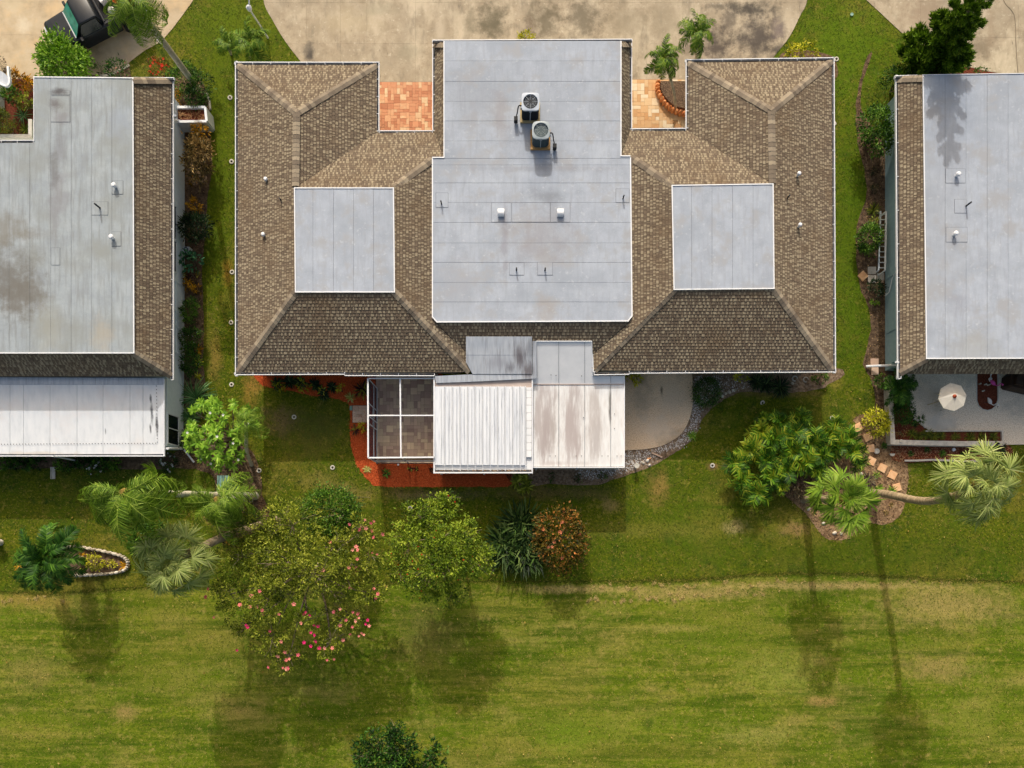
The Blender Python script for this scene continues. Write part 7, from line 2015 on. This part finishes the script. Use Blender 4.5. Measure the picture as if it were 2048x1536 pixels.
# sprinkler rings
M_ring = mk("pale_concrete_ring", [lin(190, 184, 170), lin(214, 208, 196)], scale=10, rough=.9)
ringm = MB(); ringm.lathe((0, 0, 0), [(.12, 0), (.12, .035), (.105, .045), (.065, .045), (.055, .01)], 16); ring_me = ringm.mesh("collar", M_ring)
headm = MB(); headm.disc((0, 0, 0), .03, .03, 10); head_me = headm.mesh("spray_head", M_black)
rl = ["ring beside the top left roof corner", "ring between left side path and middle house, second from top", "ring in the dry patch between the two left houses", "ring just above the rear roof corner strip on the left", "ring below the rear left roof corner",
      "largest ring in the shaded rear lawn", "ring in the lawn left of the rust mulch curve", "ring beside the small queen palm", "ring left of the light green tree", "ring left of the bright green thicket", "ring above the stepping stones", "ring at the top right roof corner",
      "ring against the right gutter of the middle house", "tilted ring in the shadow behind the right wing"]
for (x, y), lb in zip(soil_ring_px, rl):
    v = W(x, y, .03)
    o = empty("sprinkler", (v.x, v.y, 0), "pale concrete sprinkler " + lb, "sprinkler", "sprinkler rings in the lawn")
    link("collar", ring_me, o); link("spray_head", head_me, o, (0, 0, .01))
    if lb.startswith("tilted"): o.rotation_euler = (.5, .3, 0)
# umbrella
um = empty("patio_umbrella", W(1908, 793, 0), "cream octagonal umbrella on the right patio", "umbrella")
M_canvas = mk("cream_canvas", [lin(222, 214, 198), lin(234, 227, 213)], scale=6, rough=.8, trans=.2)
off = W(1908, 793, 2.2) - um.location; off.z = 0
um.location = W(1908, 793, 2.2); um.location.z = 0
R_u = 28.5 / (F / (CAM_H - 2.1)); b = MB()
for k in range(8):
    a0, a1 = math.pi / 4 * k + .12, math.pi / 4 * (k + 1) + .12
    q = MB(); q.add([(0, 0, 2.26), (R_u * math.cos(a0), R_u * math.sin(a0), 2.08), (R_u * math.cos(a1), R_u * math.sin(a1), 2.08)], [(0, 1, 2)])
    q.add([(R_u * math.cos(a0), R_u * math.sin(a0), 2.08), (R_u * math.cos(a0), R_u * math.sin(a0), 2.02), (R_u * math.cos(a1), R_u * math.sin(a1), 2.02), (R_u * math.cos(a1), R_u * math.sin(a1), 2.08)], [(0, 1, 2, 3)])
    q.build("canopy_panel", M_canvas, um)
b = MB(); b.disc((0, 0, 0), .02, 2.24, 8); b.build("pole", M_stand, um)
b = MB(); b.lathe((0, 0, 0), [(.10, 2.24), (.09, 2.28), (.03, 2.34), (.001, 2.38)], 10); b.build("finial", mk("red_brown_wood", [lin(150, 60, 34), lin(180, 84, 50)], rough=.6), um)
for (x, y, a_, lb) in [(1884, 791, 3.0, "cream chair peeking out left of the umbrella"), (1890, 810, 4.0, "cream chair peeking out lower left of the umbrella")]:
    v = W(x, y, .8); ch = empty("garden_chair", (v.x + .18, v.y + .05, 0), lb, "chair", "cream chairs beside the umbrella", rz=a_)
    b = MB(); b.box((-.05, 0, .44), (.34, .36, .03)); b.build("seat", M_canvas, ch)
    b = MB(); b.bar((.13, -.17, .8), (.13, .17, .8), .03, .10); b.bar((.12, -.17, .6), (.12, .17, .6), .03, .06); b.build("backrest", M_canvas, ch)
    for sx, sy in ((.12, .16), (.12, -.16), (-.2, .16), (-.2, -.16)):
        b = MB(); b.bar((sx, sy, 0), (sx, sy, .82 if sx > 0 else .44), .03, .03); b.build("leg", M_canvas, ch)
# brown covered furniture at the right edge
bc = W(2040, 765, .5); b = MB()
M_brownc = mk("brown_vinyl_cover", [lin(44, 30, 22), lin(66, 48, 36)], scale=4, rough=.6, bump=.3, bscale=8, bdist=.03)
rt = empty("covered_grill", (bc.x, bc.y, 0), "dark brown covered grill at the right edge of the patio", "covered grill", rz=-.2)
b.prism([(-.62, -.3), (-.5, -.38), (.8, -.42), (.8, .5), (-.4, .5), (-.66, .2)], 0, .8); b.build("cover", M_brownc, rt)
b = MB(); b.prism([(-.5, -.28), (.7, -.32), (.7, .4), (-.35, .4), (-.52, .1)], .8, 1.0); b.bar((-.1, -.38, 1.02), (-.15, .42, 1.02), .03, .03); b.bar((.3, -.4, 1.01), (.2, .42, 1.02), .03, .03); b.build("cover_top", M_brownc, rt)
# ornaments in the island bed: a pink flamingo, white heron, shells
M_flam = mk("magenta_flamingo_paint", [lin(196, 60, 150), lin(226, 96, 170)], rough=.5)
def bird(nm, lb, px, py, a, mat, s):
    v = W(px, py, .4); rt = empty(nm, (v.x, v.y, 0.02), lb, "garden ornament", rz=a)
    b = MB(); b.tube(smooth([(-.22 * s, 0, .42 * s), (-.1 * s, 0, .46 * s), (.05 * s, 0, .47 * s), (.16 * s, 0, .48 * s)], 3), [.015, .03, .05, .07, .085, .09, .085, .07, .05, .03][:10], 8); b.build("body", mat, rt)
    b = MB(); b.tube(smooth([(.14 * s, 0, .48 * s), (.26 * s, 0.04, .58 * s), (.22 * s, .10, .74 * s), (.30 * s, .12, .80 * s), (.36 * s, .10, .76 * s)], 4), .022, 6); b.build("neck", mat, rt)
    b = MB(); b.lathe((.33 * s, .12, .79 * s - .04), [(.001, 0), (.04, .03), (.035, .07), (.001, .09)], 8); b.build("head", mat, rt)
    b = MB(); b.bar((.36 * s, .10, .77 * s), (.43 * s, .07, .72 * s), .018, .02); b.build("beak", M_cable, rt)
    for sy in (-.03, .03):
        b = MB(); b.bar((0, sy, 0), (0, sy, .44 * s), .012, .012); b.build("leg", M_dpipe, rt)
bird("flamingo_statue", "magenta pink flamingo ornament on the edge of the red mulch bed", 1985, 766, -.9, M_flam, .9)
bird("heron_statue", "white heron ornament with yellow beak near the round end of the mulch bed", 1978, 803, -1.2, M_whitef, .95)
bird("egret_statue", "small white egret ornament beside the eave above the flamingo", 1984, 757, 1.4, M_whitef, .55)
for k, (x, y, lb) in enumerate([(1963, 768, "shell cluster ornament left of the flamingo"), (1970, 782, "little tan shell below the flamingo"), (1974, 769, "row of small white stones by the flamingo")]):
    v = W(x, y, .05); rt = empty("shell_ornament", (v.x, v.y, .02), lb, "garden ornament")
    for j in range(5 if k == 2 else 2): link("shell", rocks[j % 4], rt, (.07 * j - .1, .03 * math.sin(j * 2), 0), (0, 0, j), [.42] * 3)
# lamp post by the palms, utility box, splash block, odds and ends
lp = W(536, 76, 0)
pt_ = empty("lamp_post", lp, "white lamp post with curved head above the palms at top left", "lamp post")
tip = W(500, 20, 2.4) - lp
b = MB(); b.tube([(0, 0, 0), (tip.x * .6, tip.y * .6, 1.4), tuple(tip)], [.05, .045, .04], 8); b.build("pole", M_white, pt_)
b = MB(); b.lathe((tip.x, tip.y, tip.z), [(.06, -.05), (.12, .05), (.13, .18), (.05, .26), (.001, .28)], 10); b.build("lantern", M_white, pt_)
b = MB(); b.bar((tip.x, tip.y, tip.z + .1), W(498, -10, 2.9) - lp, .05, .05); b.build("arm", M_white, pt_)
ub = W(452, 966, .3); rt = empty("utility_box", (ub.x, ub.y, 0), "pale green utility cabinet under the drooping palm fronds", "utility box")
M_util = mk("pale_green_enamel", [lin(120, 158, 146), lin(146, 180, 166)], scale=4, rough=.5)
b = MB(); b.box((0, 0, .3), (.56, .66, .6), taper=.97); b.build("cabinet", M_util, rt)
b = MB(); b.box((0, 0, .62), (.6, .7, .04)); b.build("lid", M_util, rt)
v = W(106, 946, .05); rt = empty("splash_block", (v.x, v.y, 0), "narrow grey splash block at the foot of the left patio downspout", "splash block")
b = MB(); b.box((0, 0, .02), (.22, .6, .04)); b.bar((-.1, -.3, .06), (-.1, .3, .06), .03, .05); b.bar((.1, -.3, .06), (.1, .3, .06), .03, .05); b.bar((-.1, .28, .061), (.1, .28, .061), .03, .05); b.build("block", M_curb, rt)
v = W(372, 499, .4); rt = empty("hose_reel", (v.x, v.y, 0), "white hose reel box on the left house wall path", "hose reel")
b = MB(); b.box((0, 0, .2), (.34, .28, .4)); b.build("casing", M_frame, rt)
b = MB(); b.tube([(.1 * math.cos(a), .1 * math.sin(a), .42) for a in [k * .52 for k in range(13)]], .02, 5); b.build("hose", M_cable, rt)
for (x, y, r_, nm, lb, m) in [(1755, 902, .14, "ground_disc", "round white disc on the soil right of the third stepping stone", M_ring), (1786, 907, .13, "half_disc", "half buried white disc near the low patio wall corner", M_ring),
                              (1908, 899, .09, "ball_light", "white ball light in the middle of the red mulch strip", M_white), (1794, 884, .08, "pot_ring", "white ring ornament on the low wall corner", M_ring), (1977, 898, .06, "ball_light", "small white ball light at the right of the red mulch strip", M_white),
                              (1271, 933, .13, "mushroom_light", "cream mushroom light in the gravel by the lawn", M_ring), (-2, 1085, .33, "bird_bath", "round pale bird bath cut by the left edge", M_ring), (796, 929, .05, "path_light", "tiny white path light in the rust mulch", M_white),
                              (1705, 27, .08, "valve_cover", "round turquoise valve cover in the bright lawn at top right", M_util)]:
    v = W(x, y, .1); b = MB()
    hh = .45 if nm in ("bird_bath", "mushroom_light") else (.46 if nm == "pot_ring" else 0)
    if "ball" in nm: b.lathe((0, 0, 0), [(r_ * .5, 0), (r_, r_ * .7), (r_ * .9, r_ * 1.3), (.001, r_ * 1.8)], 12)
    elif nm == "half_disc": b.add([(0, 0, .07)] + [(r_ * math.cos(a), r_ * math.sin(a), .06) for a in [math.pi + k * math.pi / 9 for k in range(10)]] + [(r_ * math.cos(a), r_ * math.sin(a), .0) for a in [math.pi + k * math.pi / 9 for k in range(10)]], [(0, k, k + 1) for k in range(1, 10)] + [(k + 10, k + 11, k + 1, k) for k in range(1, 10)])
    else: b.lathe((0, 0, 0), [(r_ * .5, 0), (r_ * .35, hh * .7), (r_, hh + .01), (r_, hh + .05), (r_ * .72, hh + .055), (r_ * .6, hh + .02 + .03), (.001, hh + .045)], 18)
    o = b.build(nm, m, None, (v.x, v.y, 0)); tag(o, lb, nm.replace("_", " "))
for (x, y, a, L_, w_, m, nm, lb) in [(1314, 910, -.42, .62, .09, M_pink, "timber_offcut", "pinkish timber offcut lying in the white gravel"), (1298, 917, .15, .2, .08, M_coral, "broken_brick", "small orange brick piece beside the timber offcut"),
                                     (702, 816, 1.57, .24, .13, M_util, "valve_box", "pale green valve box lid at the corner of the small paved step"), (474, 975, .9, .3, .16, M_white, "white_rag", "crumpled white sheet beside the utility cabinet")]:
    v = W(x, y, .05); b = MB(); b.box((0, 0, .035), (L_, w_, .07), taper=.93); b.box((L_ * .1, 0, .075), (L_ * .5, w_ * .7, .015), taper=.8)
    tag(b.build(nm, m, None, (v.x, v.y, 0), rot=(0, 0, a)), lb, nm.split("_")[-1])
# coiled hoses under the right rear eave
for (x, y, lb) in [(1590, 757, "left pale hose coil under the right rear eave"), (1612, 759, "right pale hose coil under the right rear eave")]:
    v = W(x, y, .05); b = MB()
    for k, r_ in enumerate((.14, .11)): b.tube([(r_ * math.cos(a), r_ * math.sin(a), .03 + .02 * k) for a in [j * .45 for j in range(12)]], .014, 5)
    tag(b.build("hose_coil", M_ring, None, (v.x, v.y, 0)), lb, "hose")
